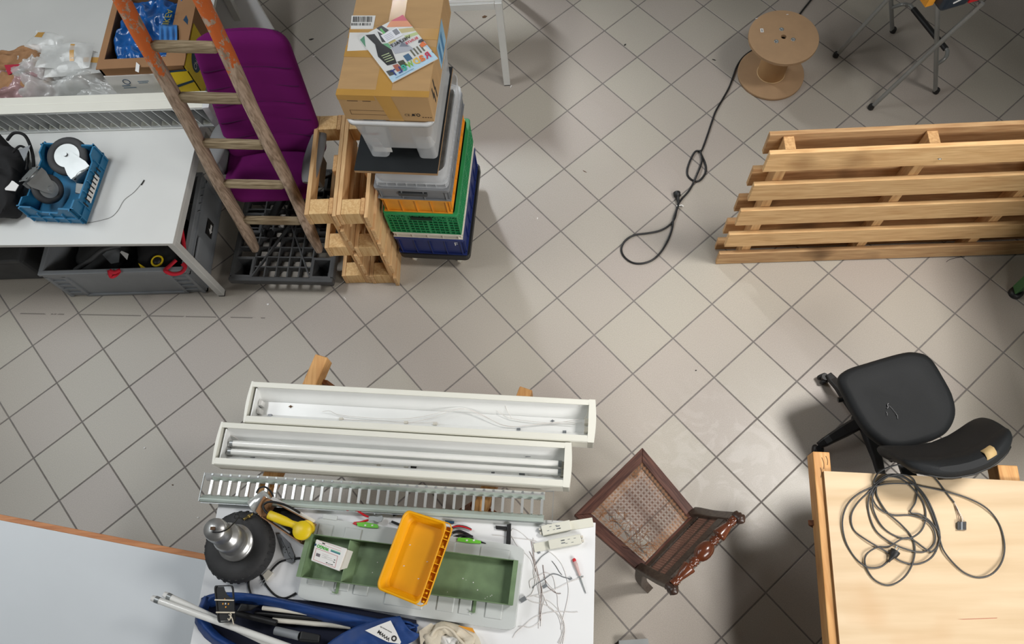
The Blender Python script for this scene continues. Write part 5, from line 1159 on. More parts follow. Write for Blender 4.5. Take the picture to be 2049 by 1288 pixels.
# coil of cable on the plywood
cc = thing('cable_coil', 'loosely coiled thin black mains cable on the plywood sheet', 'cable', at(1780, 1060, .72))
CO = [(578, 745), (530, 785), (470, 795), (415, 780), (350, 720), (295, 620), (275, 500), (300, 400), (360, 330), (450, 280), (560, 252), (680, 250), (800, 270), (950, 302), (1090, 345), (1210, 410), (1290, 510), (1325, 640), (1310, 750), (1250, 830), (1160, 858), (1070, 830), (990, 760), (930, 680), (903, 600), (875, 500), (830, 385), (770, 290), (690, 220), (590, 197), (505, 245), (450, 330), (445, 430), (490, 550), (580, 625), (690, 675), (800, 692), (868, 640), (872, 560), (820, 490), (720, 455), (600, 452), (510, 408), (468, 330), (485, 250), (570, 205), (660, 222), (740, 290), (800, 375), (815, 470), (785, 555), (710, 603), (620, 590), (535, 530), (480, 430), (470, 340), (500, 265), (570, 205), (655, 190), (730, 215), (757, 290), (748, 370), (715, 435), (780, 450), (850, 500), (905, 580), (895, 650), (850, 730), (760, 770), (660, 755), (560, 690), (440, 620), (350, 550), (332, 460), (370, 380), (440, 310), (490, 270), (500, 330), (560, 430), (650, 510), (720, 590), (745, 680), (720, 790), (660, 870), (570, 908), (480, 870), (425, 780), (430, 710), (500, 662), (580, 655), (700, 600), (850, 690), (905, 600), (880, 480), (830, 360), (760, 270), (660, 200), (560, 195), (480, 250), (500, 190), (560, 150), (680, 122), (800, 155), (880, 220), (950, 312), (1000, 372)]
P6 = lambda x, y, z: at(1600 + x / 3.236, 890 + y / 3.236, z)
pts = [P6(x, y, .7245 + .0045 * ((i * 5) % 4) / 2 + (.010 if y < 175 else 0)) for i, (x, y) in enumerate(CO)]
MB().tube(spline(pts, 5), .0034, 6).build('cord', M_gcable, cc, True)
a, b2 = P6(585, 740, .735), P6(640, 655, .74); d = (b2 - a).normalized()
M2 = Matrix.Translation(a) @ Vector((0, 0, 1)).rotation_difference(d).to_matrix().to_4x4()
MB().lathe([(.004, -.012), (.006, 0), (.010, .012), (.016, .02), (.018, .034), (.018, .040)], 16, M=M2).build('plug', M_black, cc, True, label='black mains plug')
for s in (-1, 1): MB().tube([M2 @ Vector((s * .0095, 0, .04)), M2 @ Vector((s * .0095, 0, .058))], .0024, 7).build('plug_pin', M_steel, cc, True)
for k, (x, c_) in enumerate(((1028, M_wirebr), (1040, M_cable), (1052, M_wire))):
    MB().tube(spline([P6(1000, 372, .726), P6(1018 + 6 * k, 430, .728), P6(x, 470, .727), P6(x, 498, .727)], 5), .0013, 5).build('strand', c_, cc, True)
for k in range(3):
    x = 1020 + 20 * k; MB().hexa([P6(x, 550, .7205), P6(x + 18, 550, .7205), P6(x + 18, 496, .7205), P6(x, 496, .7205)], [P6(x, 550, .732), P6(x + 18, 550, .732), P6(x + 18, 496, .732), P6(x, 496, .732)]).build('terminal_block', M_wiregr if k % 2 else M_black, cc, True, bevel=.001)

# ------------------------------------------------------------------ cane chair
ch = thing('cane_chair', 'old dark wood chair with a torn cane seat and turned top rail', 'chair', (.33, .54, 0))
Zc = .45
T, L_, R_c, N_ = at(1285, 895, Zc), at(1148, 1030, Zc), at(1396, 1027, Zc), at(1281, 1146, Zc)
iT, iL, iR, iN = at(1284, 924, Zc), at(1182, 1027, Zc), at(1377, 1036, Zc), at(1291, 1124, Zc)
def railq(a, b2, ia, ib, axis):
    low = lambda p: Vector((p.x, p.y, Zc - .045))
    q = [a, b2, ib, ia]
    ar_ = sum(q[i].x * q[(i + 1) % 4].y - q[(i + 1) % 4].x * q[i].y for i in range(4))
    if ar_ < 0: q = q[::-1]
    bb = MB().hexa([low(p) for p in q], q)
    # give the mesh its own frame along the rail so that the grain follows it
    d = (b2 - a).normalized(); M_ = Matrix.Translation(a) @ Matrix(((d.x, -d.y, 0, 0), (d.y, d.x, 0, 0), (0, 0, 1, 0), (0, 0, 0, 1)))
    inv = M_.inverted(); bb.v = [inv @ p for p in bb.v]
    o = bb.build('seat_rail', M_wdark, ch, bevel=.003); o.matrix_local = MW[ch].inverted() @ M_
    return o
e_ = .0008
railq(T, L_, iT, iL, 0); railq(T, R_c, iT, iR, 0); railq(L_, N_, iL, iN, 0); railq(R_c, N_, iR, iN, 0)
def cs(u, v, z=0): # u: T->R side, v: T->L side
    p = (iT * (1 - u) + iR * u) * (1 - v) + (iL * (1 - u) + iN * u) * v; s = .012 * math.sin(PI * u) * math.sin(PI * v)
    return Vector((p.x, p.y, Zc - .004 + z - s))
NP = 17
def strands(m, sel, name, lab=None):
    g = MB(); wv = .0018
    for k in range(NP):
        for o in (-.12, .12):
            t = (k + .5 + o) / NP
            for dirn in (0, 1):
                for i in range(6):
                    a_, b_ = i / 6, (i + 1) / 6
                    mid = ((a_ + b_) / 2, t) if dirn == 0 else (t, (a_ + b_) / 2)
                    if sel(*mid): g.bar(cs(a_, t, .0004) if dirn == 0 else cs(t, a_, .0), cs(b_, t, .0004) if dirn == 0 else cs(t, b_, .0), wv, .0009)
    for k in range(-NP + 1, NP):
        for dirn in (0, 1):
            n_ = 8
            for i in range(n_):
                a_, b_ = i / n_, (i + 1) / n_
                def pt(t):
                    u = t; v = t + k / NP if dirn == 0 else (1 - t) + k / NP
                    return u, v
                (u0, v0), (u1, v1) = pt(a_), pt(b_)
                if not (0 <= v0 <= 1 and 0 <= v1 <= 1): continue
                if sel((u0 + u1) / 2, (v0 + v1) / 2): g.bar(cs(u0, v0, .0012), cs(u1, v1, .0012), wv, .0009)
    return g.build(name, m, ch, True, kind='stuff')
torn = lambda u, v: v > .70 and .18 < u < .92 and (math.sin(37 * u + 21 * v) > -.1)
edge = lambda u, v: u < .085 or u > .93 or v < .085 or v > .90
strands(M_canef, lambda u, v: not edge(u, v) and not torn(u, v), 'cane_weave'); strands(M_canes, lambda u, v: edge(u, v) and not torn(u, v), 'cane_border')
g = MB(); rnd = random.Random(3)
for k in range(70):
    u, v = rnd.uniform(.1, .98), rnd.uniform(.66, 1.0); a_ = rnd.uniform(0, 6.28); l = rnd.uniform(.03, .12)
    p0 = cs(u, v, rnd.uniform(.0, .008)); p1 = cs(min(1, max(0, u + l * .5 * math.cos(a_))), min(1, max(0, v + l * .5 * math.sin(a_))), rnd.uniform(.0, .018)); p2 = cs(min(1, max(0, u + l * math.cos(a_ + .3))), min(1, max(0, v + l * math.sin(a_ + .3))), rnd.uniform(-.01, .02))
    g.tube(spline([p0, p1, p2], 4), .0011, 4)
g.build('broken_strands', M_canes, ch, True, kind='stuff')
g = MB()
for (x, y, x2, y2) in ((1244, 1090, 1262, 1096), (1250, 1084, 1272, 1094), (1222, 1062, 1232, 1070), (1265, 1102, 1285, 1106)):
    g.tube(spline([at(x, y, Zc + .006), at((x + x2) / 2, (y + y2) / 2 - 2, Zc + .02), at(x2, y2, Zc + .012)], 4), .0012, 4)
g.build('loose_strands', M_canes, ch, True, kind='stuff')
# legs
for p, q in ((T, T), (L_, L_)):
    c = cen_ = (iT + iN) / 2; d = (Vector((c.x, c.y, 0)) - Vector((p.x, p.y, 0))).normalized(); b0 = Vector((p.x, p.y, 0)) + d * .035
    MB().lathe([(.014, 0), (.018, .02), (.014, .10), (.02, .16), (.02, .26), (.024, .28), (.024, .40)], 14, M=Matrix.Translation(b0)).build('front_leg', M_turnd, ch, True)
tops = {}
for p, px, py, foot in ((R_c, 1470, 1037, None), (N_, 1345, 1169, at(1296, 1176, 0))):
    c = (iT + iN) / 2; d = (Vector((p.x - c.x, p.y - c.y, 0))).normalized()
    out = Vector((.66, -.75, 0)); sdv = Vector((.75, .66, 0)) if p is R_c else Vector((-.75, -.66, 0))
    base = Vector((p.x, p.y, Zc)) - sdv * .012; ft = foot if foot is not None else Vector((p.x + .05, p.y - .055, 0)); ft = Vector((ft.x, ft.y, 0)); tp = at(px, py, .92); tops[px] = tp
    g = MB(); ctr = spline([ft, ft * .35 + Vector((base.x, base.y, .2)) * .65 + Vector((0, 0, -.0)), base + Vector((0, 0, -.03)), base + Vector((0, 0, .05)), base * .45 + tp * .55, tp], 6)
    ru = Vector((.735, .678, 0)); rf = Vector((.678, -.735, 0)); rs = []
    for i, q in enumerate(ctr):
        t = i / (len(ctr) - 1); a_ = .019; b_ = .017 + .006 * math.sin(PI * t)
        rs.append([q + ru * a_ * sx + rf * b_ * sy for sx, sy in ((-1, -1), (1, -1), (1, 1), (-1, 1))][::-1])
    g.rings(rs, 0, False); g.build('back_post', M_wcane, ch, True, bevel=.004)
tR, tN = tops[1470], tops[1345]; bR, bN = Vector((R_c.x, R_c.y, Zc + .03)), Vector((N_.x, N_.y, Zc + .03))
def bk2(s, t): return (bR * (1 - s) + bN * s) * (1 - t) + (tR * (1 - s) + tN * s) * t
MB().bar(bk2(.06, .10), bk2(.94, .10), .022, .05, up=bk2(.5, .3) - bk2(.5, .1)).build('lower_back_rail', M_wcane, ch, True, bevel=.003)
MB().bar(bk2(.05, .80), bk2(.95, .80), .024, .075, up=bk2(.5, .3) - bk2(.5, .1)).build('upper_back_rail', M_wcane, ch, True, bevel=.003)
g = MB()
for k in range(27): g.bar(bk2(.08 + .84 * k / 26, .13), bk2(.08 + .84 * k / 26, .74), .004, .0012)
for k in range(25): g.bar(bk2(.07, .14 + .60 * k / 24), bk2(.93, .14 + .60 * k / 24), .004, .0012, up=(0, .5, 1))
for k in range(-20, 21):
    for sg in (-1, 1):
        s0, s1 = .5 + k * .04 - sg * .3, .5 + k * .04 + sg * .3
        if .07 < s0 < .93 and .07 < s1 < .93: g.bar(bk2(s0, .13), bk2(s1, .74), .003, .001)
g.build('cane_back', M_canef, ch, True, kind='stuff')
MB().bar(bk2(.07, .44), bk2(.93, .44), .003, .03, up=bk2(.5, .3) - bk2(.5, .1)).build('back_slat', M_wcane, ch, True)
# turned crest
axis_ = (tN - tR).normalized(); Lc = (tN - tR).length
M2 = Matrix.Translation(tR) @ Vector((0, 0, 1)).rotation_difference(axis_).to_matrix().to_4x4()
prof = [(.0, .016), (.03, .016), (.04, .013), (.05, .018), (.06, .012), (.07, .018), (.08, .012), (.10, .015), (.115, .014), (.13, .0165), (.25, .026), (.27, .026), (.275, .013), (.31, .012), (.325, .02), (.34, .013), (.355, .02), (.37, .013), (.39, .015), (.41, .023), (.45, .029), (.5, .031), (.55, .029), (.59, .023), (.61, .015), (.63, .013), (.645, .02), (.66, .013), (.675, .02), (.69, .013), (.725, .013), (.73, .026), (.75, .026), (.87, .0165), (.885, .014), (.90, .015), (.92, .012), (.93, .018), (.94, .012), (.95, .018), (.96, .013), (.97, .016), (1.0, .016)]
MB().lathe([(r, t * Lc) for t, r in prof], 20, M=M2).build('turned_crest', M_turn, ch, True)
for tp in (tR, tN):
    s = 1 if tp is tN else -1
    g = MB().lathe([(.012, -.026), (.019, -.020), (.016, -.012), (.022, -.004), (.017, .004), (.023, .010), (.014, .020), (.006, .026)], 9, M=Matrix.Translation(tp + axis_ * s * .012 + Vector((.006, -.006, 0))) @ Vector((0, 0, 1)).rotation_difference(Vector((.55, -.6, .45)).normalized()).to_matrix().to_4x4())
    g.build('carved_finial', M_turnd, ch, True)
MB().bar(Vector((T.x, T.y, .20)) * .97 + Vector((.33, .54, .2)) * .03, Vector((R_c.x, R_c.y, .20)) * .97 + Vector((.33, .54, .2)) * .03, .016, .022).build('stretcher', M_wcane, ch, True)

# ------------------------------------------------------------------ low white board table, bottom left
ZL = .60
lt = thing('low_table', 'low white table with beech edging at the bottom left, lamp tubes hanging over it', 'table', (-2.2, 0, 0))
e0 = at(-60, 1017, ZL); e1 = at(415, 1109, ZL); d = (e1 - e0).normalized(); n_ = Vector((d.y, -d.x, 0))
e1 = e0 + d * ((-1.462 - e0.x) / d.x); i0, i1 = e0 + n_ * .024, e1 + n_ * .024; j0, j1 = e0 + n_ * .95, e1 + n_ * .95
lo = lambda p, z: Vector((p.x, p.y, z))
MB().hexa([lo(p, ZL - .026) for p in (j0, j1, i1, i0)], [lo(p, ZL) for p in (j0, j1, i1, i0)]).build('tabletop', mat('pale_grey_board', rgb(214, 219, 223), .45, var=.03, vs=3), lt, True)
MB().hexa([lo(p, ZL - .027) for p in (i0, i1, e1, e0)], [lo(p, ZL + .0008) for p in (i0, i1, e1, e0)]).build('edging', M_beech, lt, True, bevel=.002, label='beech wood edging strip')
for p in (e0 + d * .1 + n_ * .1, e1 - d * .12 + n_ * .12, e0 + d * .1 + n_ * .85, e1 - d * .16 + n_ * .85):
    MB().box(p.x - .02, p.x + .02, p.y - .02, p.y + .02, 0, ZL - .028).build('leg', M_lgrey, lt, True)

# ------------------------------------------------------------------ sawhorses under the lamp housings
sawhorse('pine sawhorse under the lamp housings, left one with a long pale beam end', Vector((-1.083, 1.214, 0)), Vector((-1.327, .45, 0)), .063, .075, .70, .17)
sawhorse('pine sawhorse under the lamp housings, right one with only its beam tip showing', Vector((-.1525, 1.04, 0)), Vector((-.387, .42, 0)), .060, .075, .70, .17)

# ------------------------------------------------------------------ worktable
ZW = .72
wk = thing('worktable', 'bright white worktable at the bottom covered in tools and lamp parts', 'table', (-.7, .1, 0))
b0 = Vector((-1.456, .556, 0)); b1 = Vector((.126, .458, 0)); dn = Vector((-.06, -.998, 0)) * .80
MB().hexa([lo(p, ZW - .019) for p in (b0 + dn, b1 + dn, b1, b0)], [lo(p, ZW) for p in (b0 + dn, b1 + dn, b1, b0)]).build('tabletop', M_white2, wk, True, bevel=.002)
for p in (b0 + Vector((.06, -.10, 0)), b1 + Vector((-.06, -.08, 0)), b0 + dn + Vector((.12, .05, 0)), b1 + dn + Vector((-.06, .05, 0))):
    MB().box(p.x - .02, p.x + .02, p.y - .02, p.y + .02, 0, ZW - .02).build('leg', M_lgrey, wk, True)

# ------------------------------------------------------------------ two opened lamp housings
def frame_of(A, B, C):
    "x along A-B, y from A towards C"
    x = (B - A).normalized(); z = Vector((0, 0, 1)); y = z.cross(x)
    return Matrix.Translation(A) @ Matrix(((x.x, y.x, z.x, 0), (x.y, y.y, z.y, 0), (x.z, y.z, z.z, 0), (0, 0, 0, 1)))
def lamp_housing(label, TL, TR, BL, tubes):
    M_ = frame_of(Vector((TL.x, TL.y, .7015)), Vector((TR.x, TR.y, .7015)), BL); root = thing('lamp_housing', label, 'lamp', mtx=M_)
    Ls = (TR - TL).length; W = .184; H = .098
    b = MB(); b.box(.0, Ls, -W, 0, 0, .004); b.build('back_plate', M_lumin, root)
    for y0, y1, s in ((-.024, 0, 1), (-W, -W + .029, -1)):
        rim = MB(); yo, yi = (y1, y0) if s > 0 else (y0, y1); ym = yo + (yi - yo) * .12
        P = lambda x: [Vector((x, yo, .0045)), Vector((x, yo, H - .006)), Vector((x, ym, H)), Vector((x, yi, H - .003)), Vector((x, yi, H - .010)), Vector((x, yo + (yi - yo) * .35, H - .012)), Vector((x, yo + (yi - yo) * .2, .02)), Vector((x, yo + (yi - yo) * .2, .0045))]
        A_, B_ = P(.004), P(Ls - .004)
        rim.rings([A_, B_] if s < 0 else [A_[::-1], B_[::-1]], 0, False); rim.build('side_rim', M_lumi, root)
    for x0, s in ((0, -1), (Ls, 1)):
        cap = MB(); n = 10; o_ = [Vector((x0 + s * .006 * math.sin(PI * k / n), -W * k / n, 0)) for k in range(n + 1)]
        inn = [Vector((x0 - s * (.008 if s < 0 else .026), -W * k / n, 0)) for k in range(n + 1)]
        pol = o_ + inn[::-1]
        if s < 0: pol = pol[::-1]
        pol = pol[::-1]
        cap.rings([[p + Vector((0, 0, .0)) for p in pol], [p + Vector((0, 0, H - .001)) for p in pol]], 0, False); cap.build('end_cap', M_lumi, root)
        MB().box(x0 - s * .022 - .002, x0 - s * .022 + .002, -W + .031, -.026, .004, H - .016).build('end_plate', M_lumin, root)
    # sloping reflectors inside
    MB().add([(.02, -.010, H - .014), (Ls - .02, -.010, H - .014), (Ls - .02, -.062, .0055), (.02, -.062, .0055)], [(0, 1, 2, 3)][::-1]).build('reflector', M_lumin, root, solid=.0008)
    MB().add([(.02, -W + .012, H - .014), (Ls - .02, -W + .012, H - .014), (Ls - .02, -W + .062, .0055), (.02, -W + .062, .0055)], [(3, 2, 1, 0)]).build('reflector', M_lumin, root, solid=.0008)
    hx = (.034, Ls - .034)
    for x in hx:
        for y in (-.080, -.116): MB().box(x - .008, x + .008, y - .011, y + .011, .0045, .045).build('lamp_holder', M_cream if x > .1 else M_paper, root, bevel=.002)
    if tubes:
        for y in (-.080, -.116):
            MB().tube([(.050, y, .048), (Ls - .050, y, .048)], .0128, 14).build('lamp_tube', M_lampglass, root)
            for x in (.044, Ls - .044):
                MB().tube([(x - .006, y, .048), (x + .008, y, .048)], .0134, 14).build('tube_cap', M_steel, root)
    return root, Ls, M_
at8 = lambda x, y: at(x, y, .80)
h1, L1_, M1_ = lamp_housing('empty opened white lamp housing, furthest from the worktable, loose wires inside', at8(503, 762), at8(1191, 799), at8(487, 845), False)
h2, L2_, M2_ = lamp_housing('opened white lamp housing with two tubes still in it, nearer the worktable', at8(442, 843), at8(1143, 885), at8(424, 932), True)
def wire(root, L, r=.0012, m=M_wire, z=.735, nm='wire', n=6):
    return MB().tube(spline([at(p[0], p[1], p[2] if len(p) > 2 else z) for p in L], n), r, 5).build(nm, m, root, True)
wire(h1, [(645, 823, .72), (660, 822, .73), (680, 830, .72), (740, 836, .72), (800, 838, .725), (850, 832, .73), (900, 820, .74), (930, 818, .74), (960, 827, .735), (1000, 848, .725), (1035, 853, .722), (1075, 848, .722), (1120, 844, .722), (1165, 845, .73)])
wire(h1, [(680, 839, .72), (760, 842, .72), (815, 845, .72), (855, 838, .73), (905, 822, .742), (935, 819, .742), (975, 836, .73), (1015, 853, .722), (1060, 850, .722), (1110, 846, .722), (1160, 838, .74)])
wire(h1, [(815, 845, .722), (850, 845, .722), (872, 844, .722), (876, 848, .722), (864, 849, .722)])
wire(h1, [(970, 819, .72), (985, 817, .725), (1010, 832, .722), (1040, 840, .722), (1100, 846, .722), (1150, 848, .73)])
wire(h1, [(1008, 803, .76), (1014, 820, .74), (1024, 838, .722)]); wire(h1, [(1107, 820, .722), (1130, 824, .722), (1148, 812, .76), (1160, 812, .77)]); wire(h1, [(1176, 817, .77), (1174, 830, .75), (1168, 838, .74)], .0016, M_cream)
for (x, y) in ((581, 813), (1105, 842)):
    p = at(x, y, .708); s = .012
    MB().poly([p + Vector((s * .9 * c_, s * .6 * s2, .0006)) for c_, s2 in ((-1, 0), (-.3, -.5), (0, -1), (.3, -.5), (1, 0), (.3, .5), (0, 1), (-.3, .5))]).build('keyhole', M_inkbrown if x < 700 else M_conn, h1, True)
for (x, y, m_) in ((540, 831, M_conn), (515, 800, M_conn), (517, 812, M_conn), (682, 838, M_cream), (812, 845, M_cream), (1037, 859, M_conn), (1129, 864, M_conn), (870, 848, M_cream)):
    p = at(x, y, .72); MB().box(p.x - .008, p.x + .008, p.y - .005, p.y + .005, .7065, .726).build('wire_clip', m_, h1, True)
wire(h2, [(455, 873, .73), (465, 872, .74), (478, 880, .72)]); wire(h2, [(448, 905, .72), (470, 914, .72), (490, 914, .722), (520, 914, .722), (570, 921, .722), (600, 915, .722), (620, 922, .722), (650, 926, .722), (680, 922, .722), (730, 924, .722), (760, 930, .722), (790, 924, .722)])
wire(h2, [(590, 913, .722), (615, 920, .722), (640, 928, .722)]); wire(h2, [(1065, 905, .722), (1078, 903, .73), (1095, 912, .722), (1110, 908, .722), (1122, 915, .73)]); wire(h2, [(1055, 950, .722), (1075, 952, .722), (1095, 948, .722), (1112, 954, .722), (1122, 945, .73)])
for (x, y, m_, s) in ((505, 917, M_conn, 1), (622, 923, M_cream, .8), (757, 931, M_cream, .8), (827, 935, M_cable, 1.2), (1056, 911, M_conn, 1.1), (1044, 949, M_conn, 1.2), (986, 946, M_conn, .7), (812, 936, M_cream, .9)):
    p = at(x, y, .72); MB().box(p.x - .010 * s, p.x + .010 * s, p.y - .006 * s, p.y + .006 * s, .7065, .724).build('wire_clip', m_, h2, True)

# ------------------------------------------------------------------ loose louvre grid
lo_ = [at(410, 944, .76), at(1090, 983, .76), at(399, 1000, .76)]
M_ = frame_of(Vector((lo_[0].x, lo_[0].y, .7215)), Vector((lo_[1].x, lo_[1].y, .7215)), lo_[2])
lg = thing('louvre_grid', 'loose mirror louvre grid lying between the lamp housings and the worktable', 'louvre', mtx=M_)
Ls = (lo_[1] - lo_[0]).length; W = .122; Hh = .040
for nm, ya, yb, m1 in (('far_rail', -.002, -.030, M_chrome), ('near_rail', -W, -W + .032, M_louv)):
    g = MB(); P = lambda x: [Vector((x, ya, 0)), Vector((x, ya, Hh - .004)), Vector((x, ya + (yb - ya) * .25, Hh)), Vector((x, ya + (yb - ya) * .45, Hh - .002)), Vector((x, yb, .010)), Vector((x, yb, 0))]
    A_, B_ = P(.0), P(Ls)
    g.rings([A_, B_] if ya < -.05 else [A_[::-1], B_[::-1]], 0, False); g.build(nm, m1, lg)
MB().add([(.03, -.0165, Hh - .006), (Ls, -.0165, Hh - .006), (Ls, -.0285, .012), (.03, -.0285, .012)], [(0, 1, 2, 3)[::-1]]).build('rail_facet', M_louv, lg, solid=.001)
nb_ = 36
for k in range(nb_):
    x = .035 + (Ls - .045) * k / (nb_ - 1)
    MB().add([(x - .0055, -.030, Hh - .008), (x + .0055, -.030, Hh - .008), (x + .0055, -W + .032, Hh - .008), (x - .0055, -W + .032, Hh - .008), (x - .0012, -.030, .004), (x + .0012, -.030, .004), (x + .0012, -W + .032, .004), (x - .0012, -W + .032, .004)],
        [(3, 2, 1, 0), (4, 5, 6, 7), (0, 1, 5, 4), (1, 2, 6, 5), (2, 3, 7, 6), (3, 0, 4, 7)]).build('blade', M_chrome, lg)
    MB().box(x - .004, x + .004, -.012, -.004, Hh, Hh + .002).build('lug', M_steel, lg)
MB().bar((-.001, -.002, Hh - .003), (-.001, -W, Hh - .003), .003, .006).build('end_wire', M_steel, lg); MB().bar((Ls + .035, .004, Hh - .004), (Ls + .035, -W + .004, Hh - .004), .0025, .006).build('end_wire', M_steel, lg)
MB().bar((.004, -W - .004, Hh - .012), (Ls + .034, -W - .003, Hh - .012), .003, .004).build('edge_wire', M_steel, lg); MB().bar((Ls, .002, Hh - .006), (Ls + .034, .003, Hh - .006), .003, .004).build('edge_wire', M_steel, lg)

# ------------------------------------------------------------------ wheel with hub motor
p = at(481, 1094, .765)
wh = thing('hub_wheel', 'black tyred wheel with tall silver hub lying flat on the worktable corner', 'wheel', (p.x, p.y, ZW))
R_, r_ = .097, .044; ty = MB(); rs = []; n = 60
for k in range(16):
    a = 2 * PI * k / 16; rr = R_ + r_ * math.copysign(abs(math.cos(a)) ** .8, math.cos(a)); z = .048 + .047 * math.copysign(abs(math.sin(a)) ** .8, math.sin(a))
    rs.append([Vector((rr * math.cos(2 * PI * j / n), rr * math.sin(2 * PI * j / n), z)) for j in range(n)])
ty.rings(rs, 0, True, False, True); tyo = ty.build('tyre', M_tyre, wh)
for k in range(30):
    a = 2 * PI * k / 30; c, s = math.cos(a), math.sin(a)
    g = MB().bar(Vector((c * (R_ + r_ * .78), s * (R_ + r_ * .78), .082)), Vector((c * (R_ + r_ * 1.02), s * (R_ + r_ * 1.02), .05)), .010, .006, up=(c, s, .5)); g.build('tread_block', M_tyre, tyo)
MB().lathe([(.066, .03), (.074, .086), (.070, .094), (.064, .094), (.063, .10), (.058, .101), (.057, .108), (.053, .112), (.053, .118), (.058, .132), (.058, .160), (.050, .182), (.032, .190), (.030, .200), (.042, .206), (.045, .216), (.045, .260), (.040, .275), (.0, .280)], 36, M=Matrix.Shear('XY', 4, (-.07, .15))).build('hub', M_alu, wh)
MB().tube(spline([at(425, 1064, 1.0), at(440, 1064, 1.01), at(455, 1058, .99), at(470, 1043, .93), at(478, 1031, .87), at(470, 1028, .86), at(469, 1036, .86), at(480, 1036, .86), at(487, 1040, .84)], 6), .0028, 6).build('lead', M_cable, wh, True)
MB().box(-.028, -.012, .036, .048, .280, .287).build('cable_gland', M_inkbrown, wh)

a, b2 = at(503, 1017, .775), at(534, 994, .768); d = (b2 - a).normalized()
cy = thing('metal_can', 'shiny metal cylinder lying between the wheel and the louvre grid', 'cylinder', mtx=Matrix.Translation(a) @ Vector((0, 0, 1)).rotation_difference(d).to_matrix().to_4x4())
MB().lathe([(.030, .0), (.034, .004), (.034, .075), (.030, .08), (.016, .085)], 26).build('body', M_chrome, cy); MB().lathe([(.0, -.002), (.029, -.001), (.030, .001)], 26).build('end_disc', M_conn, cy)
MB().tube(spline([at(513, 985, .77), at(519, 976, .80), at(530, 974, .81), at(542, 984, .80), at(547, 996, .79)], 6), .004, 7).build('lead', M_cable, cy, True)
MB().lathe([(.005, 0), (.005, .02), (.008, .02), (.008, .03), (.004, .03), (.004, .042)], 10, M=Matrix.Translation(at(487, 1039, .82)) @ Vector((0, 0, 1)).rotation_difference(at(505, 1028, .82) - at(487, 1039, .82)).to_matrix().to_4x4()).build('brass_fitting', mat('brass', rgb(150, 130, 76), .35, metal=.8), cy, True, label='brass fitting')

# ------------------------------------------------------------------ narrow carton with yellow tool
ZR = .79
nc = thing('tool_carton', 'narrow open cardboard box beside the wheel with a yellow tool inside', 'box', at(572, 1042, ZW))
C4 = [at(541, 999, ZR), at(628, 1046, ZR), at(601, 1087, ZR), at(521, 1034, ZR)]
ctr = sum(C4, Vector()) / 4
def wall4(a, b2, nm='side', t=.004):
    n_ = (Vector((ctr.x, ctr.y, 0)) - Vector(((a.x + b2.x) / 2, (a.y + b2.y) / 2, 0))).normalized() * t
    q = [a, b2, b2 + n_, a + n_]
    if sum(q[i].x * q[(i + 1) % 4].y - q[(i + 1) % 4].x * q[i].y for i in range(4)) < 0: q = q[::-1]
    return MB().hexa([lo(p, ZW + .001) for p in q], [lo(p, ZR) for p in q]).build(nm, M_card2, nc, True)
for i in range(4): wall4(C4[i], C4[(i + 1) % 4])
q = [lo(p, ZW + .001) for p in C4]; q = q[::-1]
MB().slab(q, .001, n=(0, 0, 1)).build('base', M_ink, nc, True)
f = [at(541, 999, ZR), at(521, 1034, ZR), at(511, 1022, .815), at(527, 992, .82)]
MB().slab(f, .002).build('flap', M_card2, nc, True); f = [at(541, 998, ZR), at(628, 1045, ZR), at(631, 1040, .80), at(546, 993, .80)]; MB().slab(f[::-1], .002).build('flap', M_paper, nc, True)
yt = thing('yellow_tool', 'yellow handheld tool with a round disc head and black cord in the narrow carton', 'tool', at(575, 1040, .79))
Ph = [at(537, 1029, .815), at(552, 1035, .815), at(570, 1041, .815), at(586, 1048, .815), at(598, 1054, .815)]
g = MB(); rs = []; d = (Ph[-1] - Ph[0]).normalized(); sd = Vector((-d.y, d.x, 0))
for t, w_, h_ in ((0, .014, .012), (.02, .018, .015), (.3, .019, .015), (.55, .018, .014), (.75, .014, .012), (1, .018, .012)):
    c = Ph[0] + (Ph[-1] - Ph[0]) * t; rs.append([c + sd * w_ * math.copysign(abs(math.cos(a)) ** .7, math.cos(a)) + Vector((0, 0, 1)) * h_ * math.copysign(abs(math.sin(a)) ** .7, math.sin(a)) for a in [2 * PI * j / 16 for j in range(16)]])
g.rings([r[::-1] for r in rs]); g.build('handle', M_yellow, yt, True)
hc = at(604, 1061, .825); MB().lathe([(.030, -.022), (.037, -.018), (.038, .004), (.036, .008), (.0, .009)], 30, M=Matrix.Translation(hc)).build('disc_head', M_yellow, yt, True)
MB().lathe([(.026, -.03), (.032, -.026), (.032, -.006)], 30, M=Matrix.Translation(at(611, 1056, .812))).build('disc_rear', M_yellow, yt, True)
MB().tube(spline([at(538, 1029, .815), at(530, 1022, .815), at(526, 1012, .815), at(533, 1005, .82), at(548, 1004, .82), at(575, 1012, .81), at(600, 1026, .80)], 6), .0048, 8).build('cord', M_black, yt, True)
MB().tube([at(548, 1043, .78), at(580, 1066, .78)], .006, 8).build('steel_rod', M_steel, nc, True)

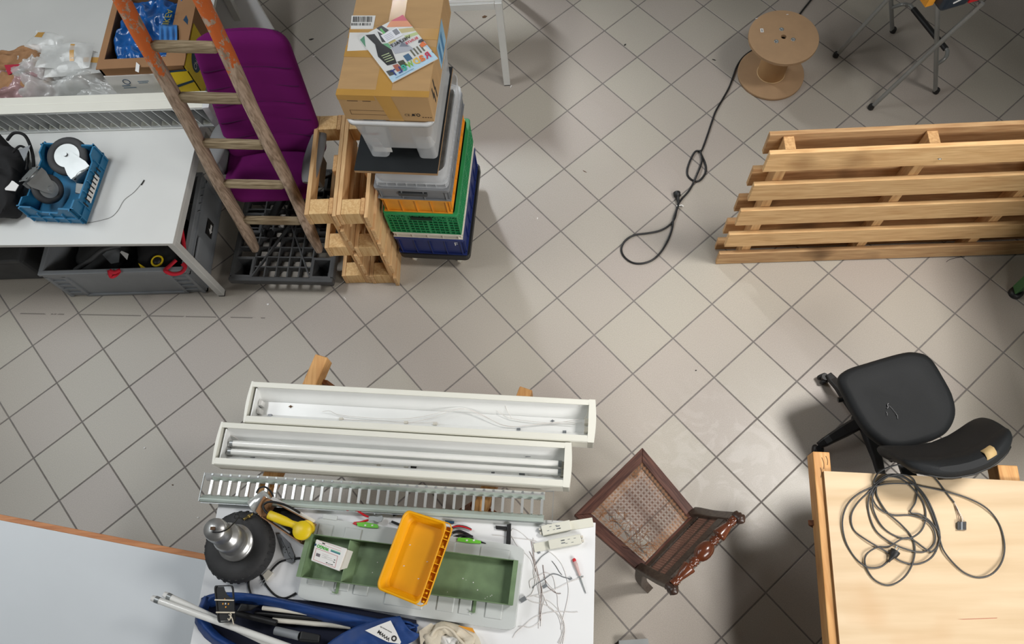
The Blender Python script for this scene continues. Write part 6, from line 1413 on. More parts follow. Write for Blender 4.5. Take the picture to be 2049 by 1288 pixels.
# ------------------------------------------------------------------ grey crimping tool, leads
ct = thing('wire_stripper', 'flat grey wire stripper lying left of the green tray', 'tool', at(573, 1096, ZW))
o_ = [(553, 1068), (561, 1068), (578, 1085), (588, 1110), (588, 1122), (582, 1127), (573, 1123), (563, 1100)]
Pp = [at(x, y, ZW + .008) for x, y in o_][::-1]; MB().slab(Pp, .007).build('body', M_conn, ct, True, bevel=.0015)
for (x, y) in ((567, 1094), (572, 1099), (577, 1095), (570, 1105), (579, 1106)):
    MB().lathe([(.0022, 0), (.0022, .0006)], 8, M=Matrix.Translation(at(x, y, ZW + .0082))).build('hole', M_ink, ct, True)
MB().tube([at(x, y, ZW + .0084) for x, y in ((562, 1076), (568, 1090), (573, 1098), (577, 1110), (584, 1120))], .0008, 4).build('joint_line', M_ink, ct, True)
pc_ = thing('plug_lead', 'black lead with a cream plug, curled on the worktable beside the wheel', 'cable', at(540, 1150, ZW))
wire(pc_, [(600, 1116), (580, 1118), (560, 1124), (545, 1138), (540, 1146)], .0044, M_cable, ZW + .0045, 'cord')
wire(pc_, [(504, 1196, .735), (497, 1172, .725), (500, 1150, .725), (512, 1142, .725), (522, 1152, .725), (533, 1172, .725), (550, 1190, .725), (570, 1196, .725), (592, 1186, .725)], .0044, M_cable, ZW + .0045, 'cord')
q = [at(525, 1150, ZW + .016), at(536, 1139, ZW + .016), at(545, 1146, ZW + .016), at(532, 1162, ZW + .016)]
MB().slab(q[::-1], .014).build('plug', M_cream, pc_, True, bevel=.002, label='cream plug')
MB().tube([at(528, 1158, ZW + .008), at(521, 1166, ZW + .008)], .0018, 6).build('plug_pin', M_steel, pc_, True); MB().tube([at(531, 1162, ZW + .008), at(525, 1170, ZW + .008)], .0018, 6).build('plug_pin', M_steel, pc_, True)

# ------------------------------------------------------------------ grey case lid
ZG = .752
gl = thing('plastic_case', 'large pale grey moulded plastic case lying flat under the green tray', 'case', at(820, 1150, ZW))
G4 = [at(593, 1197, ZG), at(1028, 1262, ZG), at(1048, 1093, ZG), at(633, 1034, ZG)]
def gq(s, t, z=0.0):
    p = (G4[0] * (1 - s) + G4[1] * s) * (1 - t) + (G4[3] * (1 - s) + G4[2] * s) * t; return Vector((p.x, p.y, ZG + z))
rr_ = rrect(0, 1, 0, 1, .06, 4)
def ring_(k, z): return [gq(.5 + (x - .5) * (1 - (1 - k) * .45), .5 + (y - .5) * (1 - (1 - k) * .4), z) for x, y in rr_]
MB().rings([ring_(1.015, -.0315), ring_(1.01, -.012), ring_(1.0, 0), ], 0, False).build('shell', M_lid, gl, True, bevel=.003)
def recess(s0, s1, t0, t1, nm='raised_pad'):
    return MB().hexa([gq(s0, t0, .0), gq(s1, t0, .0), gq(s1, t1, .0), gq(s0, t1, .0)], [gq(s0 + .004, t0 + .01, .005), gq(s1 - .004, t0 + .01, .005), gq(s1 - .004, t1 - .01, .005), gq(s0 + .004, t1 - .01, .005)]).build(nm, M_lid, gl, True, bevel=.002)
for s0, s1, t0, t1 in ((.02, .095, .68, .93), (.15, .235, .70, .93), (.03, .11, .18, .5), (.16, .23, .16, .5), (.25, .32, .14, .5), (.60, .685, .66, .93), (.80, .94, .70, .93), (.64, .72, .10, .45), (.74, .80, .10, .45), (.86, .94, .10, .45), (.40, .58, .08, .22)):
    recess(s0, s1, t0, t1)
MB().hexa([gq(.03, .99, -.01), gq(.10, .99, -.01), gq(.10, 1.05, -.01), (gq(.03, 1.05, -.01))], [gq(.03, .99, .004), gq(.10, .99, .004), gq(.10, 1.05, .004), gq(.03, 1.05, .004)]).build('hinge_tab', M_lid, gl, True, bevel=.002)

# ------------------------------------------------------------------ green steel tray
ZT1, ZT0 = .812, .758
gt = thing('steel_tray', 'long green painted steel tray across the grey lid, with a divider', 'tray', at(810, 1140, ZG))
T4 = [at(592, 1153, ZT1), at(1026, 1211, ZT1), at(1037, 1121, ZT1), at(614, 1066, ZT1)]
def tq(s, t, z): p = (T4[0] * (1 - s) + T4[1] * s) * (1 - t) + (T4[3] * (1 - s) + T4[2] * s) * t; return Vector((p.x, p.y, z))
MB().hexa([tq(.035, .0, ZT0), tq(.985, .0, ZT0), tq(.985, 1, ZT0), tq(.035, 1, ZT0)], [tq(.035, .0, ZT0 + .002), tq(.985, .0, ZT0 + .002), tq(.985, 1, ZT0 + .002), tq(.035, 1, ZT0 + .002)]).build('base', M_gtray, gt, True)
MB().hexa([tq(.035, 0, ZT0 + .0021), tq(.985, 0, ZT0 + .0021), tq(.985, .02, ZT0 + .0021), tq(.035, .02, ZT0 + .0021)], [tq(.03, 0, ZT1 - .006), tq(.99, 0, ZT1 - .006), tq(.99, .015, ZT1 - .006), tq(.03, .015, ZT1 - .006)]).build('long_side', M_gtray, gt, True)
MB().hexa([tq(.035, .98, ZT0 + .0021), tq(.985, .98, ZT0 + .0021), tq(.985, 1, ZT0 + .0021), tq(.035, 1, ZT0 + .0021)], [tq(.03, .985, ZT1), tq(.99, .985, ZT1), tq(.99, 1, ZT1), tq(.03, 1, ZT1)]).build('long_side', M_gtray, gt, True)
for s0, s1, sb in ((0.0, .034, .035), (.962, 1.0, .985)):
    a_ = (s0 if s0 < .5 else s1)
    MB().hexa([tq(sb - .003, 0, ZT0 + .0021), tq(sb + .003, 0, ZT0 + .0021), tq(sb + .003, 1, ZT0 + .0021), tq(sb - .003, 1, ZT0 + .0021)], [tq(a_ + (.02 if s0 < .5 else -.006), 0, ZT1), tq(a_ + (.024 if s0 < .5 else -.002), 0, ZT1), tq(a_ + (.024 if s0 < .5 else -.002), 1, ZT1), tq(a_ + (.02 if s0 < .5 else -.006), 1, ZT1)]).build('end_side', M_gtray, gt, True)
    MB().hexa([tq(a_ + (0 if s0 < .5 else -.022), 0, ZT1 + .0005), tq(a_ + (.022 if s0 < .5 else 0), 0, ZT1 + .0005), tq(a_ + (.022 if s0 < .5 else 0), 1, ZT1 + .0005), tq(a_ + (0 if s0 < .5 else -.022), 1, ZT1 + .0005)], [tq(a_ + (0 if s0 < .5 else -.022), 0, ZT1 + .002), tq(a_ + (.022 if s0 < .5 else 0), 0, ZT1 + .002), tq(a_ + (.022 if s0 < .5 else 0), 1, ZT1 + .002), tq(a_ + (0 if s0 < .5 else -.022), 1, ZT1 + .002)]).build('flange', M_gtray, gt, True)
MB().hexa([tq(.20, .03, ZT0 + .0021), tq(.245, .03, ZT0 + .0021), tq(.245, .97, ZT0 + .0021), tq(.20, .97, ZT0 + .0021)], [tq(.206, .03, ZT1 - .008), tq(.21, .03, ZT1 - .008), tq(.21, .97, ZT1 - .008), tq(.206, .97, ZT1 - .008)]).build('divider', M_gtray, gt, True)
for x, y in ((676, 1168), (949, 1206)):
    p = at(x, y, ZT0); MB().bar(p + Vector((.004, .02, .0)), p + Vector((-.003, -.035, .0)), .012, .003).build('bracket', M_gtray, gt, True); MB().bar(p + Vector((-.003, -.036, .0)), p + Vector((-.020, -.030, .003)), .003, .012).build('bracket', M_gtray, gt, True)
rnd = random.Random(9)
for k in range(16):
    s, t = rnd.uniform(.26, .96), rnd.uniform(.08, .92); r_ = rnd.uniform(.001, .0028)
    MB().lathe([(r_, 0), (r_ * .6, r_ * .5)], 6, M=Matrix.Translation(tq(s, t, ZT0 + .0022))).build('crumb', M_paper, gt, True)

# connector carton in the tray
ZC_ = .812
wg = thing('connector_box', 'small white printed carton of wire connectors, open flap, in the green tray', 'box', at(660, 1110, ZT0 + .003))
B4 = [at(621, 1121, ZC_), at(677, 1142, ZC_), at(694, 1097, ZC_), at(632, 1078, ZC_)]
MB().hexa([lo(p, ZT0 + .003) for p in B4], B4).build('carton', M_paper, wg, True, bevel=.004)
fl_ = [at(694, 1099, ZC_ - .006), at(706, 1103, ZC_ - .004), at(694, 1136, ZC_ - .006), at(677, 1141, ZC_ - .008)]
MB().slab(fl_[::-1] if False else fl_, .001, n=(0, 0, 1)).build('flap', M_cream, wg, True)
ux, uy = (B4[1] - B4[0]), (B4[3] - B4[0])
def wq(s, t, k=1): return B4[0] + ux * s + uy * t + Vector((0, 0, .0004 * k))
def wrect(s0, s1, t0, t1, m, nm='print_panel', k=1): return MB().poly([wq(s0, t0, k), wq(s1, t0, k), wq(s1, t1, k), wq(s0, t1, k)]).build(nm, m, wg, True)
M_pr = mat('red_outline_print', rgb(196, 70, 80), .6)
for s0, s1, t0, t1 in ((.08, .86, .08, .095), (.08, .86, .60, .615), (.08, .09, .08, .615), (.85, .86, .08, .615)): wrect(s0, s1, t0, t1, M_pr, 'red_outline')
for t0, t1, s0, s1 in ((.86, .872, .12, .92), (.975, .985, .12, .92)): wrect(s0, s1, t0, t1, M_pr, 'red_outline')
wrect(.24, .34, .90, .95, M_ink, 'print_mark')
wrect(.58, .92, .70, .745, mat('teal_print', rgb(30, 100, 130), .5), 'blue_stripe'); wrect(.58, .92, .745, .80, mat('pale_green_print', rgb(110, 176, 150), .5), 'green_stripe'); wrect(.0, .06, .70, .80, M_bprint, 'print_mark')
text('WAGO', wq(.52, .80, 2), wq(.10, .80, 2), uy * -1, mat('green_lettering', rgb(70, 176, 50), .5), wg, height=.012, bold=.04)
wrect(.13, .27, .28, .42, mat('grey_picture', rgb(110, 104, 110), .6), 'picture')
for s0, s1, t0 in ((.33, .55, .47), (.33, .68, .40), (.33, .78, .32), (.42, .5, .36)): wrect(s0, s1, t0, t0 + .012, mat('thin_print', rgb(170, 166, 164), .7), 'print_line')
for s0, s1, t0 in ((.76, .81, .38), (.76, .81, .27), (.52, .58, .14), (.61, .64, .13), (.66, .69, .13), (.71, .76, .14)): wrect(s0, s1, t0, t0 + .035, M_ink, 'print_mark')

# ------------------------------------------------------------------ yellow bin
ZY1, ZY0 = .885, .818
yb = thing('yellow_bin', 'amber yellow open plastic bin sitting slanted across the green tray', 'bin', at(830, 1118, ZY0))
Y4 = [at(750, 1176, ZY1), at(849, 1216, ZY1), at(907, 1049, ZY1), at(810, 1018, ZY1)]
def yq(s, t, z): p = (Y4[0] * (1 - s) + Y4[1] * s) * (1 - t) + (Y4[3] * (1 - s) + Y4[2] * s) * t; return Vector((p.x, p.y, z))
# outline pieces: s across (0 left, 1 right), t along (0 near, 1 far)
rq = rrect(0, 1, 0, 1, .11, 6)
def yring(sx0, sx1, ty0, ty1, z):
    o_ = []
    for x, y in rq: o_.append(yq(sx0 + (sx1 - sx0) * x, ty0 + (ty1 - ty0) * y, z))
    return o_
inner = MB(); inner.rings([yring(.13, .80, .085, .915, ZY0 + .003), yring(.10, .83, .06, .94, ZY0 + .022), yring(.08, .84, .05, .95, ZY0 + .024), yring(.04, .865, .028, .972, ZY1 - .004), yring(.02, .875, .018, .982, ZY1), yring(.0, .89, .0, 1.0, ZY1 - .002), yring(.0, .885, .0, 1.0, ZY1 - .010), yring(.04, .86, .03, .97, ZY1 - .013), yring(.11, .815, .075, .925, ZY0)][::-1], 0, True, False)
inner.add(yring(.13, .80, .085, .915, ZY0 + .003), [tuple(range(len(rq)))]); inner.add(yring(.11, .815, .075, .925, ZY0), [tuple(range(len(rq)))[::-1]])
inner.build('bin_body', M_bin, yb, True)
ro = MB(); ro.rings([yring(.0, 1.0, .0, 1.0, ZY1 - .024), yring(-.004, 1.0, -.003, 1.003, ZY1 - .022), yring(-.004, 1.0, -.003, 1.003, ZY1 - .004), yring(.008, .988, .005, .995, ZY1 - .004), yring(.008, .988, .005, .995, ZY1 - .024)], 0, True, False, True); ro.build('outer_rim', M_bin, yb, True)
fl_b = MB(); fl_b.hexa([yq(.87, .04, ZY1 - .030), yq(.992, .04, ZY1 - .030), yq(.992, .96, ZY1 - .030), yq(.87, .96, ZY1 - .030)], [yq(.87, .04, ZY1 - .026), yq(.992, .04, ZY1 - .026), yq(.992, .96, ZY1 - .026), yq(.87, .96, ZY1 - .026)]); fl_b.build('rim_ledge', M_bin, yb, True)
for k in range(9):
    t = .10 + .80 * k / 8; MB().hexa([yq(.885, t, ZY1 - .024), yq(.99, t, ZY1 - .024), yq(.99, t + .010, ZY1 - .024), yq(.885, t + .010, ZY1 - .024)], [yq(.885, t, ZY1 - .006), yq(.99, t, ZY1 - .006), yq(.99, t + .010, ZY1 - .006), yq(.885, t + .010, ZY1 - .006)]).build('rim_rib', M_bin, yb, True)
for k, t in enumerate((.06, .16, .72, .84)):
    MB().lathe([(.004, 0), (.004, .012)], 10, M=Matrix.Translation(yq(.94, t, ZY1 - .018))).build('rim_peg', M_bin, yb, True)
for s, t in ((.17, .62), (.20, .36), (.6, .5), (.55, .28)): MB().box(*(lambda p: (p.x - .003, p.x + .003, p.y - .0015, p.y + .0015))(yq(s + .1, t, 0)), ZY0 + .0032, ZY0 + .0045).build('crumb', M_paper, yb, True)

# ------------------------------------------------------------------ pliers and small tools
def plier(label, nm, handles, jaw, mh, z=.732, r=.0052):
    root = thing(nm, label, 'pliers', at(handles[0][0][0], handles[0][0][1], ZW))
    for h in handles:
        P = spline([at(x, y, z) for x, y in h], 5); n = len(P)
        MB().tube(P, [r * (.55 + .45 * math.sin(PI * min(1, .15 + .9 * i / n)) ** .5) for i in range(n)], 8).build('handle', mh, root, True)
    MB().slab([at(x, y, z + .004) for x, y in jaw][::-1], .009).build('jaws', M_steel, root, True, bevel=.001)
    return root
r1 = plier('red-handled wire stripping pliers behind the yellow bin', 'stripping_pliers', [[(693, 1021), (703, 1018), (716, 1022), (728, 1030), (738, 1034)], [(707, 1046), (720, 1045), (730, 1042), (737, 1040)]], [(737, 1033), (748, 1032), (752, 1034), (764, 1031), (766, 1036), (762, 1043), (754, 1044), (748, 1041), (738, 1042)], M_red, z=.748)
MB().lathe([(.002, 0), (.002, .012), (.003, .013), (.003, .018)], 8, M=Matrix.Translation(at(751, 1029, .735))).build('set_screw', M_steel, r1, True)
MB().poly([at(753, 1035, .7365), at(760, 1034, .7365), at(759, 1040, .7365), at(753, 1041, .7365)][::-1]).build('jaw_gap', M_paper, r1, True)
r2 = plier('dark red and black pliers half hidden under the left side of the yellow bin', 'pliers', [[(786, 1031), (795, 1028), (806, 1028), (818, 1030)], [(783, 1043), (793, 1047), (804, 1051), (815, 1052)]], [(816, 1026), (834, 1032), (834, 1050), (814, 1056)], M_black)
r3 = plier('red and black handled pliers at the right side of the yellow bin', 'pliers', [[(903, 1056), (915, 1052), (930, 1054), (943, 1059)], [(903, 1066), (917, 1062), (930, 1066), (943, 1072)]], [(886, 1052), (905, 1054), (905, 1070), (886, 1070)], M_black)
MB().tube(spline([at(906, 1054, .738), at(918, 1052, .74), at(932, 1055, .738), at(943, 1060, .734)], 5), .003, 6).build('grip_stripe', M_red, r3, True, label='red grip')
r4 = plier('black pliers with slim jaws just behind the lime green opener on the right', 'pliers', [[(905, 1075), (920, 1071), (935, 1071), (946, 1073)], [(908, 1080), (925, 1076), (940, 1077), (947, 1077)]], [(890, 1072), (906, 1073), (906, 1081), (890, 1082)], M_black, z=.745)
pn = MB().tube([at(890, 1043, .728), at(908, 1045, .728)], .005, 8).build('pen', M_bprint); tag(pn, 'short dark blue capped pen end poking out behind the yellow bin', 'pen')
for lab, p4, tip in (('lime green cable opener beside the red pliers', [(713, 1045), (732, 1044), (755, 1049), (756, 1056), (735, 1055), (715, 1052)], [(713, 1049), (705, 1047)]), ('lime green cable opener right of the yellow bin', [(916, 1075), (938, 1076), (962, 1082), (962, 1087), (940, 1086), (914, 1082)], [(961, 1084), (972, 1087)])):
    root = thing('cable_opener', lab, 'tool', at(p4[0][0], p4[0][1], ZW)); P = [at(x, y, .760) for x, y in p4][::-1]
    MB().slab(P, .010).build('handle', M_lime, root, True, bevel=.002); z = P[0].z - .005
    MB().tube([at(*tip[0], z), at(*tip[1], z)], [.004, .0015], 7).build('tip', M_black if tip[0][0] > 800 else M_red, root, True)
    q = (p4[0][0] + 18, p4[0][1] + 4)
    for dx_ in (0, 14): MB().box(*(lambda p: (p.x - .004, p.x + .004, p.y - .003, p.y + .003))(at(q[0] + dx_, q[1] + 2, z)), P[0].z, P[0].z + .001).build('stud', M_paper, root, True)
bcp = thing('black_bracket', 'small black cross-shaped plastic bracket behind the grey lid', 'bracket', at(1010, 1065, ZW))
MB().slab([at(x, y, .732) for x, y in ((991, 1051), (1013, 1053), (1013, 1060), (992, 1058))][::-1], .010).build('arm', M_black, bcp, True); MB().slab([at(x, y, .735) for x, y in ((1014, 1049), (1022, 1047), (1021, 1088), (1012, 1088))][::-1], .012).build('stem', M_black, bcp, True)

# ------------------------------------------------------------------ ballasts
def ballast(label, p0, p1, tail, wd):
    root = thing('ballast', label, 'ballast', at(p0[0], p0[1], ZW)); a, b2 = at(*p0, .735), at(*p1, .735); d = (b2 - a).normalized(); c = (a + b2) / 2
    MB().bar(Vector((a.x, a.y, .7355)), Vector((b2.x, b2.y, .7355)), wd, .029).build('housing', M_ballast, root, True, bevel=.002)
    t0, t1 = at(*tail[0], .724), at(*tail[1], .724); MB().bar(Vector((t0.x, t0.y, .7235)), Vector((t1.x, t1.y, .7235)), wd * .95, .006).build('mounting_strip', M_ballast, root, True, bevel=.001)
    nn = Vector((-d.y, d.x, 0))
    for s in (-1, 1): MB().box(*(lambda p: (p.x - .004, p.x + .004, p.y - .004, p.y + .004))(a - d * .006 + nn * s * .008), .7215, .742).build('terminal', M_cream, root, True)
    for k in range(5):
        q = a + d * (.02 + .012 * k) + nn * (.008 if k % 2 else -.006); MB().bar(q + Vector((0, 0, .0152)), q + d * .009 + Vector((0, 0, .0152)), .002, .0005).build('print_line', M_conn, root, True)
    for k in range(2):
        q = c + nn * (.004 - .01 * k) + Vector((0, 0, .0152)); MB().bar(q, q + d * .016, .004, .0005).build('print_mark', M_conn, root, True)
ballast('ivory lamp ballast at the back corner of the worktable, longer mounting strip to its right', (1084, 1062), (1141, 1050), ((1141, 1051), (1186, 1044)), .038)
ballast('ivory lamp ballast in front of the other one, terminals at its right end', (1162, 1078), (1098, 1090), ((1098, 1090), (1068, 1096)), .036)

# ------------------------------------------------------------------ wires on the table
def loose(label, L, r=.0011, m=M_wire, n=6, z=.7225):
    o = MB().tube(spline([at(p[0], p[1], p[2] if len(p) > 2 else z) for p in L], n), r, 5).build('wire', m); tag(o, label, 'wire', None); return o
c5 = lambda L: [(850 + x / 4.472, 1000 + y / 4.472) + ((q[0],) if q else ()) for x, y, *q in L]
loose('pale wire arcing from the black bracket down the right side of the wire tangle', c5([(765, 330), (770, 280), (800, 260), (870, 300), (940, 360), (1050, 420), (1150, 490), (1220, 570), (1260, 670), (1285, 800), (1270, 920), (1235, 1060), (1215, 1160)]))
loose('pale wire running level from the grey lid to the ballasts', c5([(600, 312), (680, 318), (730, 332), (850, 345), (940, 355), (1000, 370)]))
loose('pale wire leaning from the bracket towards the left of the tangle', c5([(775, 320), (820, 400), (880, 460), (950, 540), (980, 640), (1010, 780), (1035, 900)]))
loose('brownish wire straight down the middle of the tangle', c5([(950, 370), (965, 450), (990, 570), (1015, 680), (1040, 800), (1030, 960), (1030, 1080)]), m=M_wirebr)
loose('pale straight wire down the middle of the tangle, ending near the table front', c5([(970, 340), (975, 480), (1000, 640), (1020, 760), (1030, 900), (1020, 1020), (1017, 1150)]))
loose('second pale straight wire in the tangle, just right of the longest one', c5([(955, 375), (975, 540), (1010, 690), (1050, 810), (1045, 960), (1035, 1130)]))
loose('thin brown wire ending in a curl right of the tangle', c5([(1055, 580), (1065, 660), (1090, 760), (1140, 810), (1180, 835), (1215, 835)]), m=M_wirebr)
loose('grey double wire crossing the tangle to a small lug on the right', c5([(960, 790), (1000, 750), (1060, 715), (1130, 665), (1180, 665), (1240, 690), (1300, 705)]), m=M_wiregr, r=.0016)
loose('short black wire pointing at the screwdriver', c5([(1135, 545), (1170, 590), (1200, 640), (1225, 670)]), m=M_cable)
loose('grey wire loop left of the tangle', c5([(945, 790), (938, 725), (1000, 690), (1080, 650), (1140, 680), (1160, 740), (1170, 800)]), m=M_wire)
loose('pale wire with grey connector at the left foot of the tangle', c5([(900, 880), (930, 860), (960, 830), (985, 740), (970, 640), (990, 590), (1030, 530)]))
loose('pale wire from the grey connector to the screwdriver', c5([(910, 870), (1000, 850), (1100, 820), (1200, 780), (1300, 730), (1420, 690)]))
loose('pale wire sweeping from the grey connector to the front edge bundle', c5([(915, 885), (960, 910), (1050, 930), (1120, 960), (1180, 1020), (1210, 1090), (1225, 1200), (1200, 1290)]))
loose('pale wire lowest in the tangle, its end pointing right', c5([(785, 1235), (820, 1180), (880, 1130), (960, 1060), (1050, 1020), (1150, 1000), (1250, 1000), (1320, 1003), (1368, 1000)]))
loose('pale wire with a short fork at the lower left of the tangle', c5([(835, 1135), (880, 1130), (940, 1140), (1000, 1110), (1030, 1060), (1050, 960), (1075, 880)]))
loose('pale wire in the bundle that leaves over the front edge, leftmost', c5([(1060, 690), (1110, 760), (1180, 840), (1190, 950), (1220, 1050), (1240, 1160), (1190, 1280)]))
loose('pale wire in the bundle that leaves over the front edge, middle', c5([(1050, 830), (1110, 960), (1190, 1020), (1235, 1100), (1240, 1200), (1215, 1290)]))
loose('pale wire in the bundle that leaves over the front edge, rightmost', c5([(980, 860), (1100, 900), (1190, 980), (1240, 1080), (1250, 1180), (1232, 1290)]))
loose('dark wire running from the ballast into the tangle', c5([(1105, 462), (1050, 500), (1010, 545), (985, 580)]), m=M_wiregr, r=.0015)
loose('dark red wire at the upper left of the tangle', c5([(935, 460), (960, 510), (975, 560), (990, 640)]), m=M_wirebr)
for lab, x, y, s in (('grey wire connector block at the left foot of the tangle', 880, 890, 1.2), ('grey connector in the middle of the wire tangle', 1075, 770, .9), ('small grey lug at the right end of the grey wire', 1303, 704, .6), ('tiny grey connector beside the front ballast', 1020, 470, .55)):
    p = at(*c5([(x, y)])[0], ZW); o = MB().box(-.010 * s, .010 * s, -.007 * s, .007 * s, 0, .010 * s).xf(Matrix.Translation(p) @ Matrix.Rotation(.5, 4, 'Z')).build('connector', M_conn, bevel=.001); tag(o, lab, 'connector')
sd_ = thing('screwdriver', 'small clear-handled tester screwdriver with a red cap, right of the wires', 'screwdriver', at(1155, 1140, ZW))
a, b2 = at(1148, 1119, .728), at(1160, 1152, .728); d = (b2 - a).normalized(); M2 = Matrix.Translation(a) @ Vector((0, 0, 1)).rotation_difference(d).to_matrix().to_4x4(); Ln = (b2 - a).length
MB().lathe([(.006, .008), (.0085, .018), (.0065, Ln * .6), (.004, Ln)], 12, M=M2).build('handle', mat('clear_red_handle', rgb(222, 190, 186), .2, alpha=.75), sd_, True); MB().lathe([(.005, -.004), (.0075, 0), (.007, .008)], 12, M=M2).build('cap', M_red, sd_, True)
MB().tube([b2, at(1172, 1187, .7245)], [.0028, .0016], 8).build('blade', M_steel, sd_, True); MB().bar(at(1155, 1154, .728), at(1167, 1152, .728), .003, .002).build('clip', M_steel, sd_, True)

# ------------------------------------------------------------------ blue bag with tripod poles
bb_ = thing('blue_bag', 'blue nylon carrying bag, open, full of tripod poles, at the front of the worktable', 'bag', at(600, 1240, ZW))
o_ = [(405, 1195), (440, 1188), (520, 1192), (640, 1204), (760, 1226), (832, 1240), (834, 1262), (805, 1300), (640, 1330), (470, 1320), (395, 1252), (391, 1235)]
MB().slab([at(x, y, .728) for x, y in o_][::-1], .006).build('lining', M_bluein, bb_, True)
def sheet(rows, nm, m=M_bluebag, nu=24, wr=.004, seed=1, th=.003):
    "cloth spanned between rows of points"
    R_s = [spline(r, 8) for r in rows]; L_ = min(len(r) for r in R_s); ph = seed * 1.7
    cols_ = [[r[int(i * (len(r) - 1) / (L_ - 1))] for r in R_s] for i in range(L_)]; V = []; 
    for i, c in enumerate(cols_):
        s_ = spline(c, 5); V.append([p + Vector((0, 0, wr * math.sin(.9 * i + 1.3 * j + ph) * math.sin(.37 * i + ph))) for j, p in enumerate(s_)])
    g = MB(); k = len(V[0]); g.add([p for r in V for p in r], [(i * k + j, i * k + j + 1, (i + 1) * k + j + 1, (i + 1) * k + j) for i in range(len(V) - 1) for j in range(k - 1)], 0, True)
    return g.build(nm, m, bb_, True, solid=th)
zt = lambda L, z: [at(x, y, z) for x, y in L]
sheet([zt([(402, 1198), (440, 1186), (520, 1190), (640, 1214), (760, 1238), (834, 1248)], .733), zt([(405, 1196), (445, 1186), (525, 1192), (645, 1219), (765, 1243), (836, 1252)], .79), zt([(412, 1206), (455, 1196), (530, 1203), (640, 1232), (740, 1254), (815, 1260)], .785), zt([(420, 1215), (470, 1206), (540, 1216), (640, 1242), (730, 1262), (800, 1270)], .745)], 'far_side', seed=2)
sheet([zt([(404, 1196), (392, 1232), (392, 1250), (410, 1275), (440, 1300)], .735), zt([(412, 1192), (396, 1230), (400, 1244), (425, 1272), (470, 1300)], .80), zt([(422, 1204), (412, 1230), (418, 1245), (445, 1272), (500, 1302)], .77)], 'left_side', seed=3)
sheet([zt([(640, 1300), (670, 1276), (710, 1254), (760, 1238), (800, 1232)], .815), zt([(660, 1318), (700, 1296), (740, 1276), (790, 1262), (818, 1258)], .825), zt([(690, 1340), (740, 1320), (790, 1300), (830, 1280), (838, 1268)], .775)], 'front_flap', seed=4)
sheet([zt([(795, 1244), (815, 1246), (833, 1252)], .80), zt([(800, 1240), (822, 1246), (834, 1258)], .79), zt([(802, 1262), (818, 1270), (828, 1278)], .745)], 'right_end', seed=5)
lbp = [(730, 1261), (757, 1250), (781, 1241), (792, 1262), (802, 1284), (800, 1288), (775, 1284), (755, 1274)]
ZF = .838
MB().slab([at(x, y, ZF) for x, y in lbp][::-1], .001).build('label_patch', M_paper, bb_, True, label='white triangular label patch with letters WWM')
text('WWM', at(781, 1277, ZF + .0006), at(758, 1260, ZF + .0006), at(760, 1272, ZF) - at(765, 1262, ZF), M_ink, bb_, height=.0125, bold=.02)
text('www.wwm.de', at(784, 1264, ZF + .0006), at(761, 1252, ZF + .0006), at(760, 1272, ZF) - at(765, 1262, ZF), M_ink, bb_)
c = at(788, 1277, ZF + .0006); MB().tube([c + Vector((.008 * math.cos(a * PI / 8), .008 * math.sin(a * PI / 8), 0)) for a in range(16)], .0026, 5, closed=True).build('ring_emblem', M_ink, bb_, True)
def pole(label, a, b2, r, m, cat='pole', z0=.765, z1=.765, nm='tripod_pole'):
    o = MB().tube([at(*a, z0), at(*b2, z1)], r, 10).build(nm, m); tag(o, label, cat); return o
pole('pale tripod pole lying furthest back in the blue bag', (525, 1216), (698, 1236), .0085, M_cream)
pole('thin black pole in the blue bag, behind the two pale ones', (510, 1226), (690, 1242), .0075, M_black, z0=.755, z1=.755)
pole('pale flat pole nearer the front of the blue bag', (545, 1240), (702, 1254), .0095, M_cream, z0=.752, z1=.752)
pole('ribbed black handle under the phone case in the blue bag', (470, 1226), (553, 1246), .012, M_black, z0=.775, z1=.775)
gp = thing('grey_clamp_pole', 'short grey tube with a black clamp head in the blue bag', 'clamp', at(590, 1268, .75))
MB().tube([at(550, 1261, .77), at(598, 1272, .775)], .016, 12).build('tube', M_mgrey, gp, True)
MB().hexa([at(x, y, .755) for x, y in ((596, 1284), (640, 1288), (642, 1270), (600, 1262))], [at(x, y, .80) for x, y in ((598, 1280), (638, 1284), (640, 1270), (602, 1262))]).build('clamp_head', M_black, gp, True, bevel=.005)
MB().hexa([at(x, y, .765) for x, y in ((470, 1225), (500, 1222), (520, 1210), (480, 1206))], [at(x, y, .79) for x, y in ((472, 1224), (500, 1221), (518, 1211), (482, 1207))]).build('black_joint', M_black, gp, True, bevel=.005)

# lamp tubes lying across
def ltube(label, a, b2, za, zb):
    pa, pb = at(*a, za), at(*b2, zb); root = thing('lamp_tube', label, 'lamp tube', pa); d = (pb - pa).normalized()
    MB().tube([pa + d * .020, pb], .0128, 14).build('glass', M_lampglass, root, True)
    MB().tube([pa + d * .004, pa + d * .022], .0133, 14).build('metal_cap', M_steel, root, True); MB().tube([pa - d * .012, pa + d * .004], [.0105, .0125], 14).build('end_cap', M_paper, root, True)
    return root
ltube('fluorescent tube reaching further over the low table, nearer the front', (309, 1198), (600, 1302), .845, .825)
ltube('fluorescent tube behind the other one, its end right of it', (333, 1191), (590, 1312), .828, .79)
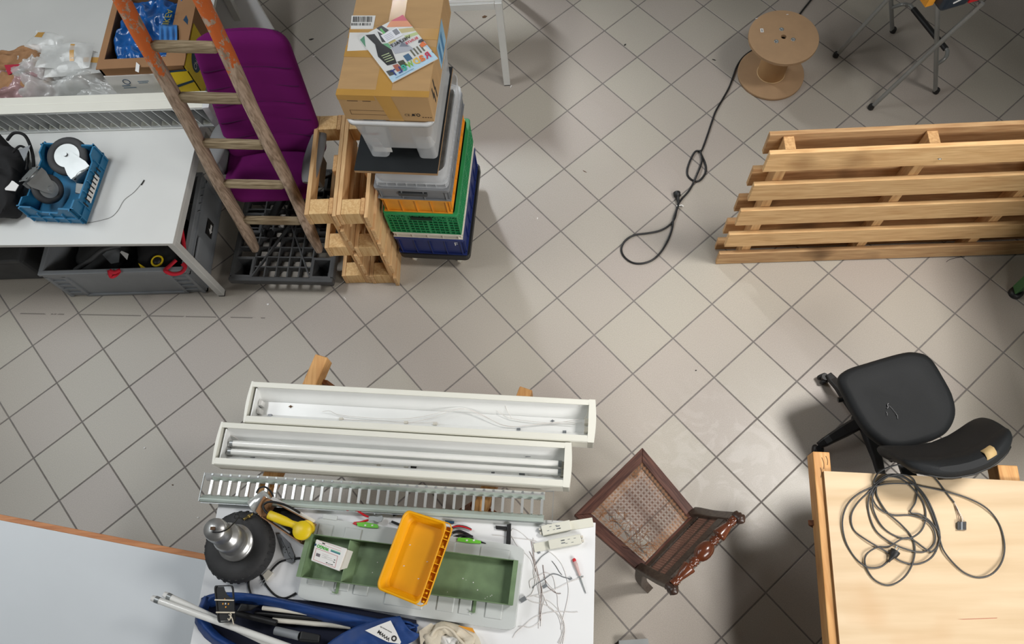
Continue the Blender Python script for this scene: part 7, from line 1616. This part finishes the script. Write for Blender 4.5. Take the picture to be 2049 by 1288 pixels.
# phone case
ZPh = .868
ph = thing('phone_case', 'black phone case with cut-out corner and pale bands, lying on the lamp tubes', 'phone case', at(448, 1210, ZPh))
K4 = [at(436, 1246, ZPh), at(471, 1244, ZPh), at(466, 1170, ZPh), at(428, 1171, ZPh)]
def kq(s, t, z=0): p = (K4[0] * (1 - s) + K4[1] * s) * (1 - t) + (K4[3] * (1 - s) + K4[2] * s) * t; return p + Vector((0, 0, z))
ko = rrect(0, 1, 0, 1, .12, 5)
bodyp = [(x, y) for x, y in ko]
sheet_ = [(0.06, .05), (.94, .05), (.96, .66), (.80, .66), (.72, .70), (.62, .76), (.54, .86), (.50, .96), (.06, .96)]
MB().slab([kq(x, y, .0) for x, y in sheet_], .002, n=(0, 0, 1)).build('back', M_black, ph, True)
fr_ = MB(); A1 = [kq(x, y, .004) for x, y in bodyp]; A2 = [kq(.5 + (x - .5) * .88, .5 + (y - .5) * .94, .004) for x, y in bodyp]; B1 = [p - Vector((0, 0, .010)) for p in A1]; B2 = [p - Vector((0, 0, .010)) for p in A2]
fr_.rings([B2, B1, A1, A2], 0, False, False, True); fr_.build('frame', M_black, ph, True)
for t in (.60, .27): MB().bar(kq(-.02, t + .01, .006), kq(1.02, t - .02, .006), .005, .002).build('pale_band', M_canvas, ph, True, label='pale rubber band')
for s, t, m_ in ((.38, .50, M_orange), (.52, .50, M_paper), (.68, .49, M_orange), (.52, .41, M_orange), (.5, .62, M_orange)): MB().box(*(lambda p: (p.x - .0022, p.x + .0022, p.y - .003, p.y + .003))(kq(s, t)), ZPh + .0005, ZPh + .0016).build('spot', m_, ph, True)
MB().tube(spline([kq(.70, .20, .008), kq(.82, .15, .012), kq(.88, .08, .010), kq(.90, -.06, .004)], 5), .0022, 6).build('knot', M_canvas, ph, True); MB().tube(spline([kq(.62, .10, .008), kq(.72, .06, .01), kq(.84, .20, .012), kq(.76, .24, .008)], 5), .0022, 6).build('knot', M_canvas, ph, True)

# ------------------------------------------------------------------ canvas bag with yellow lining
tb2 = thing('canvas_bag', 'crumpled cream canvas bag with a yellow edge at the bottom, beside the blue bag', 'bag', at(900, 1280, ZW))
c = at(895, 1285, .76); rs = []; n = 40
for k in range(14):
    a = 2 * PI * k / 14
    rs.append([Vector((c.x + (.062 + .008 * math.sin(5 * t + 1) + .026 * math.cos(a)) * math.cos(t) * 1.15, c.y + (.050 + .006 * math.sin(4 * t) + .024 * math.cos(a)) * math.sin(t), .748 + .026 * math.sin(a) + .006 * math.sin(7 * t + a))) for t in [2 * PI * j / n for j in range(n)]])
MB().rings(rs, 0, True, False, True).build('rolled_rim', M_canvas, tb2, True)
blob(c.x + .005, c.y - .005, .738, .045, .035, .018, seed=12, amp=.15).build('inner_folds', M_paper, tb2, True)
for q, m_ in ((zt([(838, 1262), (862, 1246), (868, 1250), (846, 1285), (842, 1300)], .77), M_canvas), (zt([(918, 1251), (944, 1256), (958, 1276), (966, 1300), (952, 1305), (946, 1272)], .765), M_canvas), (zt([(916, 1251), (945, 1256), (950, 1266), (930, 1258)], .772), M_orange), (zt([(855, 1290), (870, 1262), (885, 1254), (880, 1290)], .768), M_canvas)):
    MB().slab(q[::-1], .003).build('fold', m_, tb2, True)
MB().tube(spline(zt([(862, 1272), (872, 1258), (890, 1254), (905, 1262), (918, 1278), (930, 1290)], .778), 6), .006, 7).build('fold', M_canvas, tb2, True)

# ------------------------------------------------------------------ floor bits
o = MB().slab([at(x, y, .035) for x, y in ((1238, 1281), (1296, 1277), (1300, 1300), (1238, 1304))][::-1], .033).build('metal_box', M_steel, bevel=.004); tag(o, 'grey metal box on the floor, only its edge showing at the bottom of the photo', 'box')
rnd = random.Random(2)
def bit(label, px, py, s, m, cat='debris', rot=0.0, asp=.4, nm='debris'):
    p = at(px, py, 0); k = 5; pr_ = [(s * math.cos(2 * PI * i / k) * rnd.uniform(.7, 1.2), s * asp * math.sin(2 * PI * i / k) * rnd.uniform(.7, 1.2)) for i in range(k)]
    o = MB().prism(pr_, .0008, .0035).xf(Matrix.Translation(p) @ Matrix.Rotation(rot, 4, 'Z')).build(nm, m); tag(o, label, cat); return o
bit('dark leaf-like scrap on the tiles right of the purple chair', 622, 79, .016, M_ink, rot=.3, asp=.35)
bit('white sliver on the tiles between purple chair and cardboard box', 628, 113, .012, M_paper, rot=.6, asp=.3)
bit('white sliver at the joint above the dark scrap', 602, 42, .008, M_paper, rot=.8, asp=.3)
bit('white sliver at the foot of the white table leg', 1022, 173, .013, M_paper, rot=1.1, asp=.2)
bit('brown crumb under the white table', 969, 34, .016, M_inkbrown, rot=.2, asp=.6)
bit('dark crumb on a joint left of the spool', 1250, 90, .010, M_ink, rot=.7, asp=.4)
bit('dark flake on the tiles between the cable and the spool', 1428, 120, .012, M_ink, rot=-.4, asp=.3)
bit('small wood splinter on the tiles right of the crate stack', 1169, 343, .014, M_inkbrown, rot=-.6, asp=.15)
bit('white crumb on the tiles right of the navy crate', 1075, 437, .007, M_paper, rot=1.4, asp=.4)
bit('white crumb on the tiles in front of the plastic pallet', 536, 609, .008, M_paper, asp=.8)
bit('white chip in the tile joint in front of the half pallets', 690, 597, .020, M_paper, rot=-.9, asp=.08)
bit('tiny white crumb left of the lamp housings', 289, 896, .006, M_paper, asp=.8)
bit('tiny white crumb near the low table edging', 396, 1035, .006, M_paper, asp=.7)
bit('dark crumb on the tiles left of the louvre grid', 345, 970, .005, M_inkbrown, asp=.7)
bit('dark crumb on the tiles near the office chair', 1392, 741, .005, M_ink, asp=.7)

# ------------------------------------------------------------------ repeats carry a group
GROUPS = {'crate': 'crates stacked on the dolly', 'castor': 'castors in the blue crate', 'lamp_housing': 'opened lamp housings', 'half_pallet': 'half pallets standing on end', 'sawhorse': 'pine sawhorses', 'plastic_bag': 'plastic bags on the far desk', 'bubble_pouch': 'taped pouches on the bag pile', 'tripod_pole': 'poles in the blue bag', 'strap': 'red straps on the grey box', 'lamp_tube': 'loose lamp tubes', 'ballast': 'ballasts on the worktable', 'pliers': 'pliers on the worktable', 'cable_opener': 'lime green cable openers', 'connector': 'connectors among the loose wires', 'debris': 'small debris on the floor'}
for o in col.objects:
    if o.parent is None and 'label' in o:
        k = o.name.split('.')[0]
        if k in GROUPS: o['group'] = GROUPS[k]
        elif k == 'wire' and o.location.length == 0 and o.data and min(v.co.z for v in o.data.vertices) > .7: o['group'] = 'loose wires on the worktable'
